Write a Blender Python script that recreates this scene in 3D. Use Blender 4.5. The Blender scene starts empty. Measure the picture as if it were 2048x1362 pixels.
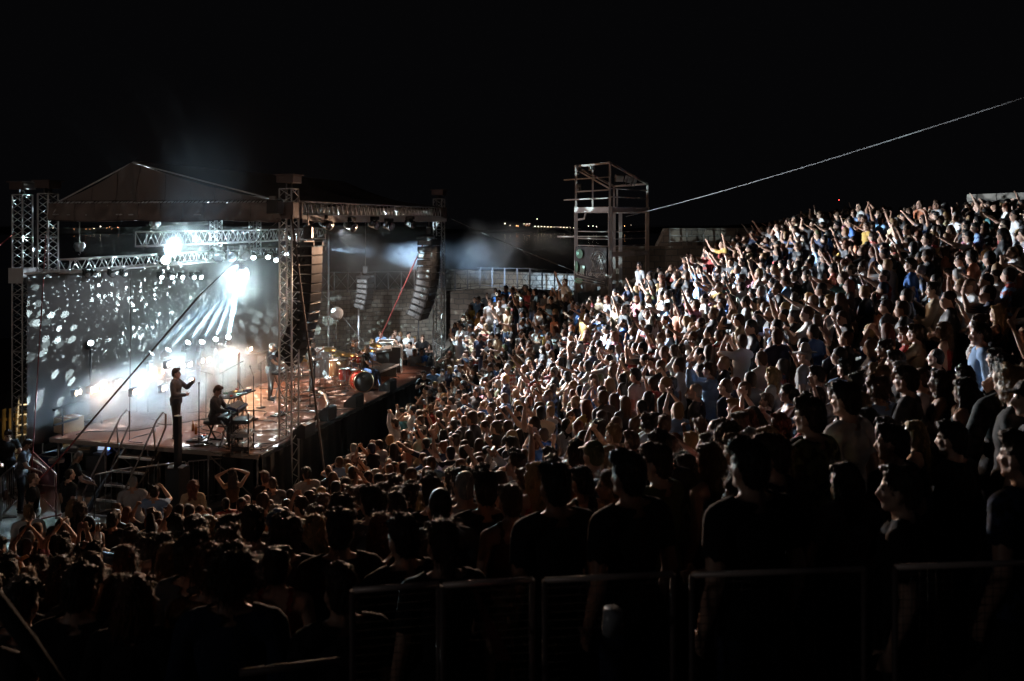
import bpy, math, random
import numpy as np
from mathutils import Vector, Matrix, Euler
rng = random.Random(7)
PI = math.pi
scene = bpy.context.scene
COL = scene.collection

# ---------------------------------------------------------------- camera
CAM_Z, FPX, HY = 7.2, 1700.0, 440.0
cam_data = bpy.data.cameras.new('camera')
cam = bpy.data.objects.new('camera', cam_data)
COL.objects.link(cam)
cam.location = (0, 0, CAM_Z)
cam.rotation_euler = (PI / 2, 0, 0)
cam_data.sensor_width = 36.0
cam_data.lens = 36.0 * FPX / 2048.0
cam_data.shift_y = -(681.0 - HY) / 2048.0
cam_data.clip_start = 0.1
cam_data.clip_end = 20000
cam_data.dof.use_dof = True
cam_data.dof.focus_distance = 22.0
cam_data.dof.aperture_fstop = 2.4
scene.camera = cam

# ---------------------------------------------------------------- night sky
world = bpy.data.worlds.new('World')
scene.world = world
world.use_nodes = True
wn = world.node_tree
bg = wn.nodes['Background']
sky = wn.nodes.new('ShaderNodeTexSky')
sky.sky_type = 'NISHITA'
sky.sun_disc = False
sky.sun_elevation = math.radians(-8)
sky.sun_rotation = math.radians(200)
mixs = wn.nodes.new('ShaderNodeMixRGB')
mixs.inputs[0].default_value = 0.985
mixs.inputs[2].default_value = (0.0016, 0.0016, 0.0019, 1)
wn.links.new(sky.outputs[0], mixs.inputs[1])
wn.links.new(mixs.outputs[0], bg.inputs[0])
bg.inputs[1].default_value = 1.0

vs = scene.view_settings
vs.view_transform = 'Standard'
vs.look = 'None'
vs.exposure = 0.0
vs.gamma = 1.0
vs.use_curve_mapping = False
cy = scene.cycles
cy.use_denoising = True
cy.max_bounces = 4
cy.diffuse_bounces = 1
cy.glossy_bounces = 2
cy.transmission_bounces = 3
cy.volume_bounces = 0
cy.transparent_max_bounces = 6
cy.sample_clamp_indirect = 3.0
cy.caustics_reflective = False
cy.caustics_refractive = False
cy.volume_step_rate = 1.0
cy.volume_max_steps = 96
cy.use_light_tree = True
cy.use_adaptive_sampling = True
cy.adaptive_threshold = 0.02

# ---------------------------------------------------------------- helpers
def at(px, py, d):
    """the world point seen at photograph pixel (px, py) at depth d metres"""
    return Vector(((px - 1024.0) / FPX * d, d, CAM_Z - (py - HY) / FPX * d))

def proj(p):
    return 1024 + p[0] / p[1] * FPX, HY - (p[2] - CAM_Z) / p[1] * FPX

# stage frame: a runs along the stage front away from the camera, b runs from the front to the back
S0 = Vector((-6.25, 21.07, 0))
U = Vector((0.262, 0.965, 0)); V = Vector((0.965, -0.262, 0))
def st(a, b, z=0.0):
    p = S0 + U * a - V * b
    return Vector((p.x, p.y, z))
def on_b(px, b):
    """a-coordinate where the pixel column px meets the line b"""
    k = (px - 1024) / FPX
    x0, y0 = S0.x - V.x * b, S0.y - V.y * b
    return (k * y0 - x0) / (U.x - k * U.y)
ST_RZ = math.atan2(U.y, U.x)          # rotation that turns +X into U

def tag(o, label=None, cat=None, group=None, kind=None):
    if label: o['label'] = label
    if cat: o['category'] = cat
    if group: o['group'] = group
    if kind: o['kind'] = kind
    return o

def thing(name, label, cat, loc=(0, 0, 0), rz=0.0, group=None):
    o = bpy.data.objects.new(name, None)
    o.empty_display_size = 0.2
    COL.objects.link(o)
    o.location = loc
    o.rotation_euler = (0, 0, rz)
    return tag(o, label, cat, group)

def frame_of(d):
    d = Vector(d).normalized()
    up = Vector((0, 0, 1)) if abs(d.z) < 0.95 else Vector((1, 0, 0))
    x = d.cross(up).normalized()
    y = x.cross(d).normalized()
    return x, y, d

class MB:
    """collects shapes for one mesh object"""
    def __init__(s):
        s.v = []; s.f = []; s.sm = []
    def add(s, vs, fs, smooth=False):
        k = len(s.v)
        s.v.extend([tuple(p) for p in vs])
        s.f.extend([tuple(i + k for i in f) for f in fs])
        s.sm.extend([smooth] * len(fs))
        return s
    def box(s, c, size, rz=0.0, rot=None, bev=0.0):
        hx, hy, hz = size[0] / 2, size[1] / 2, size[2] / 2
        R = rot if rot is not None else Matrix.Rotation(rz, 3, 'Z')
        c = Vector(c)
        if bev > 0:
            b = min(bev, hx * .9, hy * .9, hz * .9)
            vs = []
            for sx in (-1, 1):
                for sy in (-1, 1):
                    for sz in (-1, 1):
                        vs.append(c + R @ Vector((sx * (hx - b), sy * (hy - b), sz * hz)))
                        vs.append(c + R @ Vector((sx * (hx - b), sy * hy, sz * (hz - b))))
                        vs.append(c + R @ Vector((sx * hx, sy * (hy - b), sz * (hz - b))))
            I = lambda x, y, z, k: ((x * 4 + y * 2 + z) * 3 + k)
            fs = [(I(0,0,1,0), I(1,0,1,0), I(1,1,1,0), I(0,1,1,0)), (I(0,0,0,0), I(0,1,0,0), I(1,1,0,0), I(1,0,0,0)),
                  (I(0,0,0,1), I(1,0,0,1), I(1,0,1,1), I(0,0,1,1)), (I(0,1,0,1), I(0,1,1,1), I(1,1,1,1), I(1,1,0,1)),
                  (I(0,0,0,2), I(0,0,1,2), I(0,1,1,2), I(0,1,0,2)), (I(1,0,0,2), I(1,1,0,2), I(1,1,1,2), I(1,0,1,2))]
            for x in (0, 1):
                for y in (0, 1):
                    fs.append((I(x,y,0,1), I(x,y,1,1), I(x,y,1,2), I(x,y,0,2)))
                for z in (0, 1):
                    fs.append((I(x,0,z,0), I(x,1,z,0), I(x,1,z,2), I(x,0,z,2)))
            for y in (0, 1):
                for z in (0, 1):
                    fs.append((I(0,y,z,0), I(1,y,z,0), I(1,y,z,1), I(0,y,z,1)))
            for x in (0, 1):
                for y in (0, 1):
                    for z in (0, 1):
                        fs.append((I(x,y,z,0), I(x,y,z,1), I(x,y,z,2)))
            return s.add(vs, fs)
        vs = [c + R @ Vector((x, y, z)) for x in (-hx, hx) for y in (-hy, hy) for z in (-hz, hz)]
        return s.add(vs, [(0,1,3,2), (4,6,7,5), (0,4,5,1), (2,3,7,6), (0,2,6,4), (1,5,7,3)])
    def bar(s, p, q, w, h=None):
        p, q = Vector(p), Vector(q)
        h = h or w
        x, y, d = frame_of(q - p)
        vs = [e + x * (i * w / 2) + y * (j * h / 2) for e in (p, q) for i, j in ((-1,-1), (1,-1), (1,1), (-1,1))]
        return s.add(vs, [(0,1,5,4), (1,2,6,5), (2,3,7,6), (3,0,4,7), (3,2,1,0), (4,5,6,7)])
    def tube(s, pts, r, n=6, smooth=True, cap=True):
        pts = [Vector(p) for p in pts]
        rs = r if isinstance(r, (list, tuple)) else [r] * len(pts)
        vs = []
        for i, p in enumerate(pts):
            d = pts[min(i + 1, len(pts) - 1)] - pts[max(i - 1, 0)]
            x, y, _ = frame_of(d)
            for k in range(n):
                t = 2 * PI * k / n
                vs.append(p + (x * math.cos(t) + y * math.sin(t)) * rs[i])
        fs = []
        for i in range(len(pts) - 1):
            for k in range(n):
                k2 = (k + 1) % n
                fs.append((i * n + k, i * n + k2, (i + 1) * n + k2, (i + 1) * n + k))
        s.add(vs, fs, smooth)
        if cap:
            k = len(s.v) - len(vs)
            s.f.append(tuple(k + i for i in reversed(range(n)))); s.sm.append(False)
            s.f.append(tuple(k + (len(pts) - 1) * n + i for i in range(n))); s.sm.append(False)
        return s
    def lathe(s, prof, n=16, M=None, smooth=True, cap=True):
        """prof: (r, z) pairs, turned about local z, then placed by matrix M"""
        M = M or Matrix.Identity(4)
        vs = []
        for r, z in prof:
            for k in range(n):
                t = 2 * PI * k / n
                vs.append(M @ Vector((r * math.cos(t), r * math.sin(t), z)))
        fs = []
        for i in range(len(prof) - 1):
            for k in range(n):
                k2 = (k + 1) % n
                fs.append((i * n + k, i * n + k2, (i + 1) * n + k2, (i + 1) * n + k))
        if cap and prof[0][0] > 1e-5: fs.append(tuple(reversed(range(n))))
        if cap and prof[-1][0] > 1e-5: fs.append(tuple((len(prof) - 1) * n + i for i in range(n)))
        return s.add(vs, fs, smooth)
    def ball(s, c, r, n=10, m=7, R=None):
        r = r if isinstance(r, (tuple, list)) else (r, r, r)
        R = R or Matrix.Identity(3)
        c = Vector(c)
        vs = [c + R @ Vector((0, 0, -r[2]))]
        for i in range(1, m):
            ph = -PI / 2 + PI * i / m
            for k in range(n):
                t = 2 * PI * k / n
                vs.append(c + R @ Vector((r[0] * math.cos(ph) * math.cos(t), r[1] * math.cos(ph) * math.sin(t), r[2] * math.sin(ph))))
        vs.append(c + R @ Vector((0, 0, r[2])))
        fs = []
        for k in range(n):
            k2 = (k + 1) % n
            fs.append((0, 1 + k2, 1 + k))
            for i in range(m - 2):
                fs.append((1 + i * n + k, 1 + i * n + k2, 1 + (i + 1) * n + k2, 1 + (i + 1) * n + k))
            fs.append((1 + (m - 2) * n + k, 1 + (m - 2) * n + k2, len(vs) - 1))
        return s.add(vs, fs, True)
    def mesh(s, name, mat):
        me = bpy.data.meshes.new(name)
        me.from_pydata(s.v, [], s.f)
        me.polygons.foreach_set('use_smooth', s.sm)
        for m in (mat if isinstance(mat, (list, tuple)) else [mat]):
            me.materials.append(m)
        me.update()
        return me
    def obj(s, name, mat, parent=None, loc=None, label=None, world=False):
        """links the mesh; with world=True the vertices are world points and the parent is undone"""
        o = bpy.data.objects.new(name, s.mesh(name, mat))
        COL.objects.link(o)
        if parent is not None:
            o.parent = parent
            if world:
                o.matrix_parent_inverse = (Matrix.LocRotScale(parent.location, parent.rotation_euler, parent.scale)).inverted()
        if loc is not None: o.location = loc
        if label: o['label'] = label
        return o

def struct(mb, name, mat):
    return tag(mb.obj(name, mat), kind='structure')

def copy_of(o, parent=None, M=None):
    c = o.copy()
    COL.objects.link(c)
    if parent is not None: c.parent = parent
    for ch in list(o.children):
        copy_of(ch, c)
    return c

def aim(d):
    """rotation matrix (4x4) that turns +Z into d"""
    x, y, z = frame_of(d)
    return Matrix((x, y, z)).transposed().to_4x4()

# ---------------------------------------------------------------- materials
MATS = {}
def mat(name, col=(.5, .5, .5), rough=.6, metal=0.0, emis=None, es=0.0, var=0.0, scale=8.0, bump=0.0, bscale=40.0, stretch=None, spec=None):
    if name in MATS: return MATS[name]
    m = bpy.data.materials.new(name); m.use_nodes = True
    nt = m.node_tree; b = nt.nodes['Principled BSDF']
    b.inputs['Base Color'].default_value = (*col, 1)
    b.inputs['Roughness'].default_value = rough
    b.inputs['Metallic'].default_value = metal
    if spec is not None: b.inputs['Specular IOR Level'].default_value = spec
    if emis:
        b.inputs['Emission Color'].default_value = (*emis, 1)
        b.inputs['Emission Strength'].default_value = es
        m.cycles.emission_sampling = 'NONE'
    if var or bump:
        tc = nt.nodes.new('ShaderNodeTexCoord')
        mp = nt.nodes.new('ShaderNodeMapping')
        if stretch: mp.inputs['Scale'].default_value = stretch
        nt.links.new(tc.outputs['Object'], mp.inputs[0])
    if var:
        n = nt.nodes.new('ShaderNodeTexNoise'); n.inputs['Scale'].default_value = scale; n.inputs['Detail'].default_value = 5
        nt.links.new(mp.outputs[0], n.inputs['Vector'])
        r = nt.nodes.new('ShaderNodeMapRange')
        r.inputs[3].default_value = 1 - var; r.inputs[4].default_value = 1 + var
        nt.links.new(n.outputs[0], r.inputs[0])
        mx = nt.nodes.new('ShaderNodeVectorMath'); mx.operation = 'SCALE'
        mx.inputs[0].default_value = col
        nt.links.new(r.outputs[0], mx.inputs['Scale'])
        nt.links.new(mx.outputs[0], b.inputs['Base Color'])
        r2 = nt.nodes.new('ShaderNodeMapRange')
        r2.inputs[3].default_value = max(0, rough - .12); r2.inputs[4].default_value = min(1, rough + .15)
        nt.links.new(n.outputs[0], r2.inputs[0])
        nt.links.new(r2.outputs[0], b.inputs['Roughness'])
    if bump:
        n2 = nt.nodes.new('ShaderNodeTexNoise'); n2.inputs['Scale'].default_value = bscale; n2.inputs['Detail'].default_value = 3
        nt.links.new(mp.outputs[0], n2.inputs['Vector'])
        bp = nt.nodes.new('ShaderNodeBump'); bp.inputs['Strength'].default_value = bump; bp.inputs['Distance'].default_value = .02
        nt.links.new(n2.outputs[0], bp.inputs['Height'])
        nt.links.new(bp.outputs[0], b.inputs['Normal'])
    MATS[name] = m
    return m

def ocol_mat(name, rough, bump=0.0, bscale=30.0, skin=False, stretch=None, pattern=False, spec=.5):
    """a material whose colour is the object's own colour (a shirt of its own dye, hair of its own colour)"""
    m = bpy.data.materials.new(name); m.use_nodes = True
    nt = m.node_tree; b = nt.nodes['Principled BSDF']
    b.inputs['Roughness'].default_value = rough
    b.inputs['Specular IOR Level'].default_value = spec
    oi = nt.nodes.new('ShaderNodeObjectInfo')
    tc = nt.nodes.new('ShaderNodeTexCoord')
    src = oi.outputs['Color']
    mp = nt.nodes.new('ShaderNodeMapping')
    if stretch: mp.inputs['Scale'].default_value = stretch
    nt.links.new(tc.outputs['Object'], mp.inputs[0])
    if skin:
        cr = nt.nodes.new('ShaderNodeValToRGB')
        e = cr.color_ramp.elements
        e[0].color = (.30, .155, .10, 1); e[1].color = (.56, .36, .27, 1)
        nt.links.new(oi.outputs['Random'], cr.inputs[0])
        src = cr.outputs[0]
    n = nt.nodes.new('ShaderNodeTexNoise'); n.inputs['Scale'].default_value = 14 if not pattern else 16
    n.inputs['Detail'].default_value = 4
    nt.links.new(mp.outputs[0], n.inputs['Vector'])
    r = nt.nodes.new('ShaderNodeMapRange')
    if pattern:
        r.inputs[1].default_value = .46; r.inputs[2].default_value = .54
        r.inputs[3].default_value = .35; r.inputs[4].default_value = 2.2
    else:
        r.inputs[3].default_value = .8; r.inputs[4].default_value = 1.2
    nt.links.new(n.outputs[0], r.inputs[0])
    mx = nt.nodes.new('ShaderNodeVectorMath'); mx.operation = 'SCALE'
    nt.links.new(src, mx.inputs[0]); nt.links.new(r.outputs[0], mx.inputs['Scale'])
    nt.links.new(mx.outputs[0], b.inputs['Base Color'])
    if bump:
        n2 = nt.nodes.new('ShaderNodeTexNoise'); n2.inputs['Scale'].default_value = bscale; n2.inputs['Detail'].default_value = 2
        nt.links.new(mp.outputs[0], n2.inputs['Vector'])
        bp = nt.nodes.new('ShaderNodeBump'); bp.inputs['Strength'].default_value = bump; bp.inputs['Distance'].default_value = .03
        nt.links.new(n2.outputs[0], bp.inputs['Height'])
        nt.links.new(bp.outputs[0], b.inputs['Normal'])
    MATS[name] = m
    return m

M_SKIN = ocol_mat('skin', .5, skin=True)
M_SHIRT = ocol_mat('shirt_cloth', .85, bump=.5, bscale=9, spec=.25)
M_PATT = ocol_mat('patterned_cloth', .85, bump=.5, bscale=9, pattern=True, spec=.25)
M_TROU = ocol_mat('trouser_cloth', .85, bump=.4, bscale=9, spec=.25)
M_HAIR = ocol_mat('hair', .5, bump=.8, bscale=26, stretch=(3.5, 3.5, .35), spec=.4)
M_EYE = mat('eye_dark', (.03, .022, .018), .3)
M_LIP = mat('lip', (.33, .13, .11), .5)
M_SHOE = mat('shoe', (.05, .05, .05), .6)
# ---------------------------------------------------------------- stage light
def spot(name, loc, target, power, angle, col=(1, 1, 1), blend=.4, size=.08):
    l = bpy.data.lights.new(name, 'SPOT')
    l.energy = power; l.color = col
    l.spot_size = math.radians(angle); l.spot_blend = blend
    l.shadow_soft_size = size
    o = bpy.data.objects.new(name, l); COL.objects.link(o)
    o.location = loc
    d = Vector(target) - Vector(loc)
    o.rotation_euler = d.to_track_quat('-Z', 'Y').to_euler()
    return o

COOL = (.80, .90, 1.0); ICE = (.45, .76, 1.0); WARM = (1.0, .66, .44)
BALL = at(480, 545, 26.3)
P_LEFT_AT = Vector((-13.4, 24.2, 4.6))
P_TOP = Vector((-3.0, 35.0, 7.9))
L_KEY = st(7.0, -.75, 6.5)
L_WARM = st(5.0, -.75, 6.5)
# audience wash: lit heads on the front truss
spot('audience_spot', L_KEY, (6.5, 18.0, 4.2), 26000, 82, COOL, 1, .12)
spot('audience_spot', L_KEY + Vector((.1, .4, 0)), (9.6, 24.6, 5.6), 19000, 42, COOL, 1, .12)
spot('audience_spot', L_KEY + Vector((.2, .8, 0)), (6.4, 28.3, 4.7), 12000, 23, COOL, 1, .12)
spot('audience_spot', L_KEY + Vector((.3, 1.2, 0)), (16.2, 27.5, 7.7), 12000, 13, COOL, .6, .1)  # added to light the block wall at the far right
spot('audience_spot', st(12.4, -.75, 6.5), (-.6, 30.5, 2.0), 5200, 62, COOL, 1, .12)
spot('audience_wash', L_WARM, (1.2, 16.5, 2.2), 4600, 86, (1, .70, .52), 1, .12)
spot('audience_wash', st(8.0, -.75, 6.4), (-2.4, 8.5, 2.2), 7000, 80, (1, .60, .38), 1, .12)
spot('tower_fill', L_KEY + Vector((0, 1.6, 0)), (3.6, 31.0, 6.6), 520, 34, COOL, .8, .1)  # added lamp that brightens the steel tower
# lamps added to light the stone walls and the people below the far one
spot('wall_fill', st(9.0, 2.4, 6.9), (-4.0, 39.0, 2.0), 4800, 46, (.9, .95, 1), .8, .1)
spot('wall_fill', Vector((-1.8, 35.8, 7.8)), (1.0, 52, 4.0), 4200, 34, (.95, .97, 1), .5, .1)
spot('wall_fill', Vector((-1.6, 35.9, 7.7)), (7.4, 38.5, 5.6), 900, 44, (1, .85, .75), .9, .1)
# floor beams that meet on the mirror ball
BEAM_PX = [(296, 713), (331, 706), (372, 691), (401, 689), (430, 683), (456, 678)]
BEAMS = []
for px, py in BEAM_PX:
    a = on_b(px, 5.7); d = st(a, 5.7).y
    BEAMS.append(at(px, py, d))
for i, p in enumerate(BEAMS):
    spot('floor_beam', p + (BALL - p).normalized() * .22, BALL, (50000, 90000, 150000, 180000, 220000, 900000)[i], 4.2, ICE, .25, .05)
# top beam down onto the ball, the tilted head at left and the sideways beam at right
spot('top_beam', at(489, 440, 27.5), BALL, 60000, 5, (.75, .95, 1), .3, .05)
TILT = at(330, 523, 25.2)
TILT_TO = at(455, 290, 15.5)
spot('tilted_beam', TILT + (TILT_TO - TILT).normalized() * .3, TILT_TO, 24000, 15, (.50, .76, 1), .7, .06)
SIDE = at(642, 497, 31)
SIDE_TO = at(960, 520, 42)
spot('side_beam', SIDE + (SIDE_TO - SIDE).normalized() * .3, SIDE_TO, 60000, 13, (.45, .70, 1), .8, .05)
spot('tower_wash', st(6.0, 3.4, 6.3), P_LEFT_AT, 900, 36, COOL, .8, .08)
# cold lamps added without fixtures to light the low smoke
spot('smoke_fill', st(4.4, 3.4, 6.2), st(.8, 4.9, 1.9), 5000, 50, (.48, .76, 1), 1, .08)
spot('smoke_fill', st(7.0, 3.4, 6.2), st(4.2, 5.2, 1.9), 1300, 40, (.52, .78, 1), 1, .08)
# warm blinders along the back
for px, w in ((180, 110), (300, 120), (395, 120), (440, 900), (492, 500)):
    a = on_b(px, 5.75)
    spot('blinder_light', st(a, 5.7, 2.45), st(a - 2.0, -6, 3.2), w, 120, (1, .54, .28), .8, .12)
# front light on the band
spot('band_wash', st(4.6, .5, 6.6), st(3.6, 3.6, 1.4), 380, 75, (1, .55, .36), .9, .1)
spot('band_wash', st(11.6, -.75, 6.4), st(10.6, 3.0, 1.4), 2600, 55, (1, .70, .52), .9, .1)
spot('band_wash', st(.8, .9, 6.6), st(1.8, 4.2, 1.4), 480, 62, (1, .50, .30), .9, .1)

def gobo_nodes(l, strength):
    """breaks a point light into the hundreds of small beams a mirror ball throws"""
    l.use_nodes = True
    nt = l.node_tree
    em = [n for n in nt.nodes if n.type == 'EMISSION'][0]
    g = nt.nodes.new('ShaderNodeNewGeometry')
    tot = None
    for sc, thr, soft, amp, jit in ((14.0, .27, .03, 1.0, .95), (34.0, .20, .05, .8, 1.0)):
        v = nt.nodes.new('ShaderNodeTexVoronoi'); v.inputs['Scale'].default_value = sc
        v.inputs['Randomness'].default_value = jit
        nt.links.new(g.outputs['Incoming'], v.inputs['Vector'])
        r = nt.nodes.new('ShaderNodeMapRange')
        r.inputs[1].default_value = thr; r.inputs[2].default_value = thr - soft
        r.inputs[3].default_value = 0; r.inputs[4].default_value = amp
        nt.links.new(v.outputs['Distance'], r.inputs[0])
        sx = nt.nodes.new('ShaderNodeSeparateColor')
        nt.links.new(v.outputs['Color'], sx.inputs[0])
        m = nt.nodes.new('ShaderNodeMath'); m.operation = 'MULTIPLY'
        w = nt.nodes.new('ShaderNodeMapRange'); w.inputs[1].default_value = .22; w.inputs[2].default_value = .8
        nt.links.new(sx.outputs[0], w.inputs[0])
        nt.links.new(r.outputs[0], m.inputs[0]); nt.links.new(w.outputs[0], m.inputs[1])
        if tot is None: tot = m
        else:
            a = nt.nodes.new('ShaderNodeMath'); a.operation = 'ADD'
            nt.links.new(tot.outputs[0], a.inputs[0]); nt.links.new(m.outputs[0], a.inputs[1]); tot = a
    a = nt.nodes.new('ShaderNodeMath'); a.operation = 'MULTIPLY_ADD'
    a.inputs[1].default_value = strength; a.inputs[2].default_value = .002
    nt.links.new(tot.outputs[0], a.inputs[0])
    nt.links.new(a.outputs[0], em.inputs['Strength'])
for i, dv in enumerate((-U * .8 - V * .6, V * .8 - U * .5, U * .9 - V * .3)):
    l = bpy.data.lights.new('mirror_ball_light', 'POINT')
    l.energy = (24000, 15000, 15000)[i]; l.color = (.68, .92, .96); l.shadow_soft_size = .0
    gobo_nodes(l, 1.0)
    o = bpy.data.objects.new('mirror_ball_light', l); COL.objects.link(o); o.location = BALL + dv.normalized() * .36 + Vector((0, 0, -.08))
# unseen floodlight behind the camera side that grazes the roof cloth and the towers
YARD = Vector((-17, -6, 10.5))
spot('unseen_floodlight', YARD, (-8.8, 23.5, 6.6), 1700, 34, (1, .80, .68), .6, .3)
spot('unseen_floodlight', YARD, (2.5, 7.0, 5.2), 190, 46, (1, .93, .9), 1, .3)  # added dim fill on the backs of the near crowd
# ---------------------------------------------------------------- ground: a bowl of stone tiers
CTRL = [(-6,20,.1),(-4,22,.1),(-3,25,.1),(-1.8,29,.2),(-1.9,31,.2),(-9,18,0),(-13,18,0),(-13,23,0),(-8,35,0),(-12,40,0),(-17,30,0),(-3.6,34,.3),(-5,40,.4),(-4,44,.6),
 (-9,14.5,.3),(-5.5,15,.35),(-3.0,15.5,.7),(-3.5,13,1.0),(-3.9,8.5,2.2),(-3.8,7.4,2.5),(-3.1,6,3.0),(-2.2,5.8,3.25),(-1.5,4.5,3.6),(-6,11,1.2),(-8,8,1.9),(-7,5,2.7),(-9,11,1.2),
 (-3,3,3.95),(0,3.4,4.25),(1.2,4.1,4.3),(2.66,6.8,4.1),(2.5,7.2,3.9),(2.3,7.4,3.7),(2,9.5,2.95),(2.9,13,2.95),(2.2,15.5,2.6),(1.8,17.5,2.3),(4,4,4.5),(6,6,4.65),
 (6.2,11.3,4.05),(6.15,12.5,4.3),(5.9,12.5,4.1),(9,22,4.95),(12.2,26,6.0),(11,32,5.85),(10.7,34,5.5),(8,10,4.8),(12,14,5.7),(15,20,6.3),(4.4,29,3.95),(15,28,6.3),(7.4,18.5,4.7),
 (.3,27.5,1.3),(-.45,32,2.8),(-1.3,33.6,2.1),(2.2,30,3.2),(4.2,26,3.3),(1.9,26,2.4),(1.55,21,2.0),(1.2,17,1.95),(-.2,15.5,1.75),(-1.1,15,1.4),(-2,15,1.1),(-2.7,12,1.6),(-.6,8.5,2.95),(-1.2,7.4,3.1),(-.4,4.8,3.75),(.2,4.6,4.0),(.9,6.5,3.65),(-1.2,6,3.3),(-1.4,5,3.5),
 (2,34,3.3),(4,34,4.1),(0,38,3.0),(-1.5,38,2.6),(6,38,4.8),(14,36,6.2),(20,24,6.8),(20,12,6.6),(12,4,5.4),(0,0,4.6),(8,0,5.2),(-8,0,3.6),(20,40,6.8),(-20,20,0),(-20,10,.8),(-16,4,2.4),(-20,42,0),(6,30,4.6),(8,27,5.0),(5,21,3.7),(4.5,16,3.6),(-1,20,.8),(0,23,1.2)]
_C = np.array(CTRL)
_K = np.sqrt(((_C[:, None, :2] - _C[None, :, :2]) ** 2).sum(-1))
_n = len(_C)
_A = np.zeros((_n + 3, _n + 3))
_A[:_n, :_n] = -_K + np.eye(_n) * 1.0
_A[:_n, _n] = 1; _A[:_n, _n + 1:] = _C[:, :2]; _A[_n:, :_n] = _A[:_n, _n:].T
_W = np.linalg.solve(_A, np.concatenate([_C[:, 2], [0, 0, 0]]))
def ground(x, y):
    x = np.atleast_1d(np.asarray(x, float)); y = np.atleast_1d(np.asarray(y, float))
    k = -np.sqrt((x[:, None] - _C[None, :, 0]) ** 2 + (y[:, None] - _C[None, :, 1]) ** 2)
    z = k @ _W[:_n] + _W[_n] + x * _W[_n + 1] + y * _W[_n + 2]
    return np.maximum(z, 0)
STEP = .18
def tier(x, y):
    """height of the step one stands on"""
    g = ground(x, y)
    # the stage and its backstage stand on the flat
    xx = np.atleast_1d(np.asarray(x, float)) - S0.x; yy = np.atleast_1d(np.asarray(y, float)) - S0.y
    front = xx * V.x + yy * V.y; al = xx * U.x + yy * U.y
    g = np.where((front < .9) & (al > -2) & (al < 13), 0, g)
    return np.round(g / STEP) * STEP
def tier1(x, y): return float(tier(x, y)[0])

gx = np.arange(-21, 20.01, .25); gy = np.arange(-1.5, 47.01, .25)
GX, GY = np.meshgrid(gx, gy)
GZ = tier(GX.ravel(), GY.ravel())
mb = MB()
mb.v = list(zip(GX.ravel().tolist(), GY.ravel().tolist(), GZ.tolist()))
nx = len(gx)
mb.f = [(j * nx + i, j * nx + i + 1, (j + 1) * nx + i + 1, (j + 1) * nx + i) for j in range(len(gy) - 1) for i in range(nx - 1)]
mb.sm = [False] * len(mb.f)
M_TIER = mat('tier_stone', (.16, .145, .125), .85, var=.35, scale=3, bump=.3, bscale=18)
struct(mb, 'seating_tiers', M_TIER)
mb = MB()
mb.box((0, 22.5, -18.3), (70, 60, 36.4))
struct(mb, 'ground', mat('rubble_ground', (.12, .11, .095), .9, var=.3, scale=2, bump=.4))
# ---------------------------------------------------------------- materials of the set
ALU = mat('truss_aluminium', (.72, .72, .73), .4, .0, var=.12, scale=9)
BLK = mat('black_metal', (.018, .018, .019), .45, .2, var=.2, scale=6)
BLKP = mat('black_paint_wood', (.016, .016, .017), .6, var=.25, scale=5)
STEEL = mat('galvanised_steel', (.22, .20, .19), .5, .55, var=.3, scale=7)
RUST = mat('painted_steel', (.115, .085, .08), .6, .2, var=.3, scale=5)
TARP = mat('grey_tarpaulin', (.20, .165, .15), .8, var=.18, scale=1.2, bump=.6, bscale=2.2)
TARPW = mat('white_tarpaulin', (.62, .62, .60), .7, var=.12, scale=3, bump=.3, bscale=4)
DRAPE = mat('dark_brown_drape', (.052, .046, .045), .9, var=.15, scale=3)
SKIRT = mat('black_skirt_cloth', (.010, .010, .010), .95)
DECK = mat('stage_deck_ply', (.155, .062, .04), .5, var=.3, scale=2.6, bump=.15, bscale=30)
EDGE = mat('deck_edge', (.30, .24, .2), .5, .3, var=.2)
LENS = mat('lamp_lens_cold', (1, 1, 1), .3, emis=(.86, .94, 1), es=16)
LENSD = mat('lamp_lens_dark', (.05, .05, .06), .12)
LENSW = mat('lamp_lens_warm', (1, 1, 1), .3, emis=(1, .78, .58), es=16)
WOODP = mat('yellow_timber', (.36, .25, .10), .7, var=.4, scale=4, stretch=(1, 1, .25))
CHROME = mat('chrome', (.75, .75, .75), .16, 1.0)
CARDB = mat('cardboard', (.42, .28, .16), .85, var=.1)
RAILM = mat('lit_rail', (.66, .55, .50), .45, .3, var=.3, scale=9)  # pale colour stands in for light on the top rail
STRAP = mat('red_strap', (.2, .028, .025), .7)
ROPE = mat('dark_rope', (.07, .05, .045), .8)
WIRE = mat('bright_wire', (.07, .07, .07), .85)
DRAIL = mat('dark_rail', (.09, .09, .10), .5, .3)
TSTEEL = mat('tower_steel', (.42, .375, .36), .6, var=.25, scale=5)
REDD = mat('red_drum_shell', (.42, .03, .02), .22, var=.2)
BRASS = mat('cymbal_brass', (.62, .42, .16), .28, 1.0)
WHITEP = mat('white_paper', (.75, .75, .75), .7)
SCREEN = mat('laptop_screen', (.5, .6, .7), .4, emis=(.55, .7, .95), es=.55)
LEDB = mat('blue_led', (.1, .2, .9), .4, emis=(.1, .25, 1), es=6)
LEDG = mat('green_led', (.1, .9, .3), .4, emis=(.1, 1, .4), es=4)
BLUEP = mat('blue_cabinet', (.02, .04, .12), .5)
PLASTIC = mat('clear_plastic', (.42, .44, .46), .3)
GREY = mat('grey_plastic', (.22, .22, .225), .5, var=.15)
REDM = mat('red_metal', (.4, .05, .03), .5)

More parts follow.
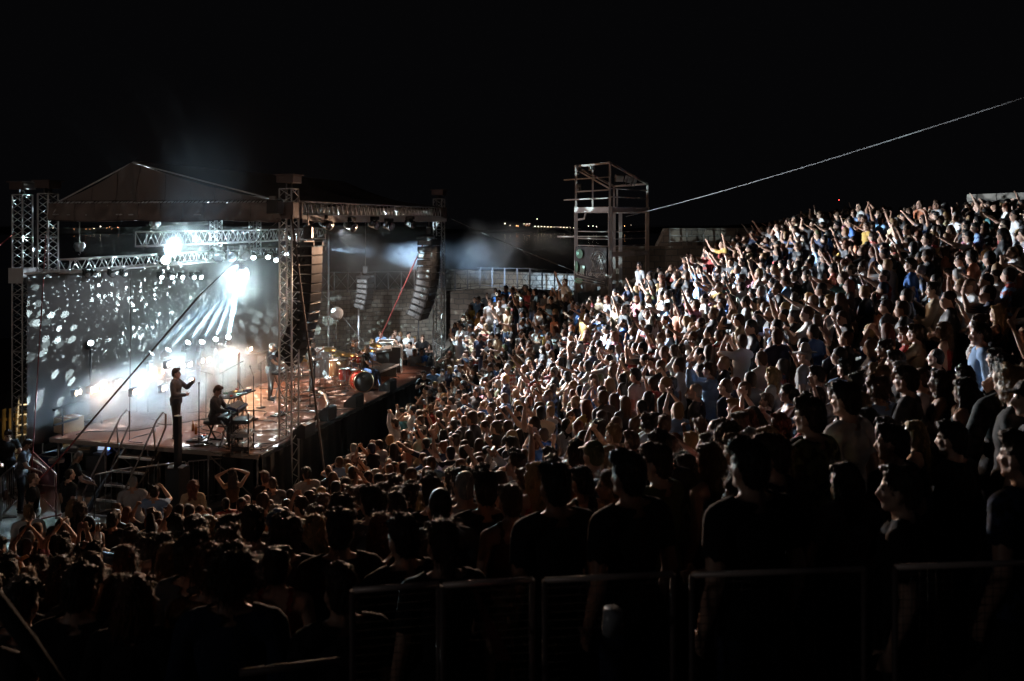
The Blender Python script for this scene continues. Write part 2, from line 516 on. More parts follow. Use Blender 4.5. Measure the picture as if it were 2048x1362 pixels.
# ---------------------------------------------------------------- stage
ZS = 1.4
stage = thing('stage', 'raised concert stage with reddish-brown deck, black skirt and open scaffold side', 'stage', st(0, 0, 0), ST_RZ)
NA, NB = 8, 4
LA, LB = 12.9, 6.3
deck_me = None
for i in range(NA):
    for j in range(NB):
        w, d = LA / NA, LB / NB
        if deck_me is None:
            deck_me = MB().box((0, 0, -.04), (w - .008, d - .008, .08), bev=.004).mesh('deck_panel', DECK)
        o = bpy.data.objects.new('deck_panel', deck_me); COL.objects.link(o); o.parent = stage
        o.location = ((i + .5) * w, (j + .5) * d, ZS + rng.uniform(-.003, .003))
mb = MB(); mb.box((LA / 2, -.03, ZS - .06), (LA, .04, .1), bev=.006); mb.box((LA / 2, LB + .03, ZS - .06), (LA, .04, .1))
mb.box((LA + .03, LB / 2, ZS - .06), (.04, LB, .1))
mb.obj('edge_beam', BLK, stage)
mb = MB(); mb.box((-.03, LB / 2, ZS - .07), (.045, LB, .12), bev=.008)
mb.obj('edge_trim', EDGE, stage, label='pale metal trim along the near stage edge')
# skirt cloth along the front, softly folded
mb = MB(); n = 160
for i in range(n + 1):
    a = LA * i / n
    y = -.06 + .02 * math.sin(a * 13) + .012 * math.sin(a * 31)
    mb.v += [(a, y, ZS - .11), (a, y - .03, .0)]
mb.f = [(2 * i, 2 * i + 1, 2 * i + 3, 2 * i + 2) for i in range(n)]; mb.sm = [True] * n
mb.obj('skirt', SKIRT, stage)
mb = MB()
mb.v = [(0.35, .4, 0), (.35, .4, ZS - .1), (.35, 2.9, ZS - .1), (.35, 2.9, 0)]; mb.f = [(0, 1, 2, 3)]; mb.sm = [False]
mb.obj('side_cloth', SKIRT, stage)
for bb in (.1, 1.5, 3.0, 4.6, 6.1):
    for aa in (.06, 1.7):
        MB().tube([(aa, bb, 0), (aa, bb, ZS - .08)], .03, 8).obj('stage_leg', STEEL, stage)
for bb in (.1, 3.0): MB().bar((.06, bb, .2), (.06, bb + 1.4, ZS - .15), .025).obj('leg_brace', STEEL, stage)

# ---- trusses
def box_truss(mbb, p, q, w, h, seg, r=.024, br=.011):
    """four chords and the zigzag of a box truss; returns chord and bracing shapes"""
    p, q = Vector(p), Vector(q)
    x, y, d = frame_of(q - p)
    if abs(d.z) > .9: x, y = Vector((U.x, U.y, 0)), Vector((-V.x, -V.y, 0))
    cor = [(-w / 2, -h / 2), (w / 2, -h / 2), (w / 2, h / 2), (-w / 2, h / 2)]
    chords = []
    for cx, cyy in cor:
        o = x * cx + y * cyy
        chords.append(MB().tube([p + o, q + o], r, 8))
    L = (q - p).length; n = max(2, int(round(L / seg)))
    for k in range(4):
        c1 = x * cor[k][0] + y * cor[k][1]; c2 = x * cor[(k + 1) % 4][0] + y * cor[(k + 1) % 4][1]
        for i in range(n):
            a = p + d * (L * i / n); b = p + d * (L * (i + 1) / n); m = (a + b) / 2
            mbb.tube([a + c1, m + c2], br, 5); mbb.tube([m + c2, b + c1], br, 5)
            if i % 4 == 0: mbb.tube([a + c1, a + c2], br, 5)
    for c in (p, q):
        for k in range(4):
            c1 = x * cor[k][0] + y * cor[k][1]; c2 = x * cor[(k + 1) % 4][0] + y * cor[(k + 1) % 4][1]
            mbb.tube([c + c1, c + c2], br * 1.4, 5)
    return chords

def truss_thing(name, label, cat, p, q, w, h, seg, group, m=None):
    p, q = Vector(p), Vector(q)
    t = thing(name, label, cat, p, 0, group)
    b = MB(); ch = box_truss(b, p, q, w, h, seg)
    for c in ch: c.obj('chord', m or ALU, t, world=True)
    tag(b.obj('bracing', m or ALU, t, world=True), kind='stuff')
    return t

TW = .36
def tower(px_loc, top, label, head=True, sleeve=None, m=None):
    p = Vector(px_loc)
    t = truss_thing('truss_tower', label, 'truss tower', (p.x, p.y, .12), (p.x, p.y, top - .35), TW, TW, .42, 'roof towers')
    R = Matrix.Rotation(ST_RZ, 3, 'Z')
    b = MB()
    b.box((p.x, p.y, .06), (.9, .9, .06), rot=R)
    for s in (0, PI / 2):
        RR = Matrix.Rotation(ST_RZ + s, 3, 'Z')
        b.box((p.x, p.y, .13), (2.0, .1, .08), rot=RR)
    b.obj('base_plate', STEEL, t, world=True)
    if head:
        b = MB(); b.box((p.x, p.y, top - .10), (TW + .1, TW + .14, .2), rot=R, bev=.01)
        b.box((p.x, p.y, top + .015), (TW + .22, TW + .22, .03), rot=R)
        b.obj('top_block', RUST, t, world=True)
        b = MB()
        for s in (-1, 1):
            b.bar(p * 1 + (U * s * .12) + Vector((0, 0, top - .2)) - Vector((0, 0, p.z)), p + (U * s * .12) + Vector((0, 0, top - .55)) - Vector((0, 0, p.z)), .04)
        b.lathe([(.09, -.03), (.09, .03)], 14, Matrix.Translation((p.x, p.y, top - .3)) @ aim(U))
        b.obj('pulley', BLK, t, world=True)
    if sleeve:
        b = MB()
        z = sleeve
        for s in (-1, 1):
            b.box(p + U * (s * (TW / 2 + .05)) + Vector((0, 0, z)), (.035, TW + .16, .44), rot=R, bev=.008)
            b.box(p - V * (s * (TW / 2 + .05)) + Vector((0, 0, z)), (TW + .1, .035, .44), rot=R, bev=.008)
        b.obj('sleeve_block', m or STEEL, t, world=True)
    return t
P_FRONT = at(578, 440, 22.6); P_FRONT.z = 0
P_RIGHT = at(878, 440, 35.0); P_RIGHT.z = 0
P_LEFT = at(96, 440, 24.2); P_LEFT.z = 0
P_LEFT2 = at(45, 440, 24.6); P_LEFT2.z = 0
P_BACK = at(510, 440, 37.6); P_BACK.z = 0
P_BACK2 = at(432, 440, 37.0); P_BACK2.z = 0
tower(P_FRONT, 8.38, 'tallest aluminium truss tower at the near stage corner, standing in the crowd', sleeve=7.45, m=RUST)
tower(P_RIGHT, 8.42, 'aluminium truss tower at the far right stage corner beside the hanging speakers', sleeve=7.5, m=RUST)
tower(P_LEFT, 8.3, 'aluminium truss tower on the left, right one of the pair')
tower(P_LEFT2, 8.28, 'aluminium truss tower on the left, outermost, with a pale bolted sleeve block', sleeve=5.6, m=ALU)
tower(P_BACK, 8.2, 'aluminium truss tower behind the mirror ball, right one of the back pair', head=False)
tower(P_BACK2, 8.2, 'aluminium truss tower behind the light bar, left one of the back pair', head=False)

# roof frame trusses
zr = 7.52
def flat(p, z): return Vector((p.x, p.y, z))
truss_thing('roof_truss', 'long front roof truss running away from the near corner tower', 'truss', flat(P_FRONT + U * .35, zr), flat(P_RIGHT - U * .3, zr), .36, .36, .34, 'roof frame trusses')
truss_thing('roof_truss', 'side roof truss hidden behind the grey valance', 'truss', flat(P_LEFT + V * .3, zr), flat(P_FRONT - V * .3, zr), .34, .34, .5, 'roof frame trusses')
truss_thing('roof_truss', 'rear roof truss above the backdrop', 'truss', flat(P_LEFT + U * .4, zr), flat(st(13.6, 7.3), zr), .34, .34, .6, 'roof frame trusses')
truss_thing('roof_truss', 'far side roof truss between the right corner towers', 'truss', flat(P_RIGHT - V * .3, zr), flat(st(14.0, 7.2), zr), .34, .34, .6, 'roof frame trusses')

# roof cloth: gable end with a crease, two slopes, a valance
roof = thing('stage_roof', 'grey tarpaulin stage roof with a gable end and hanging valance', 'stage roof', flat(P_FRONT, 7.3))
A = at(112, 403, 24.1); B = at(566, 404, 22.55); PK = at(266, 325, 23.75)
A.z = B.z = 7.68
def sheet(fn, nu, nv, m, name, parent, lab=None):
    mb = MB()
    for i in range(nu + 1):
        for j in range(nv + 1): mb.v.append(tuple(fn(i / nu, j / nv)))
    mb.f = [(i * (nv + 1) + j, (i + 1) * (nv + 1) + j, (i + 1) * (nv + 1) + j + 1, i * (nv + 1) + j + 1) for i in range(nu) for j in range(nv)]
    mb.sm = [True] * len(mb.f)
    return mb.obj(name, m, parent, world=True, label=lab)
crease_u = .345
def gable(u, v):
    base = A.lerp(B, u)
    if u < crease_u: top = A.lerp(PK, u / crease_u)
    else: top = PK.lerp(B, (u - crease_u) / (1 - crease_u))
    # the cloth sags a little between the rafters
    top = top - Vector((0, 0, .10 * math.sin(PI * (u / crease_u if u < crease_u else (u - crease_u) / (1 - crease_u)))))
    p = base.lerp(top, v)
    w = .05 * math.sin(v * PI) * math.sin(u * 37) + .16 * math.exp(-((u - crease_u - .02 - .03 * (1 - v)) / .018) ** 2) * (1 - .4 * v)
    return p - U * (w + .05)
sheet(gable, 90, 14, TARP, 'gable_cloth', roof)
def valance(u, v):
    p = A.lerp(B, -.01 + 1.015 * u)
    z = 7.665 - .47 * v - .05 * v * abs(math.sin(u * PI * 2.6)) 
    w = .10 * v * math.sin(u * 40 + 2 * math.sin(v * 3) + 3 * v) * math.sin(u * 7) ** 2 + .04 * math.sin(u * 23 - 5 * v) + .09 * math.exp(-((u - .21 - .05 * v) / .022) ** 2) + .03 * math.sin(u * 90 + v * 4)
    q = p - U * (.20 + w)
    return Vector((q.x, q.y, z))
sheet(valance, 120, 8, TARP, 'valance', roof)
far_pk = PK + U * 13.0
def slope(u, v):
    a = PK.lerp(far_pk, u); e = (B + U * .1).lerp(flat(P_RIGHT + U * .2, 7.72), u)
    sag = .22 * math.sin(PI * v) + .16 * v * abs(math.sin(u * PI * 3.2))
    p = a.lerp(e + V * .2, v); p.z -= sag - .05
    return p
sheet(slope, 60, 12, TARP, 'front_slope', roof)
def slope2(u, v):
    a = PK.lerp(far_pk, u); e = A.lerp(A + U * 13, u)
    p = a.lerp(e, v); p.z -= .18 * math.sin(PI * v)
    return p
sheet(slope2, 30, 8, TARP, 'rear_slope', roof)
def hem(u, v):
    p = (P_FRONT + U * .3).lerp(P_RIGHT + U * .3, u) + V * .23
    z = 7.33 - .20 * v
    return Vector((p.x, p.y, z)) + V * (.02 * math.sin(u * 60) * v)
sheet(hem, 80, 2, TARPW, 'white_hem', roof, 'white cloth hem below the front truss')
def inner(u, v):
    p = (P_FRONT + U * .3).lerp(P_RIGHT + U * .3, u) - V * .25
    return Vector((p.x, p.y, 7.72 - .42 * v)) + V * (.03 * math.sin(u * 47))
sheet(inner, 60, 2, TARPW, 'inner_lining', roof, 'pale lining seen through the front truss')
mb = MB(); mb.tube([PK, far_pk], .03, 6); mb.tube([PK, A + Vector((0, 0, .0))], .022, 6); mb.tube([PK, B], .022, 6)
mb.obj('ridge_pole', ALU, roof, world=True)

# seams, lacing and eyelets of the roof cloth
for k in range(9):
    u = .06 + k * .11
    MB().tube([gable(u, v / 6) - U * .012 for v in range(7)], .014, 4).obj('seam', TARP, roof, world=True)
for k in range(11):
    u = .03 + k * .094
    MB().tube([valance(u, v / 5) - U * .012 for v in range(6)], .012, 4).obj('seam', TARP, roof, world=True)
MB().tube([valance(i / 60, .97) - U * .01 for i in range(61)], .018, 4).obj('hem_rope', ROPE, roof, world=True)
mb = MB()
for k in range(64):
    p = valance(k / 64 + .006, .03) - U * .02
    mb.tube([p + Vector((0, 0, .09)) + U * .12, p, p + Vector((.05, 0, .1)) + U * .12], .008, 4)
tag(mb.obj('lacing', ROPE, roof, world=True), kind='stuff')
# boxes on the near corner tower
t = thing('corner_speaker', 'square black box fixed outside the near corner tower under its head', 'speaker', at(550, 414, 22.2), ST_RZ)
MB().box((0, 0, 0), (.3, .34, .36), bev=.02).obj('box', BLKP, t)
MB().box((-.1, 0, .24), (.08, .2, .1), bev=.01).obj('bracket', STEEL, t)
MB().box((-.152, 0, 0), (.012, .3, .32)).obj('grille', BLK, t)
t = thing('hanging_floodlight', 'small dark trapezoid floodlight hanging beside the near corner tower', 'floodlight', at(612, 446, 23.2), ST_RZ)
MB().lathe([(.10, .0), (.16, .16), (.15, .16), (.09, .02)], 4, aim((.3, -.6, -.5))).obj('housing', BLK, t)
MB().tube([(0, 0, 0), (0, 0, .3)], .015, 6).obj('clamp', STEEL, t)
# inner lighting trusses
truss_thing('lighting_truss', 'upper aluminium lighting truss hung over mid stage', 'truss', st(1.6, 4.75, 6.66), st(12.2, 4.75, 6.66), .36, .40, .55, 'lighting trusses')
truss_thing('lighting_truss', 'lower aluminium lighting truss hung at the back, left of the bright lamp', 'truss', st(.75, 6.55, 5.92), st(11.5, 6.55, 5.92), .36, .36, .5, 'lighting trusses')
truss_thing('lighting_truss', 'short low truss joined to the left towers', 'truss', at(62, 550, 24.9), at(166, 551, 25.6), .3, .3, .42, 'lighting trusses')
# chain hoists
def hoist(p, top, label):
    t = thing('chain_hoist', label, 'hoist', p, 0, 'chain hoists')
    b = MB(); b.box((0, 0, .16), (.2, .17, .26), bev=.03); b.lathe([(.1, -.13), (.1, .13)], 14, Matrix.Translation((0, 0, .2)) @ aim(U)); b.obj('motor', GREY, t)
    MB().tube([(0, 0, .28), (0, 0, top - p[2])], .014, 6).obj('chain', STEEL, t)
    b = MB(); b.tube([(0, 0, .05), (.03, 0, -.02), (0, 0, -.08), (-.03, 0, -.05)], .014, 6); b.obj('hook', STEEL, t)
    return t
hoist(at(159, 505, 25.2), 7.3, 'chain hoist above the left end of the lower truss')
hoist(at(70, 512, 24.9), 7.2, 'chain hoist between the two left towers')
hoist(st(2.2, 4.75, 6.9), 7.4, 'chain hoist on the left end of the upper truss')

# backdrop cloth with soft folds
bd = thing('backdrop', 'dark brown stage backdrop cloth speckled with mirror-ball light', 'backdrop', st(0, 6.75, 0), ST_RZ)
mb = MB(); n = 220
for i in range(n + 1):
    a = -.35 + 13.2 * i / n
    for z in (1.15, 3.4, 5.75):
        mb.v.append((a, .014 * math.sin(a * 2.1) + .006 * math.sin(a * 7.7), z))
mb.f = [(3 * i + j, 3 * i + 3 + j, 3 * i + 4 + j, 3 * i + 1 + j) for i in range(n) for j in (0, 1)]; mb.sm = [True] * len(mb.f)
mb.obj('cloth', DRAPE, bd)
MB().tube([(-.4, 0, 5.78), (12.9, 0, 5.78)], .025, 8).obj('pipe', ALU, bd)
# low riser along the back for the blinders
rs = thing('back_riser', 'low black riser rail along the backdrop carrying the warm lamps', 'riser', st(0, 6.1, ZS), ST_RZ)
mb = MB(); mb.box((6, 0, .75), (12.2, .1, .06)); mb.box((6, 0, .35), (12.2, .05, .05)); mb.obj('rail', BLK, rs)
for i in range(9): MB().tube([(.2 + i * 1.45, 0, 0), (.2 + i * 1.45, 0, .75)], .025, 6).obj('post', BLK, rs)

# ---------------------------------------------------------------- lamps
def moving_head(p, d, lens, label, group, s=1.0, base_up=True):
    """base, yoke and head; d is where the head looks"""
    t = thing('moving_light', label, 'stage light', p, 0, group)
    b = MB(); sg = 1 if base_up else -1
    b.box((0, 0, sg * .20 * s), (.30 * s, .26 * s, .12 * s), rz=ST_RZ, bev=.02)
    b.obj('base', BLK, t)
    R = Matrix.Rotation(ST_RZ, 3, 'Z')
    b = MB()
    for k in (-1, 1): b.box(R @ Vector((k * .16 * s, 0, sg * .06 * s)), (.04 * s, .1 * s, .24 * s), rot=R, bev=.01)
    b.box((0, 0, sg * .165 * s), (.37 * s, .1 * s, .04 * s), rot=R)
    b.obj('yoke', BLK, t)
    M = aim(d)
    b = MB(); b.lathe([(.05 * s, -.20 * s), (.11 * s, -.18 * s), (.125 * s, -.05 * s), (.13 * s, .10 * s), (.145 * s, .14 * s), (.145 * s, .17 * s), (.125 * s, .172 * s)], 18, M)
    b.obj('head', BLK, t)
    b = MB(); b.lathe([(.0001, .176 * s), (.06 * s, .182 * s), (.118 * s, .170 * s), (.118 * s, .150 * s)], 16, M)
    b.obj('lens', lens, t)
    return t
G1 = 'moving heads under the front truss'
for i, (px, py) in enumerate(((652, 448), (700, 452), (748, 449), (777, 452), (820, 447))):
    a = on_b(px, -.05); d = st(a, -.05).y
    p = at(px, py, d)
    lit = i in (2, 3)
    moving_head(p, (V - U * .3 - Vector((0, 0, .35))) if not lit else (V * 1.0 - U * .45 - Vector((0, 0, .15))), LENSD, ['nearest dark', 'second dark', 'middle', 'fourth', 'farthest'][i] + ' moving head hanging under the front roof truss', G1)
G2 = 'moving heads under the upper truss'
for i, (px, py) in enumerate(((440, 512), (465, 511), (491, 508))):
    a = on_b(px, 4.75); d = st(a, 4.75).y
    moving_head(at(px, py, d), (V * .4 - U * 1 - Vector((0, 0, .2))), LENSD, ['left', 'middle', 'right'][i] + ' unlit round moving head under the upper truss', G2, 1.25)
for i, (px, py, es) in enumerate(((507, 512, 1), (536, 511, 1), (552, 517, 1), (572, 505, 1))):
    a = on_b(px, 4.75); d = st(a, 4.75).y
    moving_head(at(px, py, d), (V * .5 - U * .8 - Vector((0, 0, .45))), LENS, ['first', 'second', 'third', 'last'][i] + ' lit white moving head right of the mirror ball', 'lit heads under the upper truss', .75)
G3 = 'floor beam lamps'
for i, p in enumerate(BEAMS):
    moving_head(p, BALL - p, LENS, ['lowest dim', 'second', 'third', 'fourth', 'fifth', 'brightest'][i] + ' beam lamp in the row aimed up at the mirror ball', G3, .8, base_up=False)
    q = thing('lamp_stand', 'black pole under the %s beam lamp' % ['lowest dim', 'second', 'third', 'fourth', 'fifth', 'brightest'][i], 'stand', (p.x, p.y, ZS), 0, 'beam lamp poles')
    h = p.z - ZS - .2
    MB().tube([(0, 0, 0), (0, 0, h)], .03, 8).obj('pole', BLK, q)
    MB().lathe([(.22, 0), (.22, .02), (.03, .04)], 14).obj('base', BLK, q)
moving_head(TILT, TILT_TO - TILT, LENS, 'dazzling tilted beam lamp at the left end of the upper truss', 'dazzling lamps', 1.15)
moving_head(SIDE, SIDE_TO - SIDE, LENS, 'lit lamp throwing a beam sideways to the right, beside the big speakers', 'dazzling lamps', .8)
p = at(181, 686, 24.6)
moving_head(p, Vector((.45, -.8, .1)), LENS, 'lone white lamp on a stand before the left backdrop', 'dazzling lamps', .7, base_up=False)
q = thing('lamp_stand', 'black pole under the lone white lamp at left', 'stand', (p.x, p.y, ZS), 0, 'lamp poles')
MB().tube([(0, 0, 0), (0, 0, p.z - ZS - .2)], .03, 8).obj('pole', BLK, q)
MB().lathe([(.22, 0), (.22, .02), (.03, .04)], 14).obj('base', BLK, q)
# small lamps under the lower truss
for i, px in enumerate((172, 186, 222, 246, 320, 341, 362, 385, 399)):
    a = on_b(px, 6.3); q = st(a, 6.3)
    z = at(px, 553 if px > 300 else 548, q.y).z
    lit = px > 300
    moving_head((q.x, q.y, z), (V - U * .4 - Vector((0, 0, .25))), LENS if lit else GREY, 'small %s lamp under the lower truss, %s' % ('lit' if lit else 'unlit', ['leftmost', 'second', 'third', 'fourth', 'fifth', 'sixth', 'seventh', 'eighth', 'last'][i]), 'small lamps under the lower truss', .62)
# warm twin blinders
def blinder(p, label):
    t = thing('blinder_lamp', label, 'stage light', p, ST_RZ + .25, 'warm twin lamps along the back')
    MB().box((0, .04, 0), (.40, .12, .22), bev=.02).obj('housing', BLK, t)
    for k in (-1, 1):
        MB().lathe([(.0001, .02), (.05, .016), (.072, 0)], 14, Matrix.Translation((k * .095, -.025, 0)) @ aim((0, -1, 0))).obj('lens', LENSW, t)
    return t
ORDN = ['first', 'second', 'third', 'fourth', 'fifth', 'sixth', 'seventh', 'eighth', 'ninth', 'tenth', 'eleventh', 'twelfth', 'thirteenth', 'fourteenth']
for i, (px, py) in enumerate(((155, 785), (186, 778), (207, 772), (236, 765), (281, 753), (297, 749), (327, 742), (366, 732), (379, 729), (403, 722), (416, 719), (447, 712), (472, 705), (500, 698))):
    a = on_b(px, 5.95); q = st(a, 5.95)
    blinder((q.x, q.y, at(px, py, q.y).z), '%s warm twin lamp from the left in the glowing row' % ORDN[i])
for i, (px, py) in enumerate(((338, 728), (270, 783), (328, 776), (382, 762))):
    a = on_b(px, 4.4); q = st(a, 4.4)
    blinder((q.x, q.y, max(ZS + .12, at(px, py, q.y).z)), '%s twin lamp standing low on mid stage' % ORDN[i])
# mirror ball with its facets, and two small ones
def mirror_ball(p, r, label, top):
    t = thing('mirror_ball', label, 'mirror ball', p, 0, 'mirror balls')
    MB().ball((0, 0, 0), r, 28, 18).obj('core', BLK, t)
    b = MB(); nb = 15
    for i in range(1, nb):
        ph = -PI / 2 + PI * i / nb; m = max(4, int(2 * nb * math.cos(ph)))
        for k in range(m):
            th = 2 * PI * k / m
            n = Vector((math.cos(ph) * math.cos(th), math.cos(ph) * math.sin(th), math.sin(ph)))
            x, y, _ = frame_of(n); s = r * PI / nb * .46
            j = Vector((rng.uniform(-.06, .06), rng.uniform(-.06, .06), rng.uniform(-.06, .06)))
            x, y, n2 = frame_of(n + j)
            c = n * (r + .004)
            b.add([c - x * s - y * s, c + x * s - y * s, c + x * s + y * s, c - x * s + y * s], [(0, 1, 2, 3)])
    tag(b.obj('mirror_facets', mat('mirror_facet', (.85, .87, .9), .3, .45), t), kind='stuff')
    MB().tube([(0, 0, r), (0, 0, top - p[2])], .012, 6).obj('hanger', STEEL, t)
mirror_ball(BALL, .27, 'large dazzling mirror ball hanging over the stage', 6.45)
mirror_ball(at(220, 560, 27.0), .2, 'small mirror ball under the lower truss, left one', 5.75)
mirror_ball(at(250, 553, 27.6), .2, 'small mirror ball under the lower truss, right one', 5.75)

# ---------------------------------------------------------------- hanging line arrays
def line_array(p, n, hgt, wid, dep, curve, label, face, zchain, side=None):
    """n cabinets in a J; face is the horizontal direction the boxes look"""
    t = thing('line_array', label, 'loudspeaker', p, 0, 'hanging speaker arrays')
    f = Vector((face.x, face.y, 0)).normalized(); s = Vector((0, 0, 1)).cross(f)
    pos = Vector((0, 0, 0)); ang = 0.0
    def box_shape():
        mb = MB()                                    # trapezoid cabinet: tall front, lower rear
        h2 = hgt * .5 - .006; hb = hgt * .5 * .72
        vs = []
        for y in (-wid / 2, wid / 2):
            vs += [(dep / 2, y, h2), (dep / 2, y, -h2), (-dep / 2, y, -hb), (-dep / 2, y, hb)]
        mb.add(vs, [(0, 1, 2, 3), (7, 6, 5, 4), (0, 4, 5, 1), (1, 5, 6, 2), (2, 6, 7, 3), (3, 7, 4, 0)])
        return mb
    cab_me = box_shape().mesh('speaker_cabinet', BLKP)
    gm = MB().box((dep / 2 + .008, 0, 0), (.014, wid * .96, hgt * .86), bev=.004).mesh('grille', BLK)
    sm = MB()
    sm.box((0, -wid / 2 - .006, 0), (dep * .82, .012, hgt * .62), bev=.003)
    sm.lathe([(.0001, .03), (hgt * .2, .022), (hgt * .27, 0)], 12, Matrix.Translation((.02, -wid / 2 - .01, 0)) @ aim((0, -1, 0)))
    sm = sm.mesh('side_plate', side or mat('array_side_grey', (.12, .12, .12), .5, var=.2))
    for i in range(n):
        # advance down the curve
        R = Matrix((f, s, Vector((0, 0, 1)))).transposed() @ Euler((0, ang, 0)).to_matrix()
        c = pos + R @ Vector((0, 0, -hgt / 2))
        o = bpy.data.objects.new('speaker_cabinet', cab_me); COL.objects.link(o); o.parent = t
        o.matrix_local = Matrix.Translation(c) @ R.to_4x4()
        for me in (gm, sm):
            k = bpy.data.objects.new(me.name.split('.')[0], me); COL.objects.link(k); k.parent = o
        pos = pos + R @ Vector((0, 0, -hgt * 1.015))
        ang += curve(i / n)
    b = MB(); R = Matrix((f, s, Vector((0, 0, 1)))).transposed()
    for y in (-wid * .4, wid * .4): b.box(R @ Vector((0, y, .06)), (dep * 1.2, .06, .09), rot=R)
    b.box(R @ Vector((0, 0, .11)), (.08, wid * .9, .06), rot=R)
    b.obj('rigging_frame', BLK, t)
    b = MB(); b.box((0, 0, .36), (.24, .2, .34), bev=.03); b.obj('hoist_motor', BLK, t)
    MB().tube([(0, 0, .5), (0, 0, zchain - p[2])], .02, 6).obj('chain', STEEL, t)
    return t
line_array(at(616, 492, 22.9), 13, .243, .62, .52, lambda k: .012 if k < .35 else .07, 'big black speaker column hanging beside the near corner tower', V, 7.4, BLKP)  # black side plates: shade on the near column put into their colour
line_array(at(858, 478, 34.3), 12, .265, .95, .62, lambda k: .012 if k < .3 else .055, 'grey-sided speaker column hanging at the far right tower', V, 7.4)
line_array(at(731, 556, 36.5), 6, .215, .7, .5, lambda k: .055, 'short six-box speaker column hanging over the far stage end', V, 7.4)
# ---------------------------------------------------------------- people: prototypes
def two_bone(S, T, l1, l2, pole):
    S, T, pole = Vector(S), Vector(T), Vector(pole)
    d = T - S; L = d.length
    mx = (l1 + l2) * .995
    if L > mx: d = d * (mx / L); T = S + d; L = mx
    n = d.normalized()
    a = (l1 * l1 - l2 * l2 + L * L) / (2 * L)
    h = math.sqrt(max(l1 * l1 - a * a, 0))
    p = (pole - n * pole.dot(n))
    p = p.normalized() if p.length > 1e-4 else Vector((0, -1, 0))
    return S + n * a + p * h, T

def hand_prims(W, E, palm, curl, side):
    """palm, four unequal fingers and a thumb from wrist W, running on from the elbow E"""
    d = (W - E).normalized()
    nrm = Vector(palm); nrm = (nrm - d * nrm.dot(d)).normalized()
    x = d.cross(nrm).normalized() * side          # towards the thumb
    out = []
    R = Matrix((x, nrm, d)).transposed()
    out.append(('ell', W + d * .052, (.040, .016, .052), R, 'hand'))
    ln = [.062, .072, .076, .068]
    for i in range(4):
        o = (.030, .011, -.010, -.030)[i]
        b0 = W + d * .088 + x * o
        L = (.066, .074, .069, .052)[i]
        c1 = curl * (.7 + .1 * i)
        d1 = (d * math.cos(c1) + nrm * math.sin(c1) + x * (o * 2.2)).normalized()
        p1 = b0 + d1 * L * .52
        d2 = (d * math.cos(c1 * 2.1) + nrm * math.sin(c1 * 2.1) + x * o).normalized()
        out.append(('cap', b0 - d * .02, p1, .0105, .0098, 'hand'))
        out.append(('cap', p1, p1 + d2 * L * .48, .0098, .0085, 'hand'))
    t0 = W + d * .03 + x * .034
    t1 = t0 + (d * .6 + x * .62 + nrm * .35 * min(1, curl + .3)).normalized() * .042
    t2 = t1 + (d * .85 + x * .15 + nrm * .5 * min(1, curl + .2)).normalized() * .03
    out.append(('cap', t0 - x * .012, t1, .0125, .011, 'hand'))
    out.append(('cap', t1, t2, .011, .009, 'hand'))
    return out

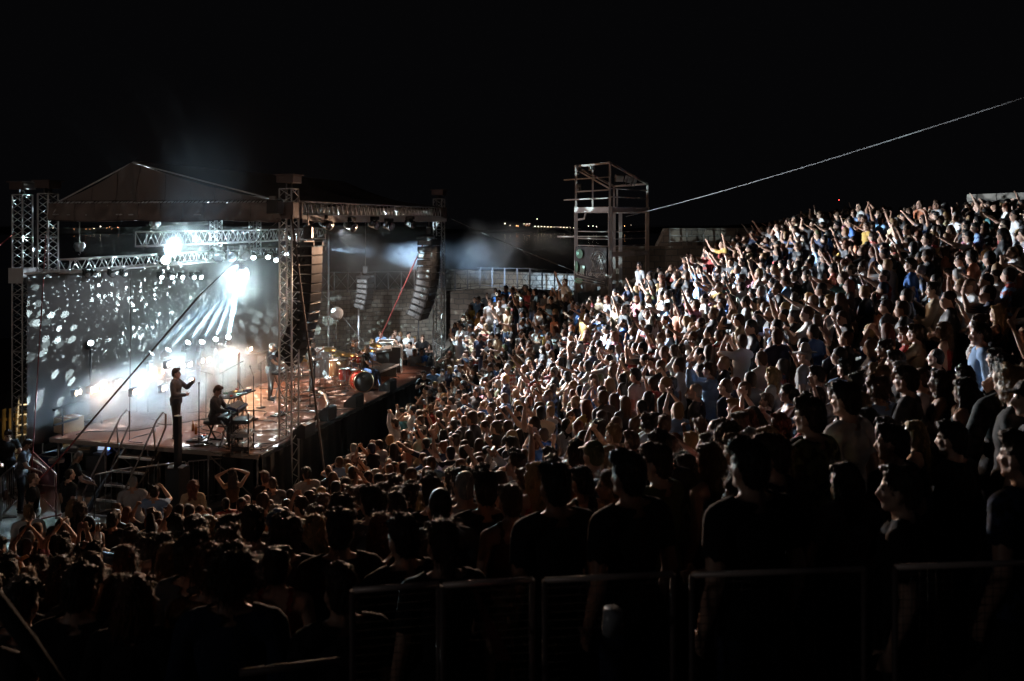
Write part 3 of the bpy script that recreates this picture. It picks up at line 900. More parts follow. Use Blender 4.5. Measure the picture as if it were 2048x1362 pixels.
def person_prims(sex, pose):
    f = sex == 'f'
    P = []
    I3 = Matrix.Identity(3)
    sw = .165 if f else .19
    lean = pose.get('lean', 0.0)
    sit = pose.get('sit', False)
    hip_z = pose.get('hip_z', .93)
    dz = hip_z - .93
    hipx = .095
    def up(p):                                     # leans the upper body about the hips
        p = Vector((p[0], p[1], p[2] + dz))
        q = p - Vector((0, 0, hip_z))
        q = Matrix.Rotation(-lean, 3, 'X') @ q
        return q + Vector((0, 0, hip_z))
    Rl = Matrix.Rotation(-lean, 3, 'X')
    P.append(('ell', up((0, 0, .985)), (.168 if f else .158, .118, .125), Rl, 'pelvis'))
    P.append(('ell', up((0, .004, 1.12)), (.122 if f else .142, .098, .15), Rl, 'torso'))
    P.append(('ell', up((0, -.004, 1.29)), (.142 if f else .168, .108 if f else .122, .175), Rl, 'torso'))
    if f:
        for s in (-1, 1): P.append(('ell', up((s * .064, .072, 1.285)), (.056, .052, .06), Rl, 'torso'))
    P.append(('cap', up((-sw + .04, -.012, 1.405)), up((sw - .04, -.012, 1.405)), .06, .06, 'torso'))
    for s in (-1, 1):
        P.append(('cap', up((s * .02, -.02, 1.47)), up((s * (sw - .03), -.015, 1.425)), .05, .05, 'torso'))
        P.append(('ell', up((s * (sw - .005), -.01, 1.405)), (.058, .06, .062), Rl, 'shoulder'))
    # head
    Hc = up((0, .012, 1.615))
    Rh = Rl @ Euler((pose.get('nod', 0.0), pose.get('roll', 0.0), pose.get('turn', 0.0)), 'XYZ').to_matrix()
    k = .95 if f else 1.0
    def hd(p): return Hc + Rh @ (Vector(p) * k)
    P.append(('cap', up((0, -.015, 1.43)), hd((0, -.018, -.03)), .052 if f else .06, .05 if f else .057, 'neck'))
    P.append(('ell', hd((0, -.012, .04)), (.075 * k, .094 * k, .096 * k), Rh, 'head'))
    P.append(('ell', hd((0, .028, -.015)), (.060 * k, .062 * k, .088 * k), Rh, 'head'))
    P.append(('ell', hd((0, .062, -.082)), (.030 * k, .026 * k, .026 * k), Rh, 'head'))
    for s in (-1, 1):
        P.append(('cap', hd((s * .05, .005, -.05)), hd((s * .022, .062, -.083)), .024 * k, .02 * k, 'head'))
        P.append(('ell', hd((s * .042, .055, -.012)), (.022 * k, .022 * k, .02 * k), Rh, 'head'))
        P.append(('ell', hd((s * .076, -.005, -.008)), (.012 * k, .022 * k, .033 * k), Rh @ Euler((.15, 0, -s * .35)).to_matrix(), 'head'))
        P.append(('ell', hd((s * .031, .0765, .018)), (.0125 * k, .010 * k, .0075 * k), Rh, 'eye'))
        P.append(('cap', hd((s * .015, .086, .036)), hd((s * .05, .073, .038)), .0065 * k, .005 * k, 'brow'))
    P.append(('cap', hd((0, .086, .022)), hd((0, .108, -.022)), .009 * k, .0135 * k, 'head'))
    for s in (-1, 1): P.append(('ell', hd((s * .012, .097, -.025)), (.009, .010, .008), Rh, 'head'))
    P.append(('ell', hd((0, .086, -.05)), (.024 * k, .010 * k, .0085 * k), Rh, 'lip'))
    # arms
    sh = [up((s * (sw + .008), -.012, 1.40)) for s in (-1, 1)]
    pal = pose.get('palm', ((0, 1, 0), (0, 1, 0)))
    for i, s in enumerate((-1, 1)):
        T = pose['hands'][i]; pole = pose['poles'][i]
        T = Vector((T[0], T[1], T[2] + dz))
        E, W = two_bone(sh[i], T, .285, .255, pole)
        P.append(('cap', sh[i], E, .047 if f else .054, .036 if f else .043, 'uarm%d' % i))
        P.append(('cap', E, E.lerp(W, .35), .036 if f else .042, .036 if f else .043, 'farm%d' % i))
        P.append(('cap', E.lerp(W, .35), W, .036 if f else .043, .024 if f else .029, 'farm%d' % i))
        P += hand_prims(W, E, pal[i], pose.get('curl', (.35, .35))[i], -1 if i == 0 else 1)
    # legs
    for i, s in enumerate((-1, 1)):
        Hp = Vector((s * hipx, 0, hip_z))
        if 'feet' in pose:
            A = Vector(pose['feet'][i]); kp = Vector(pose.get('kpole', (0, 1, 0)))
            K, A = two_bone(Hp, A, .45, .42, kp)
        else:
            K = Vector((s * .105, .01 + .015 * s, .49)); A = Vector((s * .115, -.02 + .03 * s, .085))
        P.append(('cap', Hp, K, .092 if f else .088, .058, 'thigh'))
        P.append(('cap', K, K.lerp(A, .35), .056, .058, 'calf'))
        P.append(('cap', K.lerp(A, .35), A, .058, .038, 'calf'))
        P.append(('cap', A + Vector((0, -.035, -.04)), A + Vector((s * .02, .14, -.05)), .037, .034, 'foot'))
    return P, Matrix.Translation(Hc) @ Rh.to_4x4() @ Matrix.Scale(k, 4)

def prims_mesh(P):
    mb = MB()
    for p in P:
        if p[0] == 'ell':
            mb.ball(p[1], p[2], 16, 10, p[3])
        else:
            a, b, ra, rb = Vector(p[1]), Vector(p[2]), p[3], p[4]
            d = b - a
            if d.length < 1e-5: mb.ball(a, ra); continue
            prof = []
            for i in range(0, 5): t = PI / 2 * i / 4; prof.append((max(1e-6, ra * math.sin(t)), -ra * math.cos(t)))
            for i in range(0, 5): t = PI / 2 * i / 4; prof.append((max(1e-6, rb * math.cos(t)), d.length + rb * math.sin(t)))
            mb.lathe(prof, 12, Matrix.Translation(a) @ aim(d))
    return mb

def sdf_all(P, X):
    """signed distance of points X (n,3) to every primitive (n, k)"""
    out = np.empty((len(X), len(P)), dtype=np.float32)
    for j, p in enumerate(P):
        if p[0] == 'ell':
            R = np.array(p[3]); r = np.array(p[2])
            q = (X - np.array(p[1])) @ R
            k0 = np.linalg.norm(q / r, axis=1); k1 = np.linalg.norm(q / (r * r), axis=1)
            out[:, j] = k0 * (k0 - 1) / np.maximum(k1, 1e-6)
        else:
            a, b = np.array(p[1]), np.array(p[2])
            ab = b - a
            t = np.clip(((X - a) @ ab) / max(ab @ ab, 1e-9), 0, 1)
            r = p[3] + (p[4] - p[3]) * t
            out[:, j] = np.linalg.norm(X - a - t[:, None] * ab, axis=1) - r
    return out

def eval_mods(me, mods):
    o = bpy.data.objects.new('temp', me)
    COL.objects.link(o)
    for typ, kw in mods:
        m = o.modifiers.new(typ, typ)
        for k, v in kw.items(): setattr(m, k, v)
    dg = bpy.context.evaluated_depsgraph_get()
    out = bpy.data.meshes.new_from_object(o.evaluated_get(dg))
    bpy.data.objects.remove(o)
    return out

def arr(me):
    v = np.empty(len(me.vertices) * 3, dtype=np.float32); me.vertices.foreach_get('co', v)
    n = np.empty(len(me.vertices) * 3, dtype=np.float32); me.vertices.foreach_get('normal', n)
    return v.reshape(-1, 3), n.reshape(-1, 3)

def sub_mesh(me, keep, name, push, material, smooth=4):
    """the kept faces of a body as a garment of its own, lifted off the skin"""
    v, n = arr(me)
    ls = np.empty(len(me.polygons), dtype=np.int32); me.polygons.foreach_get('loop_start', ls)
    lt = np.empty(len(me.polygons), dtype=np.int32); me.polygons.foreach_get('loop_total', lt)
    vi = np.empty(len(me.loops), dtype=np.int32); me.loops.foreach_get('vertex_index', vi)
    faces = [vi[ls[i]:ls[i] + lt[i]].tolist() for i in np.nonzero(keep)[0]]
    used = sorted({i for f in faces for i in f})
    mp = {u: k for k, u in enumerate(used)}
    U_ = np.array(used)
    co = v[U_] + n[U_] * push(v[U_])[:, None]
    g = bpy.data.meshes.new(name)
    g.from_pydata(co.tolist(), [], [[mp[i] for i in f] for f in faces])
    g.polygons.foreach_set('use_smooth', [True] * len(g.polygons))
    g.materials.append(material)
    g.update()
    if smooth:
        g2 = eval_mods(g, [('SMOOTH', dict(iterations=smooth, factor=.6))]); g2.name = name; return g2
    return g

SKIN_R = {'head', 'neck', 'hand', 'eye', 'brow', 'lip', 'farm0', 'farm1', 'uarm0', 'uarm1', 'shoulder'}
def build_proto(sex, pose, voxel=.0115, seed=0):
    P, Hm = person_prims(sex, pose)
    raw = prims_mesh(P).mesh('person', M_SKIN)
    me = eval_mods(raw, [('REMESH', dict(mode='VOXEL', voxel_size=voxel, use_smooth_shade=True)),
                         ('SMOOTH', dict(iterations=2, factor=.5)), ('DECIMATE', dict(ratio=.36))])
    me.name = 'person'
    v, n = arr(me)
    ctr = np.empty(len(me.polygons) * 3, dtype=np.float32); me.polygons.foreach_get('center', ctr)
    ctr = ctr.reshape(-1, 3)
    D = sdf_all(P, ctr)
    near = D.argmin(1)
    regs = np.array([p[-1] for p in P])
    reg = regs[near]
    me.materials.clear()
    for m in (M_SKIN, M_EYE, M_LIP, M_SHOE): me.materials.append(m)
    mi = np.zeros(len(reg), dtype=np.int32)
    mi[(reg == 'eye') | (reg == 'brow')] = 1
    mi[reg == 'lip'] = 2
    mi[reg == 'foot'] = 3
    me.polygons.foreach_set('material_index', mi)
    # how far down each arm a face lies
    tarm = np.full(len(reg), 9.0)
    for i in (0, 1):
        p = [q for q in P if q[-1] == 'uarm%d' % i][0]
        a, b = np.array(p[1]), np.array(p[2])
        sel = reg == 'uarm%d' % i
        tarm[sel] = ((ctr[sel] - a) @ (b - a)) / ((b - a) @ (b - a))
        fsel = reg == 'farm%d' % i
        tarm[fsel] = 1.5
    torso = np.isin(reg, ['torso', 'pelvis'])
    hipz = pose.get('hip_z', .93)
    def wr(X, amp):
        return amp * (np.sin(X[:, 2] * 41 + 9 * np.sin(X[:, 0] * 13 + seed)) * .5 + np.sin(X[:, 0] * 37 + X[:, 2] * 23 + seed) * .5)
    def loose(X):
        k = np.clip((hipz + .35 - X[:, 2]) / .3, 0, 1)
        return .017 + .016 * k + wr(X, .006)
    low = (ctr[:, 2] > hipz - .09) & (np.isin(reg, ['thigh', 'pelvis', 'torso'])) if not pose.get('sit') else torso
    tee = low | np.isin(reg, ['shoulder']) | (tarm < .62)
    neckz = Hm.translation.z - .165
    tee &= ~((ctr[:, 2] > neckz + .035))| (np.abs(ctr[:, 0]) > .09)
    tank = (low & (ctr[:, 2] < hipz + .455)) | ((reg == 'torso') & (np.abs(np.abs(ctr[:, 0]) - .085) < .022) & (ctr[:, 2] > hipz + .42))
    long_ = tee | (tarm < 1.6)
    dress = tank | (np.isin(reg, ['pelvis', 'thigh']))
    out = dict(P=P, Hm=Hm, body=me, sex=sex, pose=pose, reg=reg, ctr=ctr)
    out['make'] = dict(tee=lambda: sub_mesh(me, tee, 'shirt', loose, M_SHIRT), tank=lambda: sub_mesh(me, tank, 'shirt', lambda X: .009 + wr(X, .002), M_SHIRT),
                       long=lambda: sub_mesh(me, long_, 'shirt', loose, M_SHIRT))
    out['trousers'] = sub_mesh(me, np.isin(reg, ['pelvis', 'thigh', 'calf']), 'trousers', lambda X: .011 + wr(X, .003), M_TROU)
    return out

# poses: hands as targets in body space (x to the person's right, y forward, z up)
POSES = {
 'arms down':            dict(hands=((-.25, .03, .88), (.25, .03, .88)), poles=((-.3, -1, 0), (.3, -1, 0)), palm=((1, 0, 0), (-1, 0, 0))),
 'arms folded in front': dict(hands=((.08, .20, 1.17), (-.08, .23, 1.14)), poles=((-.8, -.2, -1), (.8, -.2, -1)), palm=((0, -1, .2), (0, -1, .2)), curl=(.5, .5), turn=.15),
 'right arm raised':     dict(hands=((-.22, .10, .92), (.24, .22, 1.88)), poles=((-.3, -1, 0), (1, .2, 0)), palm=((1, 0, 0), (-.2, 1, 0)), curl=(.4, .15), nod=.1),
 'clapping overhead':    dict(hands=((-.045, .14, 1.86), (.045, .14, 1.87)), poles=((-1, .1, 0), (1, .1, 0)), palm=((1, 0, 0), (-1, 0, 0)), curl=(.1, .1), nod=.12),
 'holding up a phone':   dict(hands=((-.07, .33, 1.60), (.07, .33, 1.60)), poles=((-.8, -.1, -1), (.8, -.1, -1)), palm=((.6, -.6, 0), (-.6, -.6, 0)), curl=(.8, .8)),
 'clapping at chest':    dict(hands=((-.04, .30, 1.34), (.04, .31, 1.35)), poles=((-.9, -.2, -.8), (.9, -.2, -.8)), palm=((1, 0, 0), (-1, 0, 0)), curl=(.1, .1), turn=-.12),
 'left fist raised':     dict(hands=((-.30, .18, 1.76), (.2, .16, .98)), poles=((-1, .1, -.5), (.3, -1, 0)), palm=((.3, 1, 0), (-1, 0, 0)), curl=(1.35, .5), nod=.08),
 'hands on head':        dict(hands=((-.10, .02, 1.74), (.10, .02, 1.74)), poles=((-1, .1, .3), (1, .1, .3)), palm=((.8, -.3, -.5), (-.8, -.3, -.5)), curl=(.5, .5)),
 'left arm stretched out': dict(hands=((-.32, .46, 1.62), (.22, .08, .92)), poles=((-.6, 0, -1), (.3, -1, 0)), palm=((0, .2, -1), (-1, 0, 0)), curl=(.2, .4), turn=.1),
 'holding a cup':        dict(hands=((-.13, .30, 1.20), (.24, .05, .89)), poles=((-.5, -.6, -1), (.3, -1, 0)), palm=((1, 0, 0), (-1, 0, 0)), curl=(.95, .4), turn=-.2),
 'hands in pockets':     dict(hands=((-.20, .10, .95), (.20, .10, .95)), poles=((-1, -.6, 0), (1, -.6, 0)), palm=((1, 0, 0), (-1, 0, 0)), curl=(1.0, 1.0), turn=.3),
 'drinking':             dict(hands=((-.23, .05, .89), (.05, .21, 1.52)), poles=((-.3, -1, 0), (1, .1, -.9)), palm=((1, 0, 0), (-.8, -.5, 0)), curl=(.4, .9), nod=.15, turn=-.25),
 'both arms spread high': dict(hands=((-.50, .22, 1.72), (.46, .26, 1.80)), poles=((-.6, -.2, -1), (.6, -.2, -1)), palm=((0, 1, 0), (0, 1, 0)), curl=(.25, .25), nod=.14),
 'pointing forward':     dict(hands=((-.22, .02, .90), (.20, .56, 1.66)), poles=((-.3, -1, 0), (.7, .0, -1)), palm=((1, 0, 0), (0, -.2, -1)), curl=(.4, .3), turn=-.1),
 'arms crossed':         dict(hands=((.13, .17, 1.22), (-.13, .19, 1.19)), poles=((-1, -.3, -.8), (1, -.3, -.8)), palm=((0, -1, 0), (0, -1, 0)), curl=(.6, .6), turn=-.3, nod=-.08),
 'hand at chin':         dict(hands=((-.05, .20, 1.46), (.16, .18, 1.12)), poles=((-.6, -.1, -1), (.8, -.3, -1)), palm=((.3, -1, 0), (-1, 0, 0)), curl=(.9, .5), turn=.2),
}
SPECIAL = {
 'keys sitting': dict(hands=((-.16, .45, 1.12), (.16, .45, 1.12)), poles=((-.6, -.4, -1), (.6, -.4, -1)), palm=((0, 0, -1), (0, 0, -1)), curl=(.5, .5), hip_z=.60, sit=True, lean=.12, nod=-.35,
                      feet=((-.14, .52, .09), (.16, .42, .09)), kpole=(0, 1, .6)),
 'drums sitting': dict(hands=((-.22, .42, 1.22), (.2, .45, 1.28)), poles=((-.8, -.3, -1), (.8, -.3, -1)), palm=((.2, 0, -1), (-.2, 0, -1)), curl=(1.2, 1.2), hip_z=.62, sit=True, lean=.05, nod=-.15,
                      feet=((-.22, .5, .09), (.24, .48, .09)), kpole=(0, 1, .6)),
 'keys standing': dict(hands=((-.14, .42, 1.08), (.16, .42, 1.08)), poles=((-.6, -.5, -1), (.6, -.5, -1)), palm=((0, 0, -1), (0, 0, -1)), curl=(.5, .5), lean=.06, nod=-.3),
 'guitar':       dict(hands=((-.36, .27, 1.16), (.06, .22, 1.05)), poles=((-.6, -.4, -1), (.9, -.6, -.6)), palm=((0, 0, 1), (0, -1, 0)), curl=(1.1, .7), nod=-.2),
 'at microphone': dict(hands=((-.2, .36, 1.38), (.14, .25, 1.12)), poles=((-.6, -.3, -1), (.8, -.4, -1)), palm=((.6, 0, .5), (-1, 0, 0)), curl=(1.0, .8), nod=.02),
 'at desk':      dict(hands=((-.2, .40, 1.02), (.22, .38, 1.02)), poles=((-.7, -.5, -.6), (.7, -.5, -.6)), palm=((0, 0, -1), (0, 0, -1)), curl=(.4, .4), lean=.18, nod=-.35),
}
PROTO = {}
def proto(sex, pose):
    k = (sex, pose)
    if k not in PROTO:
        PROTO[k] = build_proto(sex, POSES.get(pose) or SPECIAL[pose], seed=len(PROTO))
    return PROTO[k]

# hair, in head space (origin between the ears, y forward)
def hair_mesh(kind, seed=1):
    E3 = Matrix.Identity(3)
    r_ = random.Random(seed)
    P = []
    def ell(c, r): P.append(('ell', Vector(c), r, E3, kind))
    def cap(a, b, ra, rb): P.append(('cap', Vector(a), Vector(b), ra, rb, kind))
    vox, amp = .011, .004
    if kind in ('cap', 'hat'):
        ell((0, -.012, .062), (.085, .10, .082))
        ell((0, -.05, .0), (.07, .055, .07))
    elif kind == 'buzz':
        ell((0, -.02, .046), (.0775, .092, .0945)); ell((0, -.045, .0), (.068, .06, .08)); amp = .001
    else:
        ell((0, -.02, .057), (.083, .096, .09))
        ell((0, -.052, .0), (.074, .062, .085))
        cap((-.055, .045, .098), (.055, .04, .10), .026, .026)
    if kind == 'short':
        for i in range(9):
            t = r_.uniform(-1, 1); ell((t * .05, r_.uniform(-.04, .065), .118 + r_.uniform(0, .018) - abs(t) * .02), (.03, .032, .024))
        amp = .006
    if kind == 'curly':
        for i in range(60):
            a = r_.uniform(0, 2 * PI); h = r_.uniform(-.05, .15)
            rad = .09 * math.sqrt(max(.1, 1 - ((h - .04) / .14) ** 2))
            y = math.sin(a) * rad * 1.1 - .02
            if y > .05 and h < .07: continue
            ell((math.cos(a) * rad, y, h), (.026, .026, .024))
        amp = .008
    if kind == 'long':
        for s in (-1, 1):
            cap((s * .066, .005, .04), (s * .078, -.015, -.12), .03, .032)
            cap((s * .078, -.015, -.12), (s * .085, .0, -.27), .032, .022)
            cap((s * .04, -.075, .0), (s * .06, -.085, -.18), .05, .046)
            cap((s * .06, -.085, -.18), (s * .05, -.09, -.36), .044, .024)
        cap((0, -.085, 0), (0, -.095, -.2), .05, .048); cap((0, -.095, -.2), (0, -.095, -.38), .046, .028)
        amp = .008
    if kind == 'wavy':
        for s in (-1, 1):
            for i in range(7):
                z = .05 - i * .05
                ell((s * (.074 + .014 * math.sin(i * 1.7)), -.01 - .01 * math.cos(i), z), (.036, .045, .04))
                ell((s * .045, -.088 - .012 * math.sin(i * 1.3 + s), z), (.05, .04, .045))
        amp = .01
    if kind == 'bun':
        ell((0, -.085, .11), (.05, .048, .045)); amp = .005
    if kind == 'ponytail':
        ell((0, -.105, .06), (.03, .03, .03))
        cap((0, -.125, .06), (0, -.16, -.05), .028, .035); cap((0, -.16, -.05), (0, -.135, -.24), .035, .014); amp = .006
    if kind == 'bob':
        for s in (-1, 1):
            cap((s * .068, .0, .04), (s * .08, .005, -.1), .032, .03)
            cap((s * .04, -.07, .0), (s * .05, -.075, -.1), .05, .045)
        cap((0, -.08, 0), (0, -.085, -.1), .05, .045); amp = .007
    if kind == 'cap':
        P.append(('ell', Vector((0, .10, .06)), (.07, .075, .010), Euler((-.12, 0, 0)).to_matrix(), kind)); amp = 0
    if kind == 'hat':
        P.append(('ell', Vector((0, -.005, .055)), (.17, .185, .011), Euler((-.06, 0, 0)).to_matrix(), kind))
        cap((0, -.01, .08), (0, -.015, .135), .085, .07); amp = 0
    raw = prims_mesh(P).mesh('hair', M_HAIR)
    me = eval_mods(raw, [('REMESH', dict(mode='VOXEL', voxel_size=vox, use_smooth_shade=True)), ('SMOOTH', dict(iterations=2, factor=.5))])
    v, n = arr(me)
    if amp:
        ang = np.arctan2(v[:, 0], -v[:, 1] + .02)
        d = np.sin(ang * 31 + v[:, 2] * 18 + 5 * np.sin(v[:, 2] * 21 + seed)) * .6 + np.sin(ang * 17 - v[:, 2] * 37 + 3 * np.sin(v[:, 0] * 47)) * .4
        v2 = v + n * (d * amp)[:, None]
        me.vertices.foreach_set('co', v2.ravel())
    me.update()
    # loose strands that break the outline
    if kind not in ('cap', 'hat', 'buzz'):
        v, n = arr(me)
        vv = v.tolist(); nn = n.tolist()
        faces = [list(p.vertices) for p in me.polygons]
        ns = {'short': 420, 'curly': 700, 'long': 620, 'wavy': 700, 'bun': 380, 'ponytail': 400, 'bob': 450}[kind]
        base = len(vv)
        for _ in range(ns):
            i = r_.randrange(base)
            p = Vector(vv[i]); N = Vector(nn[i])
            if p.y > .07: continue
            dn = Vector((0, -.1, -1)); tng = (dn - N * dn.dot(N))
            L = r_.uniform(.012, .032) if kind in ('short', 'bun') else r_.uniform(.03, .085)
            if kind == 'short' and p.z > .08: tng = Vector((r_.uniform(-1, 1), .6, r_.uniform(0, .4)))
            dd = (tng.normalized() + N * r_.uniform(.15, .75) + Vector((r_.uniform(-.4, .4), r_.uniform(-.4, .4), r_.uniform(-.2, .3)))).normalized()
            sd = dd.cross(N)
            sd = sd.normalized() * .0022 if sd.length > 1e-4 else Vector((.002, 0, 0))
            m_ = p + dd * L * .55 + N * L * .08; e_ = p + dd * L - Vector((0, 0, L * .25))
            k = len(vv)
            vv += [tuple(p - sd - N * .003), tuple(p + sd - N * .003), tuple(m_ + sd * .8), tuple(m_ - sd * .8), tuple(e_)]
            faces += [[k, k + 1, k + 2, k + 3], [k + 3, k + 2, k + 4]]
        m2 = bpy.data.meshes.new('hair')
        m2.from_pydata(vv, [], faces)
        m2.polygons.foreach_set('use_smooth', [True] * len(faces))
        m2.materials.append(M_HAIR)
        m2.update()
        me = m2
    me.name = 'hair'
    return me
HAIR = {}
def hair(kind):
    if kind not in HAIR:
        HAIR[kind] = hair_mesh(kind, 3 + len(HAIR))
    return HAIR[kind]

HAIR_COLS = {'black': (.012, .010, .009), 'dark brown': (.030, .018, .012), 'brown': (.075, .040, .022), 'blond': (.36, .23, .10),
             'auburn': (.11, .035, .015), 'grey': (.22, .21, .20), 'fair': (.23, .14, .07)}
SHIRT_COLS = {'black': (.012, .012, .013), 'white': (.62, .62, .62), 'navy': (.015, .022, .05), 'dark grey': (.06, .06, .065), 'light grey': (.30, .30, .31),
              'light blue': (.22, .36, .58), 'blue': (.03, .10, .30), 'beige': (.42, .33, .22), 'red': (.32, .04, .035), 'mustard': (.36, .22, .06),
              'olive': (.09, .10, .045), 'pink': (.55, .22, .27), 'brown': (.10, .055, .03), 'teal': (.05, .15, .16), 'orange': (.45, .17, .09)}
TROU = [(.015, .016, .02), (.03, .04, .075), (.08, .10, .16), (.2, .18, .14), (.01, .01, .011)]

def make_person(loc, rz, sex, pose, hkind, hcol, top, tcol, height=1.75, label='', group=None, trou=None, patt=False, name='person', mirror=False, tilt=(0, 0)):
    pr = proto(sex, pose)
    o = bpy.data.objects.new(name, pr['body'])
    COL.objects.link(o)
    o.location = loc; o.rotation_euler = (0, 0, rz)
    s = height / 1.75
    o.scale = (-s if mirror else s, s, s)
    o.rotation_euler = (tilt[0], tilt[1], rz)
    tag(o, label, 'person', group)
    if top not in pr: pr[top] = pr['make'][top]()
    sh = bpy.data.objects.new('shirt', pr[top]); COL.objects.link(sh); sh.parent = o
    sh.color = (*SHIRT_COLS[tcol], 1)
    if patt:
        sh.material_slots[0].link = 'OBJECT'; sh.material_slots[0].material = M_PATT
    tr = bpy.data.objects.new('trousers', pr['trousers']); COL.objects.link(tr); tr.parent = o
    tr.color = (*(trou or rng.choice(TROU)), 1)
    if hkind:
        h = bpy.data.objects.new('hat' if hkind in ('hat', 'cap') else 'hair', hair(hkind)); COL.objects.link(h); h.parent = o
        h.matrix_local = pr['Hm']
        h.color = (*HAIR_COLS.get(hcol, SHIRT_COLS.get(hcol, (.02, .02, .02))), 1)
    return o
# ---------------------------------------------------------------- the audience
FOCUS = Vector((-8.2, 23.2))
def facing(x, y, jit=0.0):
    a = math.atan2(FOCUS.y - y, FOCUS.x - x) - PI / 2
    return a + jit
def stand_at(px, py, h):
    """where on the tiers somebody of height h stands whose crown shows at (px, py)"""
    ds = np.arange(4.15, 52, .05)
    xs = (px - 1024) / FPX * ds
    zt = tier(xs, ds) + h
    zr = CAM_Z - (py - HY) / FPX * ds
    i = np.nonzero(zr <= zt)[0]
    i = i[0] if len(i) else len(ds) - 1
    d = float(ds[i]); x = float(xs[i])
    return x, d, tier1(x, d)

POLY = [(-60,1500),(-60,1090),(110,1030),(180,1000),(255,1005),(330,1010),(400,1000),(520,985),(600,962),(660,925),(715,880),(770,855),(800,818),(850,776),(880,752),(895,715),(890,668),(905,642),(935,612),(955,592),(985,578),(1030,566),(1120,572),(1170,588),(1230,580),(1262,545),(1330,528),(1420,485),(1500,460),(1550,438),(1620,424),(1720,412),(1830,408),(1935,402),(2130,392),(2130,1500)]
def inside(x, y):
    c = False; n = len(POLY)
    for i in range(n):
        (x1, y1), (x2, y2) = POLY[i], POLY[(i + 1) % n]
        if (y1 > y) != (y2 > y) and x < (x2 - x1) * (y - y1) / (y2 - y1) + x1: c = not c
    return c

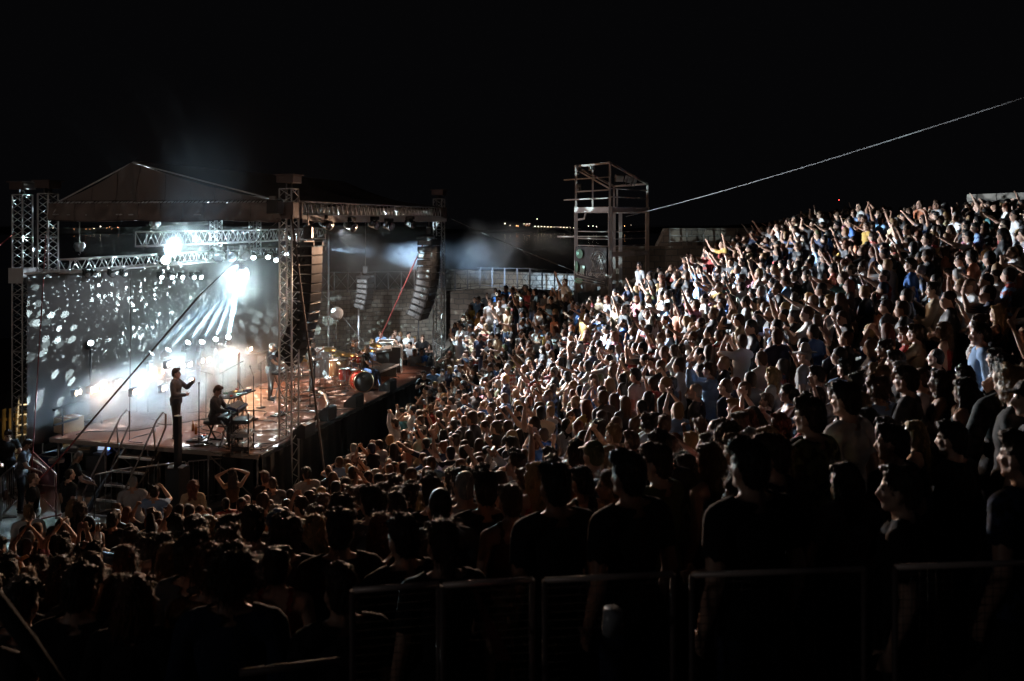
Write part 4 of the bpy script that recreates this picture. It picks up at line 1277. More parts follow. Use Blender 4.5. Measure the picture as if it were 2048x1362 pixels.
# people one can pick out in the photograph: crown px, py, height, sex, hair, hair colour, top, colour, pose, turn, label
NAMED = [
 (1500, 906, 1.80, 'm', 'short', 'black', 'tee', 'black', 'arms down', 0, 'large person in black t-shirt seen from behind, tallest head above the mesh railing'),
 (1545, 872, 1.78, 'm', 'short', 'dark brown', 'tee', 'navy', 'arms folded in front', .5, 'person in navy polo, lit cheek, behind the big black t-shirt at the railing'),
 (1622, 800, 1.83, 'm', 'short', 'dark brown', 'tee', 'olive', 'arms down', .2, 'person in dark mottled camouflage shirt beside the white t-shirt'),
 (1694, 768, 1.84, 'm', 'short', 'black', 'tee', 'white', 'arms down', .1, 'tall person in plain white t-shirt standing at the dark right side'),
 (1815, 735, 1.84, 'm', 'short', 'dark brown', 'long', 'dark grey', 'holding a cup', .2, 'person in grey long-sleeved shirt, tallest at the dark right side'),
 (1880, 742, 1.70, 'f', 'wavy', 'brown', 'tank', 'black', 'arms folded in front', .3, 'person with wavy brown hair and bare arms in black at far right'),
 (1932, 757, 1.68, 'f', 'long', 'black', 'tank', 'black', 'arms down', 0, 'person with long black hair in the shadow beside the wavy brown hair'),
 (2030, 736, 1.82, 'm', 'curly', 'fair', 'tee', 'black', 'arms down', .2, 'person with curly fair hair in black cut by the right frame edge'),
 (1962, 654, 1.84, 'm', 'short', 'dark brown', 'long', 'light blue', 'arms down', .35, 'person in pale blue long-sleeved shirt standing tall at far right'),
 (1420, 886, 1.68, 'f', 'long', 'brown', 'tank', 'black', 'arms down', .2, 'person with long brown hair left of the big black t-shirt'),
 (1315, 890, 1.76, 'm', 'short', 'dark brown', 'tee', 'olive', 'arms folded in front', .3, 'person in dark olive t-shirt with lit neck, above the railing centre'),
 (1258, 908, 1.80, 'm', 'short', 'black', 'tee', 'black', 'arms down', .2, 'broad person in black with short hair right of the blond hair'),
 (1112, 930, 1.83, 'm', 'short', 'black', 'tee', 'black', 'arms down', -.1, 'broad-backed person in black t-shirt directly above the railing gap'),
 (1072, 925, 1.70, 'f', 'long', 'blond', 'tank', 'red', 'arms down', 0, 'person with long pale blond hair and red top'),
 (1022, 967, 1.70, 'f', 'bun', 'brown', 'tank', 'brown', 'arms down', -.1, 'person with brown hair pinned up and bare back'),
 (972, 946, 1.80, 'm', 'short', 'black', 'tee', 'black', 'arms down', -.25, 'person in black t-shirt with pale letters across the back'),
 (930, 943, 1.80, 'm', 'buzz', 'grey', 'tee', 'light grey', 'arms down', -.2, 'person with cropped grey hair in a pale t-shirt with back print'),
 (880, 977, 1.80, 'm', 'buzz', 'black', 'tee', 'dark grey', 'arms down', -.2, 'person with shaved dark head and grey t-shirt'),
 (888, 1046, 1.74, 'f', 'ponytail', 'dark brown', 'tee', 'black', 'arms down', -.1, 'person with big smooth round head and ponytail just behind the railing'),
 (762, 1030, 1.68, 'f', 'long', 'auburn', 'tank', 'black', 'holding a cup', -.1, 'person with long auburn hair and one bare elbow, raising a plastic cup'),
 (680, 1028, 1.80, 'm', 'short', 'black', 'tee', 'black', 'arms down', -.1, 'person with a dark flat-topped head in black beside the blond hair'),
 (628, 1030, 1.69, 'f', 'long', 'blond', 'tank', 'white', 'arms down', 0, 'person with straight blond hair in white, below the front truss tower'),
 (553, 1096, 1.70, 'f', 'bun', 'black', 'tank', 'red', 'arms down', -.15, 'person with dark updo and dark red top, bare shoulders'),
 (570, 1040, 1.78, 'm', 'curly', 'dark brown', 'tee', 'dark grey', 'arms down', 0, 'person with curly dark hair in charcoal left of straight blond hair'),
 (465, 1146, 1.80, 'm', 'curly', 'dark brown', 'long', 'navy', 'arms down', -.3, 'person with curly hair in navy jacket, largest at lower left'),
 (418, 1104, 1.74, 'f', 'curly', 'auburn', 'tee', 'brown', 'arms down', -.2, 'person with curly auburn hair and patterned brown top'),
 (328, 1066, 1.70, 'f', 'long', 'dark brown', 'tank', 'beige', 'arms down', -.2, 'person with long dark hair over a beige top, lower left'),
 (158, 1140, 1.76, 'm', 'short', 'dark brown', 'tee', 'black', 'arms down', -.2, 'person with thick dark hair in black t-shirt near the left corner'),
 (232, 1153, 1.66, 'f', 'long', 'brown', 'tank', 'black', 'arms down', -.3, 'person with long brown hair and bare shoulders, left corner'),
 (268, 1158, 1.68, 'f', 'bob', 'auburn', 'tee', 'black', 'arms down', -.3, 'person with auburn bob haircut, left corner'),
 (120, 1112, 1.70, 'f', 'long', 'brown', 'tee', 'black', 'arms down', -.1, 'person with long straight brown hair, third from the left edge'),
 (505, 1022, 1.82, 'm', 'short', 'dark brown', 'long', 'dark grey', 'arms down', -.1, 'person in grey long sleeves, broad shoulders, below the truss tower'),
 (248, 1092, 1.68, 'f', 'bob', 'auburn', 'tank', 'black', 'arms down', -.1, 'person with auburn bob between two blond heads'),
 (338, 1086, 1.70, 'f', 'long', 'fair', 'tank', 'olive', 'arms down', -.1, 'person with long fair hair and olive top'),
 (145, 998, 1.72, 'f', 'long', 'fair', 'tee', 'white', 'arms down', -.2, 'person with long fair hair in white at the barrier'),
 (160, 1004, 1.82, 'f', 'wavy', 'dark brown', 'tee', 'black', 'arms down', .3, 'large person with wavy dark hair and black top at the barrier'),
 (225, 1026, 1.84, 'm', 'short', 'black', 'tee', 'black', 'arms down', -.2, 'person with short black hair in black t-shirt in front of the barrier'),
 (57, 1012, 1.78, 'm', 'short', 'fair', 'tee', 'white', 'arms down', .5, 'person bent forward in a pale striped shirt by the left barrier'),
 (266, 952, 1.86, 'm', 'buzz', 'grey', 'tee', 'light grey', 'arms down', .2, 'person with grey cropped hair and grey shirt standing at the barrier rail'),
 (309, 972, 1.78, 'm', 'short', 'dark brown', 'tee', 'light blue', 'holding up a phone', -.1, 'person in pale shirt with elbow out, hand at face, at the barrier'),
 (386, 961, 1.76, 'f', 'wavy', 'auburn', 'long', 'beige', 'arms down', 0, 'person with reddish wavy hair in a long beige top by the subwoofer'),
 (465, 941, 1.70, 'f', 'long', 'dark brown', 'tank', 'brown', 'hands on head', 0, 'person with both hands on head, bare arms, front row by the stage corner'),
 (614, 936, 1.80, 'm', 'short', 'black', 'tee', 'light grey', 'arms down', 0, 'person in pale t-shirt standing right at the front truss tower foot'),
 (790, 838, 1.72, 'm', 'short', 'dark brown', 'long', 'white', 'clapping overhead', 0, 'person in white long sleeves clapping overhead at the stage edge'),
 (545, 955, 1.80, 'm', 'buzz', 'dark brown', 'tee', 'dark grey', 'arms down', 0, 'person with shaved head in dark grey left of the tower foot'),
 (530, 944, 1.78, 'm', 'short', 'brown', 'tee', 'black', 'arms down', .2, 'person with brown hair in front row left of the tower foot'),
 (555, 1020, 1.78, 'm', 'cap', 'blue', 'tee', 'black', 'arms down', 0, 'person wearing a blue cap below the tower'),
 (1280, 527, 1.80, 'm', 'short', 'black', 'tee', 'light grey', 'arms down', 0, 'person in pale grey t-shirt standing above the others beside the steel tower'),
 (957, 594, 1.80, 'm', 'short', 'brown', 'tee', 'light blue', 'arms down', 0, 'person in bright sky-blue t-shirt at the left end of the upper row'),
 (941, 609, 1.66, 'f', 'bob', 'brown', 'tee', 'mustard', 'arms down', 0, 'person in mustard yellow t-shirt beside the sky-blue t-shirt'),
 (1012, 571, 1.78, 'm', 'short', 'black', 'tee', 'blue', 'arms down', 0, 'person in saturated blue t-shirt high up against the lit wall'),
 (1130, 566, 1.80, 'm', 'short', 'brown', 'tee', 'white', 'right arm raised', 0, 'person in white t-shirt with right arm up, by the upper railing'),
 (1386, 512, 1.74, 'm', 'short', 'brown', 'tee', 'white', 'left arm stretched out', 0, 'person in white with arm stretched out on the upper left rim'),
 (1822, 520, 1.80, 'm', 'short', 'dark brown', 'tee', 'blue', 'arms down', 0, 'person in saturated blue t-shirt with short dark hair among the right crowd'),
 (1734, 453, 1.74, 'm', 'short', 'brown', 'tee', 'mustard', 'arms down', 0, 'person in mustard yellow t-shirt in the upper right crowd'),
 (1840, 404, 1.84, 'm', 'buzz', 'dark brown', 'tee', 'orange', 'arms down', 0, 'person in orange t-shirt in the topmost right row'),
 (1874, 404, 1.82, 'm', 'short', 'brown', 'tee', 'light grey', 'arms down', 0, 'person in pale grey t-shirt in the topmost row beside the orange t-shirt'),
 (1718, 411, 1.82, 'm', 'buzz', 'dark brown', 'tee', 'white', 'arms down', 0, 'person in bright white t-shirt in the topmost row'),
 (1660, 600, 1.70, 'f', 'wavy', 'blond', 'tee', 'white', 'clapping at chest', 0, 'person with blond waves clapping in a white t-shirt, mid right crowd'),
 (1868, 565, 1.86, 'm', 'short', 'dark brown', 'long', 'beige', 'arms folded in front', .1, 'tall person in beige long sleeves rising above the right crowd'),
 (1610, 695, 1.76, 'm', 'hat', 'grey', 'tee', 'light grey', 'arms down', 0, 'person wearing a wide-brimmed hat and pale t-shirt'),
 (1420, 726, 1.80, 'm', 'short', 'brown', 'long', 'light blue', 'holding up a phone', .2, 'person in bright pale blue shirt with both elbows up, centre right'),
 (1832, 650, 1.78, 'm', 'short', 'brown', 'tee', 'beige', 'clapping at chest', .1, 'person in sandy t-shirt with bright face, right of centre'),
 (1812, 655, 1.70, 'm', 'short', 'brown', 'tee', 'red', 'holding a cup', .1, 'person in faded red t-shirt behind the sandy t-shirt'),
 (1888, 662, 1.68, 'f', 'long', 'brown', 'tank', 'red', 'arms down', .1, 'person with bare shoulders and red straps at right'),
 (1272, 738, 1.80, 'm', 'short', 'black', 'tee', 'white', 'arms down', .1, 'person in white t-shirt with short black hair, centre of the crowd'),
 (1392, 768, 1.80, 'm', 'buzz', 'grey', 'tee', 'dark grey', 'arms down', .2, 'bald person in dark grey, profile, centre right'),
 (1452, 758, 1.80, 'm', 'buzz', 'brown', 'tee', 'navy', 'arms down', .1, 'bald person in navy, profile, right of the other bald head'),
 (1545, 742, 1.68, 'f', 'wavy', 'blond', 'tee', 'white', 'arms down', .1, 'person with golden wavy hair beside a pale shirt, centre right'),
]
people = []
for row in NAMED:
    px, py, h, sex, hk, hc, top, tc, pose, tw, lab = row
    x, d, z = stand_at(px, py, h)
    people.append(dict(x=x, y=d, z=z, h=h, sex=sex, hk=hk, hc=hc, top=top, tc=tc, pose=pose, rz=facing(x, d, tw + rng.uniform(-.08, .08)), lab=lab, px=px, py=py, named=True,
                       patt='camouflage' in lab or 'patterned' in lab))

# everybody else, scattered over the tiers
pts = []
cell = {}
def far_enough(x, y, r):
    i, j = int(x // .8), int(y // .8)
    for a in (-1, 0, 1):
        for b in (-1, 0, 1):
            for q in cell.get((i + a, j + b), ()):
                if (q[0] - x) ** 2 + (q[1] - y) ** 2 < r * r: return False
    return True
def put(x, y): cell.setdefault((int(x // .8), int(y // .8)), []).append((x, y))
for p in people: put(p['x'], p['y'])
cand = []
r2 = random.Random(11)
while len(cand) < 34000:
    y = r2.uniform(2.6, 41); x = r2.uniform(-.66, .68) * y
    cand.append((x, y, r2.gauss(1.74, .085)))
CA = np.array(cand)
CZ = tier(CA[:, 0], CA[:, 1])
named_px = [(p['px'], p['py'], p['y']) for p in people]
for (x, y, h), z in zip(cand, CZ):
    px, py = proj((x, y, z + h))
    if not inside(px, py): continue
    if y < 4.2: continue
    # keep the near heads of the photograph in sight
    sz = .22 / y * FPX
    bad = False
    for qx, qy, qd in named_px:
        if abs(px - qx) < sz * .75 and -sz * .9 < py - qy < sz * 1.2 and y < qd + .4: bad = True; break
    if bad: continue
    if y < 7.5 and py < 1000 and px < 1780 and r2.random() < .3: continue
    if y < 8 and px > 1700 and r2.random() < .6: continue
    if not far_enough(x, y, (.355 + .15 * math.sin(x * 3.1 + 2 * math.sin(y * 1.7)) ** 2 + r2.uniform(-.02, .08)) if y > 7 else .46): continue
    put(x, y)
    pts.append((x, y, float(z), h, px, py))
MPOSE = ['arms down'] * 5 + ['arms folded in front'] * 3 + ['holding a cup'] * 3 + ['clapping at chest'] * 3 + ['holding up a phone'] * 2 + ['hands in pockets'] * 3 + ['drinking'] * 2 + ['arms crossed'] * 3 + ['hand at chin'] * 2 + ['right arm raised', 'left fist raised', 'left arm stretched out', 'clapping overhead', 'both arms spread high', 'pointing forward', 'arms down', 'hands in pockets', 'arms crossed']
TCOL = ['black'] * 22 + ['white'] * 10 + ['navy'] * 6 + ['dark grey'] * 6 + ['light grey'] * 3 + ['light blue'] * 3 + ['beige'] * 2 + ['brown'] * 2 + ['olive', 'red', 'blue', 'pink', 'teal', 'mustard', 'orange']
for x, y, z, h, px, py in pts:
    sex = 'f' if r2.random() < .48 else 'm'
    if sex == 'f':
        hk = r2.choice(['long', 'long', 'long', 'wavy', 'bob', 'bun', 'ponytail']); top = r2.choice(['tee', 'tank', 'tank']); h = h * .95
        hc = r2.choice(['dark brown'] * 5 + ['brown'] * 4 + ['black'] * 4 + ['auburn', 'auburn', 'blond', 'fair'])
    else:
        hk = r2.choice(['short', 'short', 'short', 'short', 'buzz', 'curly', 'short', 'curly', r2.choice(['cap', 'short'])]); top = r2.choice(['tee', 'tee', 'tee', 'long'])
        hc = r2.choice(['dark brown'] * 7 + ['black'] * 6 + ['brown'] * 4 + ['grey', 'fair'])
        if hk == 'cap': hc = r2.choice(['black', 'black', 'navy', 'olive'])
    pose = r2.choice(MPOSE)
    if y < 9 and pose in ('right arm raised', 'clapping overhead', 'left fist raised', 'left arm stretched out', 'holding up a phone', 'both arms spread high', 'pointing forward'): pose = 'arms down'
    tcol_ = r2.choice(TCOL)
    if (px > 1650 and y < 8.5) or y < 7.5: tcol_ = r2.choice(['black', 'black', 'navy', 'dark grey'])  # shade of the near and right stand put into dark shirt colours
    people.append(dict(x=x, y=y, z=z, h=h, sex=sex, hk=hk, hc=hc, top=top, tc=tcol_, mirror=r2.random() < .5, tilt=(r2.gauss(0, .035), r2.gauss(0, .035)), pose=pose, rz=facing(x, y, r2.gauss(0, .28)), lab=None, px=px, py=py, named=False, patt=r2.random() < .15))
print('audience', len(people))
people.sort(key=lambda p: (not p['named'], p['y']))
solo = people[:284]; mass = people[284:]

# ---- labels of the single people: what they wear, what they do, where they stand
HWORD = {'short': 'short %s hair', 'long': 'long %s hair', 'curly': 'curly %s hair', 'bun': '%s hair bun', 'ponytail': '%s ponytail', 'bob': '%s bob', 'wavy': 'wavy %s hair', 'buzz': 'cropped %s hair', 'cap': '%s cap', 'hat': '%s hat'}
TWORD = {'tee': 't-shirt', 'tank': 'tank-top', 'long': 'long-sleeves'}
PWORD = {'arms down': 'arms down', 'arms folded in front': 'arms folded', 'right arm raised': 'right arm raised', 'clapping overhead': 'clapping overhead', 'holding up a phone': 'hands at face',
         'clapping at chest': 'clapping', 'left fist raised': 'left fist raised', 'left arm stretched out': 'left arm out', 'holding a cup': 'forearm forward', 'hands on head': 'hands on head', 'hands in pockets': 'hands in pockets', 'drinking': 'hand at mouth', 'both arms spread high': 'arms spread high', 'pointing forward': 'right arm forward', 'arms crossed': 'arms crossed', 'hand at chin': 'hand at chin'}
def pword(p):
    w = PWORD[p['pose']]
    if p.get('mirror'): w = w.replace('right', '#').replace('left', 'right').replace('#', 'left')
    return w
def zone(p):
    x, y = p['px'], p['py']
    if y > 1060: return 'behind the railing' if x > 700 else 'lower left corner'
    if y > 960: return 'above the railing' if x > 700 else ('near stair barrier' if x < 480 else 'below truss tower')
    if y > 850: return 'dark right stand' if x > 1560 else ('shaded middle stand' if x > 860 else 'by stage edge')
    return 'upper right stand' if x > 1500 else 'middle stand'
byl = {}
for p in solo:
    if p['lab'] is None:
        p['lab0'] = 'person in %s %s, %s, %s, %s' % (p['tc'].replace(' ', '-'), TWORD[p['top']], HWORD[p['hk']] % p['hc'].replace(' ', '-'), pword(p), zone(p))
        byl.setdefault(p['lab0'], []).append(p)
ORD = ['leftmost', 'second from left', 'third from left', 'fourth from left', 'fifth from left', 'sixth from left', 'seventh from left', 'eighth from left']
for lab, ps in byl.items():
    ps.sort(key=lambda p: p['px'])
    for i, p in enumerate(ps):
        p['lab'] = lab if len(ps) == 1 else '%s, %s' % (lab, ORD[min(i, 7)])
for p in solo:
    p['obj'] = make_person((p['x'], p['y'], p['z']), p['rz'], p['sex'], p['pose'], p['hk'], p['hc'], p['top'], p['tc'], p['h'], p['lab'], 'audience in the stands', patt=p['patt'], mirror=p.get('mirror', False), tilt=p.get('tilt', (0, 0)))

# ---- the rest of the audience: one mass of low figures
LOW = {}
def low_proto(sex, pose, hk):
    k = (sex, pose, hk)
    if k in LOW: return LOW[k]
    P, Hm = person_prims(sex, POSES[pose])
    Q = []
    for p in P:
        reg = p[-1]
        if reg in ('torso', 'pelvis', 'shoulder', 'thigh', 'calf') or reg.startswith('uarm'):
            g = .013
            p = ('ell', p[1], tuple(r + g for r in p[2]), p[3], reg) if p[0] == 'ell' else ('cap', p[1], p[2], p[3] + g, p[4] + g, reg)
        Q.append(p)
    R3 = Hm.to_3x3().normalized()
    def E(c, r): Q.append(('ell', Hm @ Vector(c), r, R3, 'hair'))
    E((0, -.022, .058), (.085, .098, .092)); E((0, -.055, .0), (.075, .06, .085)); E((0, .04, .098), (.06, .03, .026))
    if hk == 'long':
        for s in (-1, 1):
            Q.append(('cap', Hm @ Vector((s * .066, .0, .04)), Hm @ Vector((s * .08, -.005, -.24)), .032, .026, 'hair'))
            Q.append(('cap', Hm @ Vector((s * .04, -.075, .0)), Hm @ Vector((s * .05, -.09, -.3)), .052, .03, 'hair'))
    raw = prims_mesh(Q).mesh('low', M_SKIN)
    me = eval_mods(raw, [('REMESH', dict(mode='VOXEL', voxel_size=.019)), ('SMOOTH', dict(iterations=1, factor=.5)),
                         ('DECIMATE', dict(ratio=.125)), ('TRIANGULATE', dict())])
    v, n = arr(me)
    t = np.empty(len(me.loops), dtype=np.int32); me.loops.foreach_get('vertex_index', t); t = t.reshape(-1, 3)
    ctr = v[t].mean(1)
    reg = np.array([p[-1] for p in Q])[sdf_all(Q, ctr).argmin(1)]
    tarm = np.full(len(reg), 9.0)
    for i in (0, 1):
        p = [q for q in Q if q[-1] == 'uarm%d' % i][0]
        a, b = np.array(p[1]), np.array(p[2]); sel = reg == 'uarm%d' % i
        tarm[sel] = ((ctr[sel] - a) @ (b - a)) / ((b - a) @ (b - a))
    code = np.zeros(len(reg), dtype=np.int32)                      # 0 skin 1 shirt 2 trousers 3 hair 4 dark
    code[np.isin(reg, ['torso', 'shoulder']) | (tarm < .62) | (np.isin(reg, ['pelvis', 'thigh']) & (ctr[:, 2] > .84))] = 1
    code[np.isin(reg, ['calf', 'foot']) | (np.isin(reg, ['pelvis', 'thigh']) & (ctr[:, 2] <= .84))] = 2
    code[reg == 'hair'] = 3
    code[np.isin(reg, ['eye', 'brow'])] = 4
    LOW[k] = (v.astype(np.float32), t, code)
    return LOW[k]
Vs, Ts, Cs = [], [], []
off = 0
for p in mass:
    v, t, code = low_proto(p['sex'], p['pose'], 'long' if p['hk'] in ('long', 'wavy', 'bob') else 'short')
    s = p['h'] / 1.75; c, sn = math.cos(p['rz']), math.sin(p['rz'])
    R = np.array([[c, sn, 0], [-sn, c, 0], [0, 0, 1]]) * s
    tx, ty = p['tilt']
    R = np.array([[1, 0, -ty], [0, 1, tx], [ty, -tx, 1]]) @ R
    if p['mirror']: v = v * np.array([-1, 1, 1], dtype=np.float32); t = t[:, ::-1]
    Vs.append(v @ R + np.array([p['x'], p['y'], p['z']])); Ts.append(t + off); off += len(v)
    k = r2.random()
    skin = np.array((.28, .145, .09)) * (1 - k) + np.array((.57, .37, .28)) * k
    pal = np.array([skin, SHIRT_COLS[p['tc']], r2.choice(TROU), HAIR_COLS.get(p['hc']) or SHIRT_COLS.get(p['hc']), (.03, .02, .016)])
    cc = pal[code]
    if r2.random() < .2:                                      # striped or printed tops
        zc = v[t].mean(1)
        sel = (code == 1) & ((np.sin(zc[:, 2] * r2.uniform(30, 60)) > .2) if r2.random() < .5 else (np.abs(zc[:, 2] - 1.27) < .07))
        cc = cc.copy(); cc[sel] = r2.choice([(.5, .5, .5), (.03, .03, .035), (.3, .05, .04), (.05, .1, .25)])
    Cs.append(cc)
Vs = np.concatenate(Vs).astype(np.float32); Ts = np.concatenate(Ts).astype(np.int32); Cs = np.concatenate(Cs).astype(np.float32)
me = bpy.data.meshes.new('crowd')
me.vertices.add(len(Vs)); me.vertices.foreach_set('co', Vs.ravel())
me.loops.add(len(Ts) * 3); me.loops.foreach_set('vertex_index', Ts.ravel())
me.polygons.add(len(Ts)); me.polygons.foreach_set('loop_start', np.arange(0, len(Ts) * 3, 3, dtype=np.int32))
me.polygons.foreach_set('use_smooth', np.ones(len(Ts), dtype=bool))
at_ = me.attributes.new('dye', 'FLOAT_COLOR', 'FACE')
at_.data.foreach_set('color', np.concatenate([Cs, np.ones((len(Cs), 1), dtype=np.float32)], 1).ravel())
me.update(); me.validate()
m = bpy.data.materials.new('crowd_dye'); m.use_nodes = True
b = m.node_tree.nodes['Principled BSDF']; b.inputs['Roughness'].default_value = .65; b.inputs['Specular IOR Level'].default_value = .35
an = m.node_tree.nodes.new('ShaderNodeAttribute'); an.attribute_name = 'dye'
m.node_tree.links.new(an.outputs['Color'], b.inputs['Base Color'])
me.materials.append(m)
crowd = bpy.data.objects.new('crowd', me); COL.objects.link(crowd)
tag(crowd, 'distant mass of standing concert-goers filling the upper stands', 'crowd', kind='stuff')
print('crowd tris', len(Ts))
# ---------------------------------------------------------------- stone walls
def stone_mat(name, c1, c2, sx, sy, mortar=(.10, .09, .08), bump=.7):
    m = bpy.data.materials.new(name); m.use_nodes = True
    nt = m.node_tree; b = nt.nodes['Principled BSDF']; b.inputs['Roughness'].default_value = .88
    tc = nt.nodes.new('ShaderNodeTexCoord'); mp = nt.nodes.new('ShaderNodeMapping')
    nt.links.new(tc.outputs['UV'], mp.inputs[0])
    nz = nt.nodes.new('ShaderNodeTexNoise'); nz.inputs['Scale'].default_value = 1.3; nz.inputs['Detail'].default_value = 3
    nt.links.new(mp.outputs[0], nz.inputs['Vector'])
    ad = nt.nodes.new('ShaderNodeMixRGB'); ad.blend_type = 'LINEAR_LIGHT'; ad.inputs[0].default_value = .09
    nt.links.new(mp.outputs[0], ad.inputs[1]); nt.links.new(nz.outputs['Color'], ad.inputs[2])
    br = nt.nodes.new('ShaderNodeTexBrick'); br.inputs['Scale'].default_value = 1
    br.inputs['Brick Width'].default_value = sx; br.inputs['Row Height'].default_value = sy
    br.inputs['Mortar Size'].default_value = .018; br.inputs['Bias'].default_value = -.2
    br.inputs['Color1'].default_value = (*c1, 1); br.inputs['Color2'].default_value = (*c2, 1); br.inputs['Mortar'].default_value = (*mortar, 1)
    nt.links.new(ad.outputs[0], br.inputs['Vector'])
    n2 = nt.nodes.new('ShaderNodeTexNoise'); n2.inputs['Scale'].default_value = .45; n2.inputs['Detail'].default_value = 6
    nt.links.new(mp.outputs[0], n2.inputs['Vector'])
    r = nt.nodes.new('ShaderNodeMapRange'); r.inputs[1].default_value = .3; r.inputs[2].default_value = .7; r.inputs[3].default_value = .35; r.inputs[4].default_value = 1.4
    nt.links.new(n2.outputs[0], r.inputs[0])
    mx = nt.nodes.new('ShaderNodeVectorMath'); mx.operation = 'SCALE'
    nt.links.new(br.outputs['Color'], mx.inputs[0]); nt.links.new(r.outputs[0], mx.inputs['Scale'])
    nt.links.new(mx.outputs[0], b.inputs['Base Color'])
    n3 = nt.nodes.new('ShaderNodeTexNoise'); n3.inputs['Scale'].default_value = 9; n3.inputs['Detail'].default_value = 4
    nt.links.new(mp.outputs[0], n3.inputs['Vector'])
    mm = nt.nodes.new('ShaderNodeMath'); mm.operation = 'MULTIPLY_ADD'; mm.inputs[1].default_value = .35
    inv = nt.nodes.new('ShaderNodeMath'); inv.operation = 'SUBTRACT'; inv.inputs[0].default_value = 1
    nt.links.new(br.outputs['Fac'], inv.inputs[1])
    nt.links.new(n3.outputs[0], mm.inputs[0]); nt.links.new(inv.outputs[0], mm.inputs[2])
    bp = nt.nodes.new('ShaderNodeBump'); bp.inputs['Strength'].default_value = bump; bp.inputs['Distance'].default_value = .04
    nt.links.new(mm.outputs[0], bp.inputs['Height']); nt.links.new(bp.outputs[0], b.inputs['Normal'])
    return m
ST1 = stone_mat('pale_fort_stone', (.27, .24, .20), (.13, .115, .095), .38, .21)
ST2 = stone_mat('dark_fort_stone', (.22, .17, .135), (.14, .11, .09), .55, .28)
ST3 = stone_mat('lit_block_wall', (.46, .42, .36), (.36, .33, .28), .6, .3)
def wall(name, label, pts, z0, tops, thick, m, cat='wall'):
    """a wall along ground points with a top height at every point; faces carry metres as UV"""
    t = bpy.data.meshes.new(name)
    vs, fs, uv = [], [], []
    pts = [Vector((p[0], p[1], 0)) for p in pts]
    L = 0
    n = len(pts)
    offs = []
    for i, p in enumerate(pts):
        d = (pts[min(i + 1, n - 1)] - pts[max(i - 1, 0)]).normalized()
        offs.append(Vector((-d.y, d.x, 0)) * thick)
    acc = [0.0]
    for i in range(1, n): acc.append(acc[-1] + (pts[i] - pts[i - 1]).length)
    def q(a, b, c, d, uvs):
        k = len(vs); vs.extend([tuple(a), tuple(b), tuple(c), tuple(d)]); fs.append((k, k + 1, k + 2, k + 3)); uv.extend(uvs)
    for i in range(n - 1):
        a, b = pts[i], pts[i + 1]; oa, ob = offs[i], offs[i + 1]
        za, zb = tops[i], tops[i + 1]
        Z = lambda p, z: Vector((p.x, p.y, z))
        q(Z(a, z0), Z(b, z0), Z(b, zb), Z(a, za), [(acc[i], z0), (acc[i + 1], z0), (acc[i + 1], zb), (acc[i], za)])
        q(Z(b + ob, z0), Z(a + oa, z0), Z(a + oa, za), Z(b + ob, zb), [(acc[i + 1], z0), (acc[i], z0), (acc[i], za), (acc[i + 1], zb)])
        q(Z(a, za), Z(b, zb), Z(b + ob, zb), Z(a + oa, za), [(acc[i], 0), (acc[i + 1], 0), (acc[i + 1], thick), (acc[i], thick)])
    for i in (0, n - 1):
        a, o, z = pts[i], offs[i], tops[i]
        q(Z(a, z0), Z(a, z), Z(a + o, z), Z(a + o, z0), [(0, z0), (0, z), (thick, z), (thick, z0)])
    t.from_pydata(vs, [], fs)
    l = t.uv_layers.new(name='UVMap')
    l.data.foreach_set('uv', [c for p in uv for c in p])
    t.materials.append(m)
    o = bpy.data.objects.new(name, t); COL.objects.link(o)
    return tag(o, label, cat)
def X(px, d): return (px - 1024) / FPX * d
def Zt(py, d): return CAM_Z - (py - HY) / FPX * d
# far wall behind the stage end, bright towards the right, rising to the upper walk
wall('stone_wall', 'pale stone wall beyond the far stage end, dotted with mirror-ball light', [(X(560, 41), 41), (X(700, 43), 43), (X(892, 44), 44)], -.2, [Zt(584, 41), Zt(581, 43), Zt(577, 44)], .6, ST1)
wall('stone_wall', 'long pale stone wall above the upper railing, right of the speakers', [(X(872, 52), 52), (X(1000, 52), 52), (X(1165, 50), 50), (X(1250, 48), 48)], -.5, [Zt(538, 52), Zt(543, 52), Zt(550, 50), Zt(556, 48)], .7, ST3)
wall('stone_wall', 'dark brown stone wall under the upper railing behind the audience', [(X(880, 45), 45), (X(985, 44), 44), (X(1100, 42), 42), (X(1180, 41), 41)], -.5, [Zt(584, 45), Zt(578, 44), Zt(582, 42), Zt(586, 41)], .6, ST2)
wall('stone_wall', 'dark stone wall right of the steel tower behind the audience', [(X(1228, 38), 38), (X(1330, 38.5), 38.5), (X(1560, 39), 39)], 0, [Zt(494, 38), Zt(492, 38.5), Zt(492, 39)], .6, ST2)
wall('stone_wall', 'upper step of the dark stone wall, under a wire railing', [(X(1316, 40), 40), (X(1326, 40), 40), (X(1336, 40), 40), (X(1600, 41), 41)], 3, [Zt(490, 40), Zt(470, 40), Zt(457, 40), Zt(455, 41)], .8, ST2)
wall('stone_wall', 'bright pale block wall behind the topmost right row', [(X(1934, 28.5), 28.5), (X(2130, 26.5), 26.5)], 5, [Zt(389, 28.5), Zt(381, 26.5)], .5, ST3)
# red lit strip on the bright block wall
t = thing('wall_banner', 'narrow red and black patterned strip hung on the bright block wall', 'banner', (X(1968, 28.1), 27.95, 6.9))
MB().box((0, 0, .38), (.30, .02, 1.0)).obj('cloth', BLK, t)
for i in range(4): MB().box((-.02 + .03 * (i % 2), -.015, .02 + .24 * i), (.2, .012, .09), rot=Euler((0, .25 * (-1) ** i, 0)).to_matrix()).obj('red_patch', REDM, t)

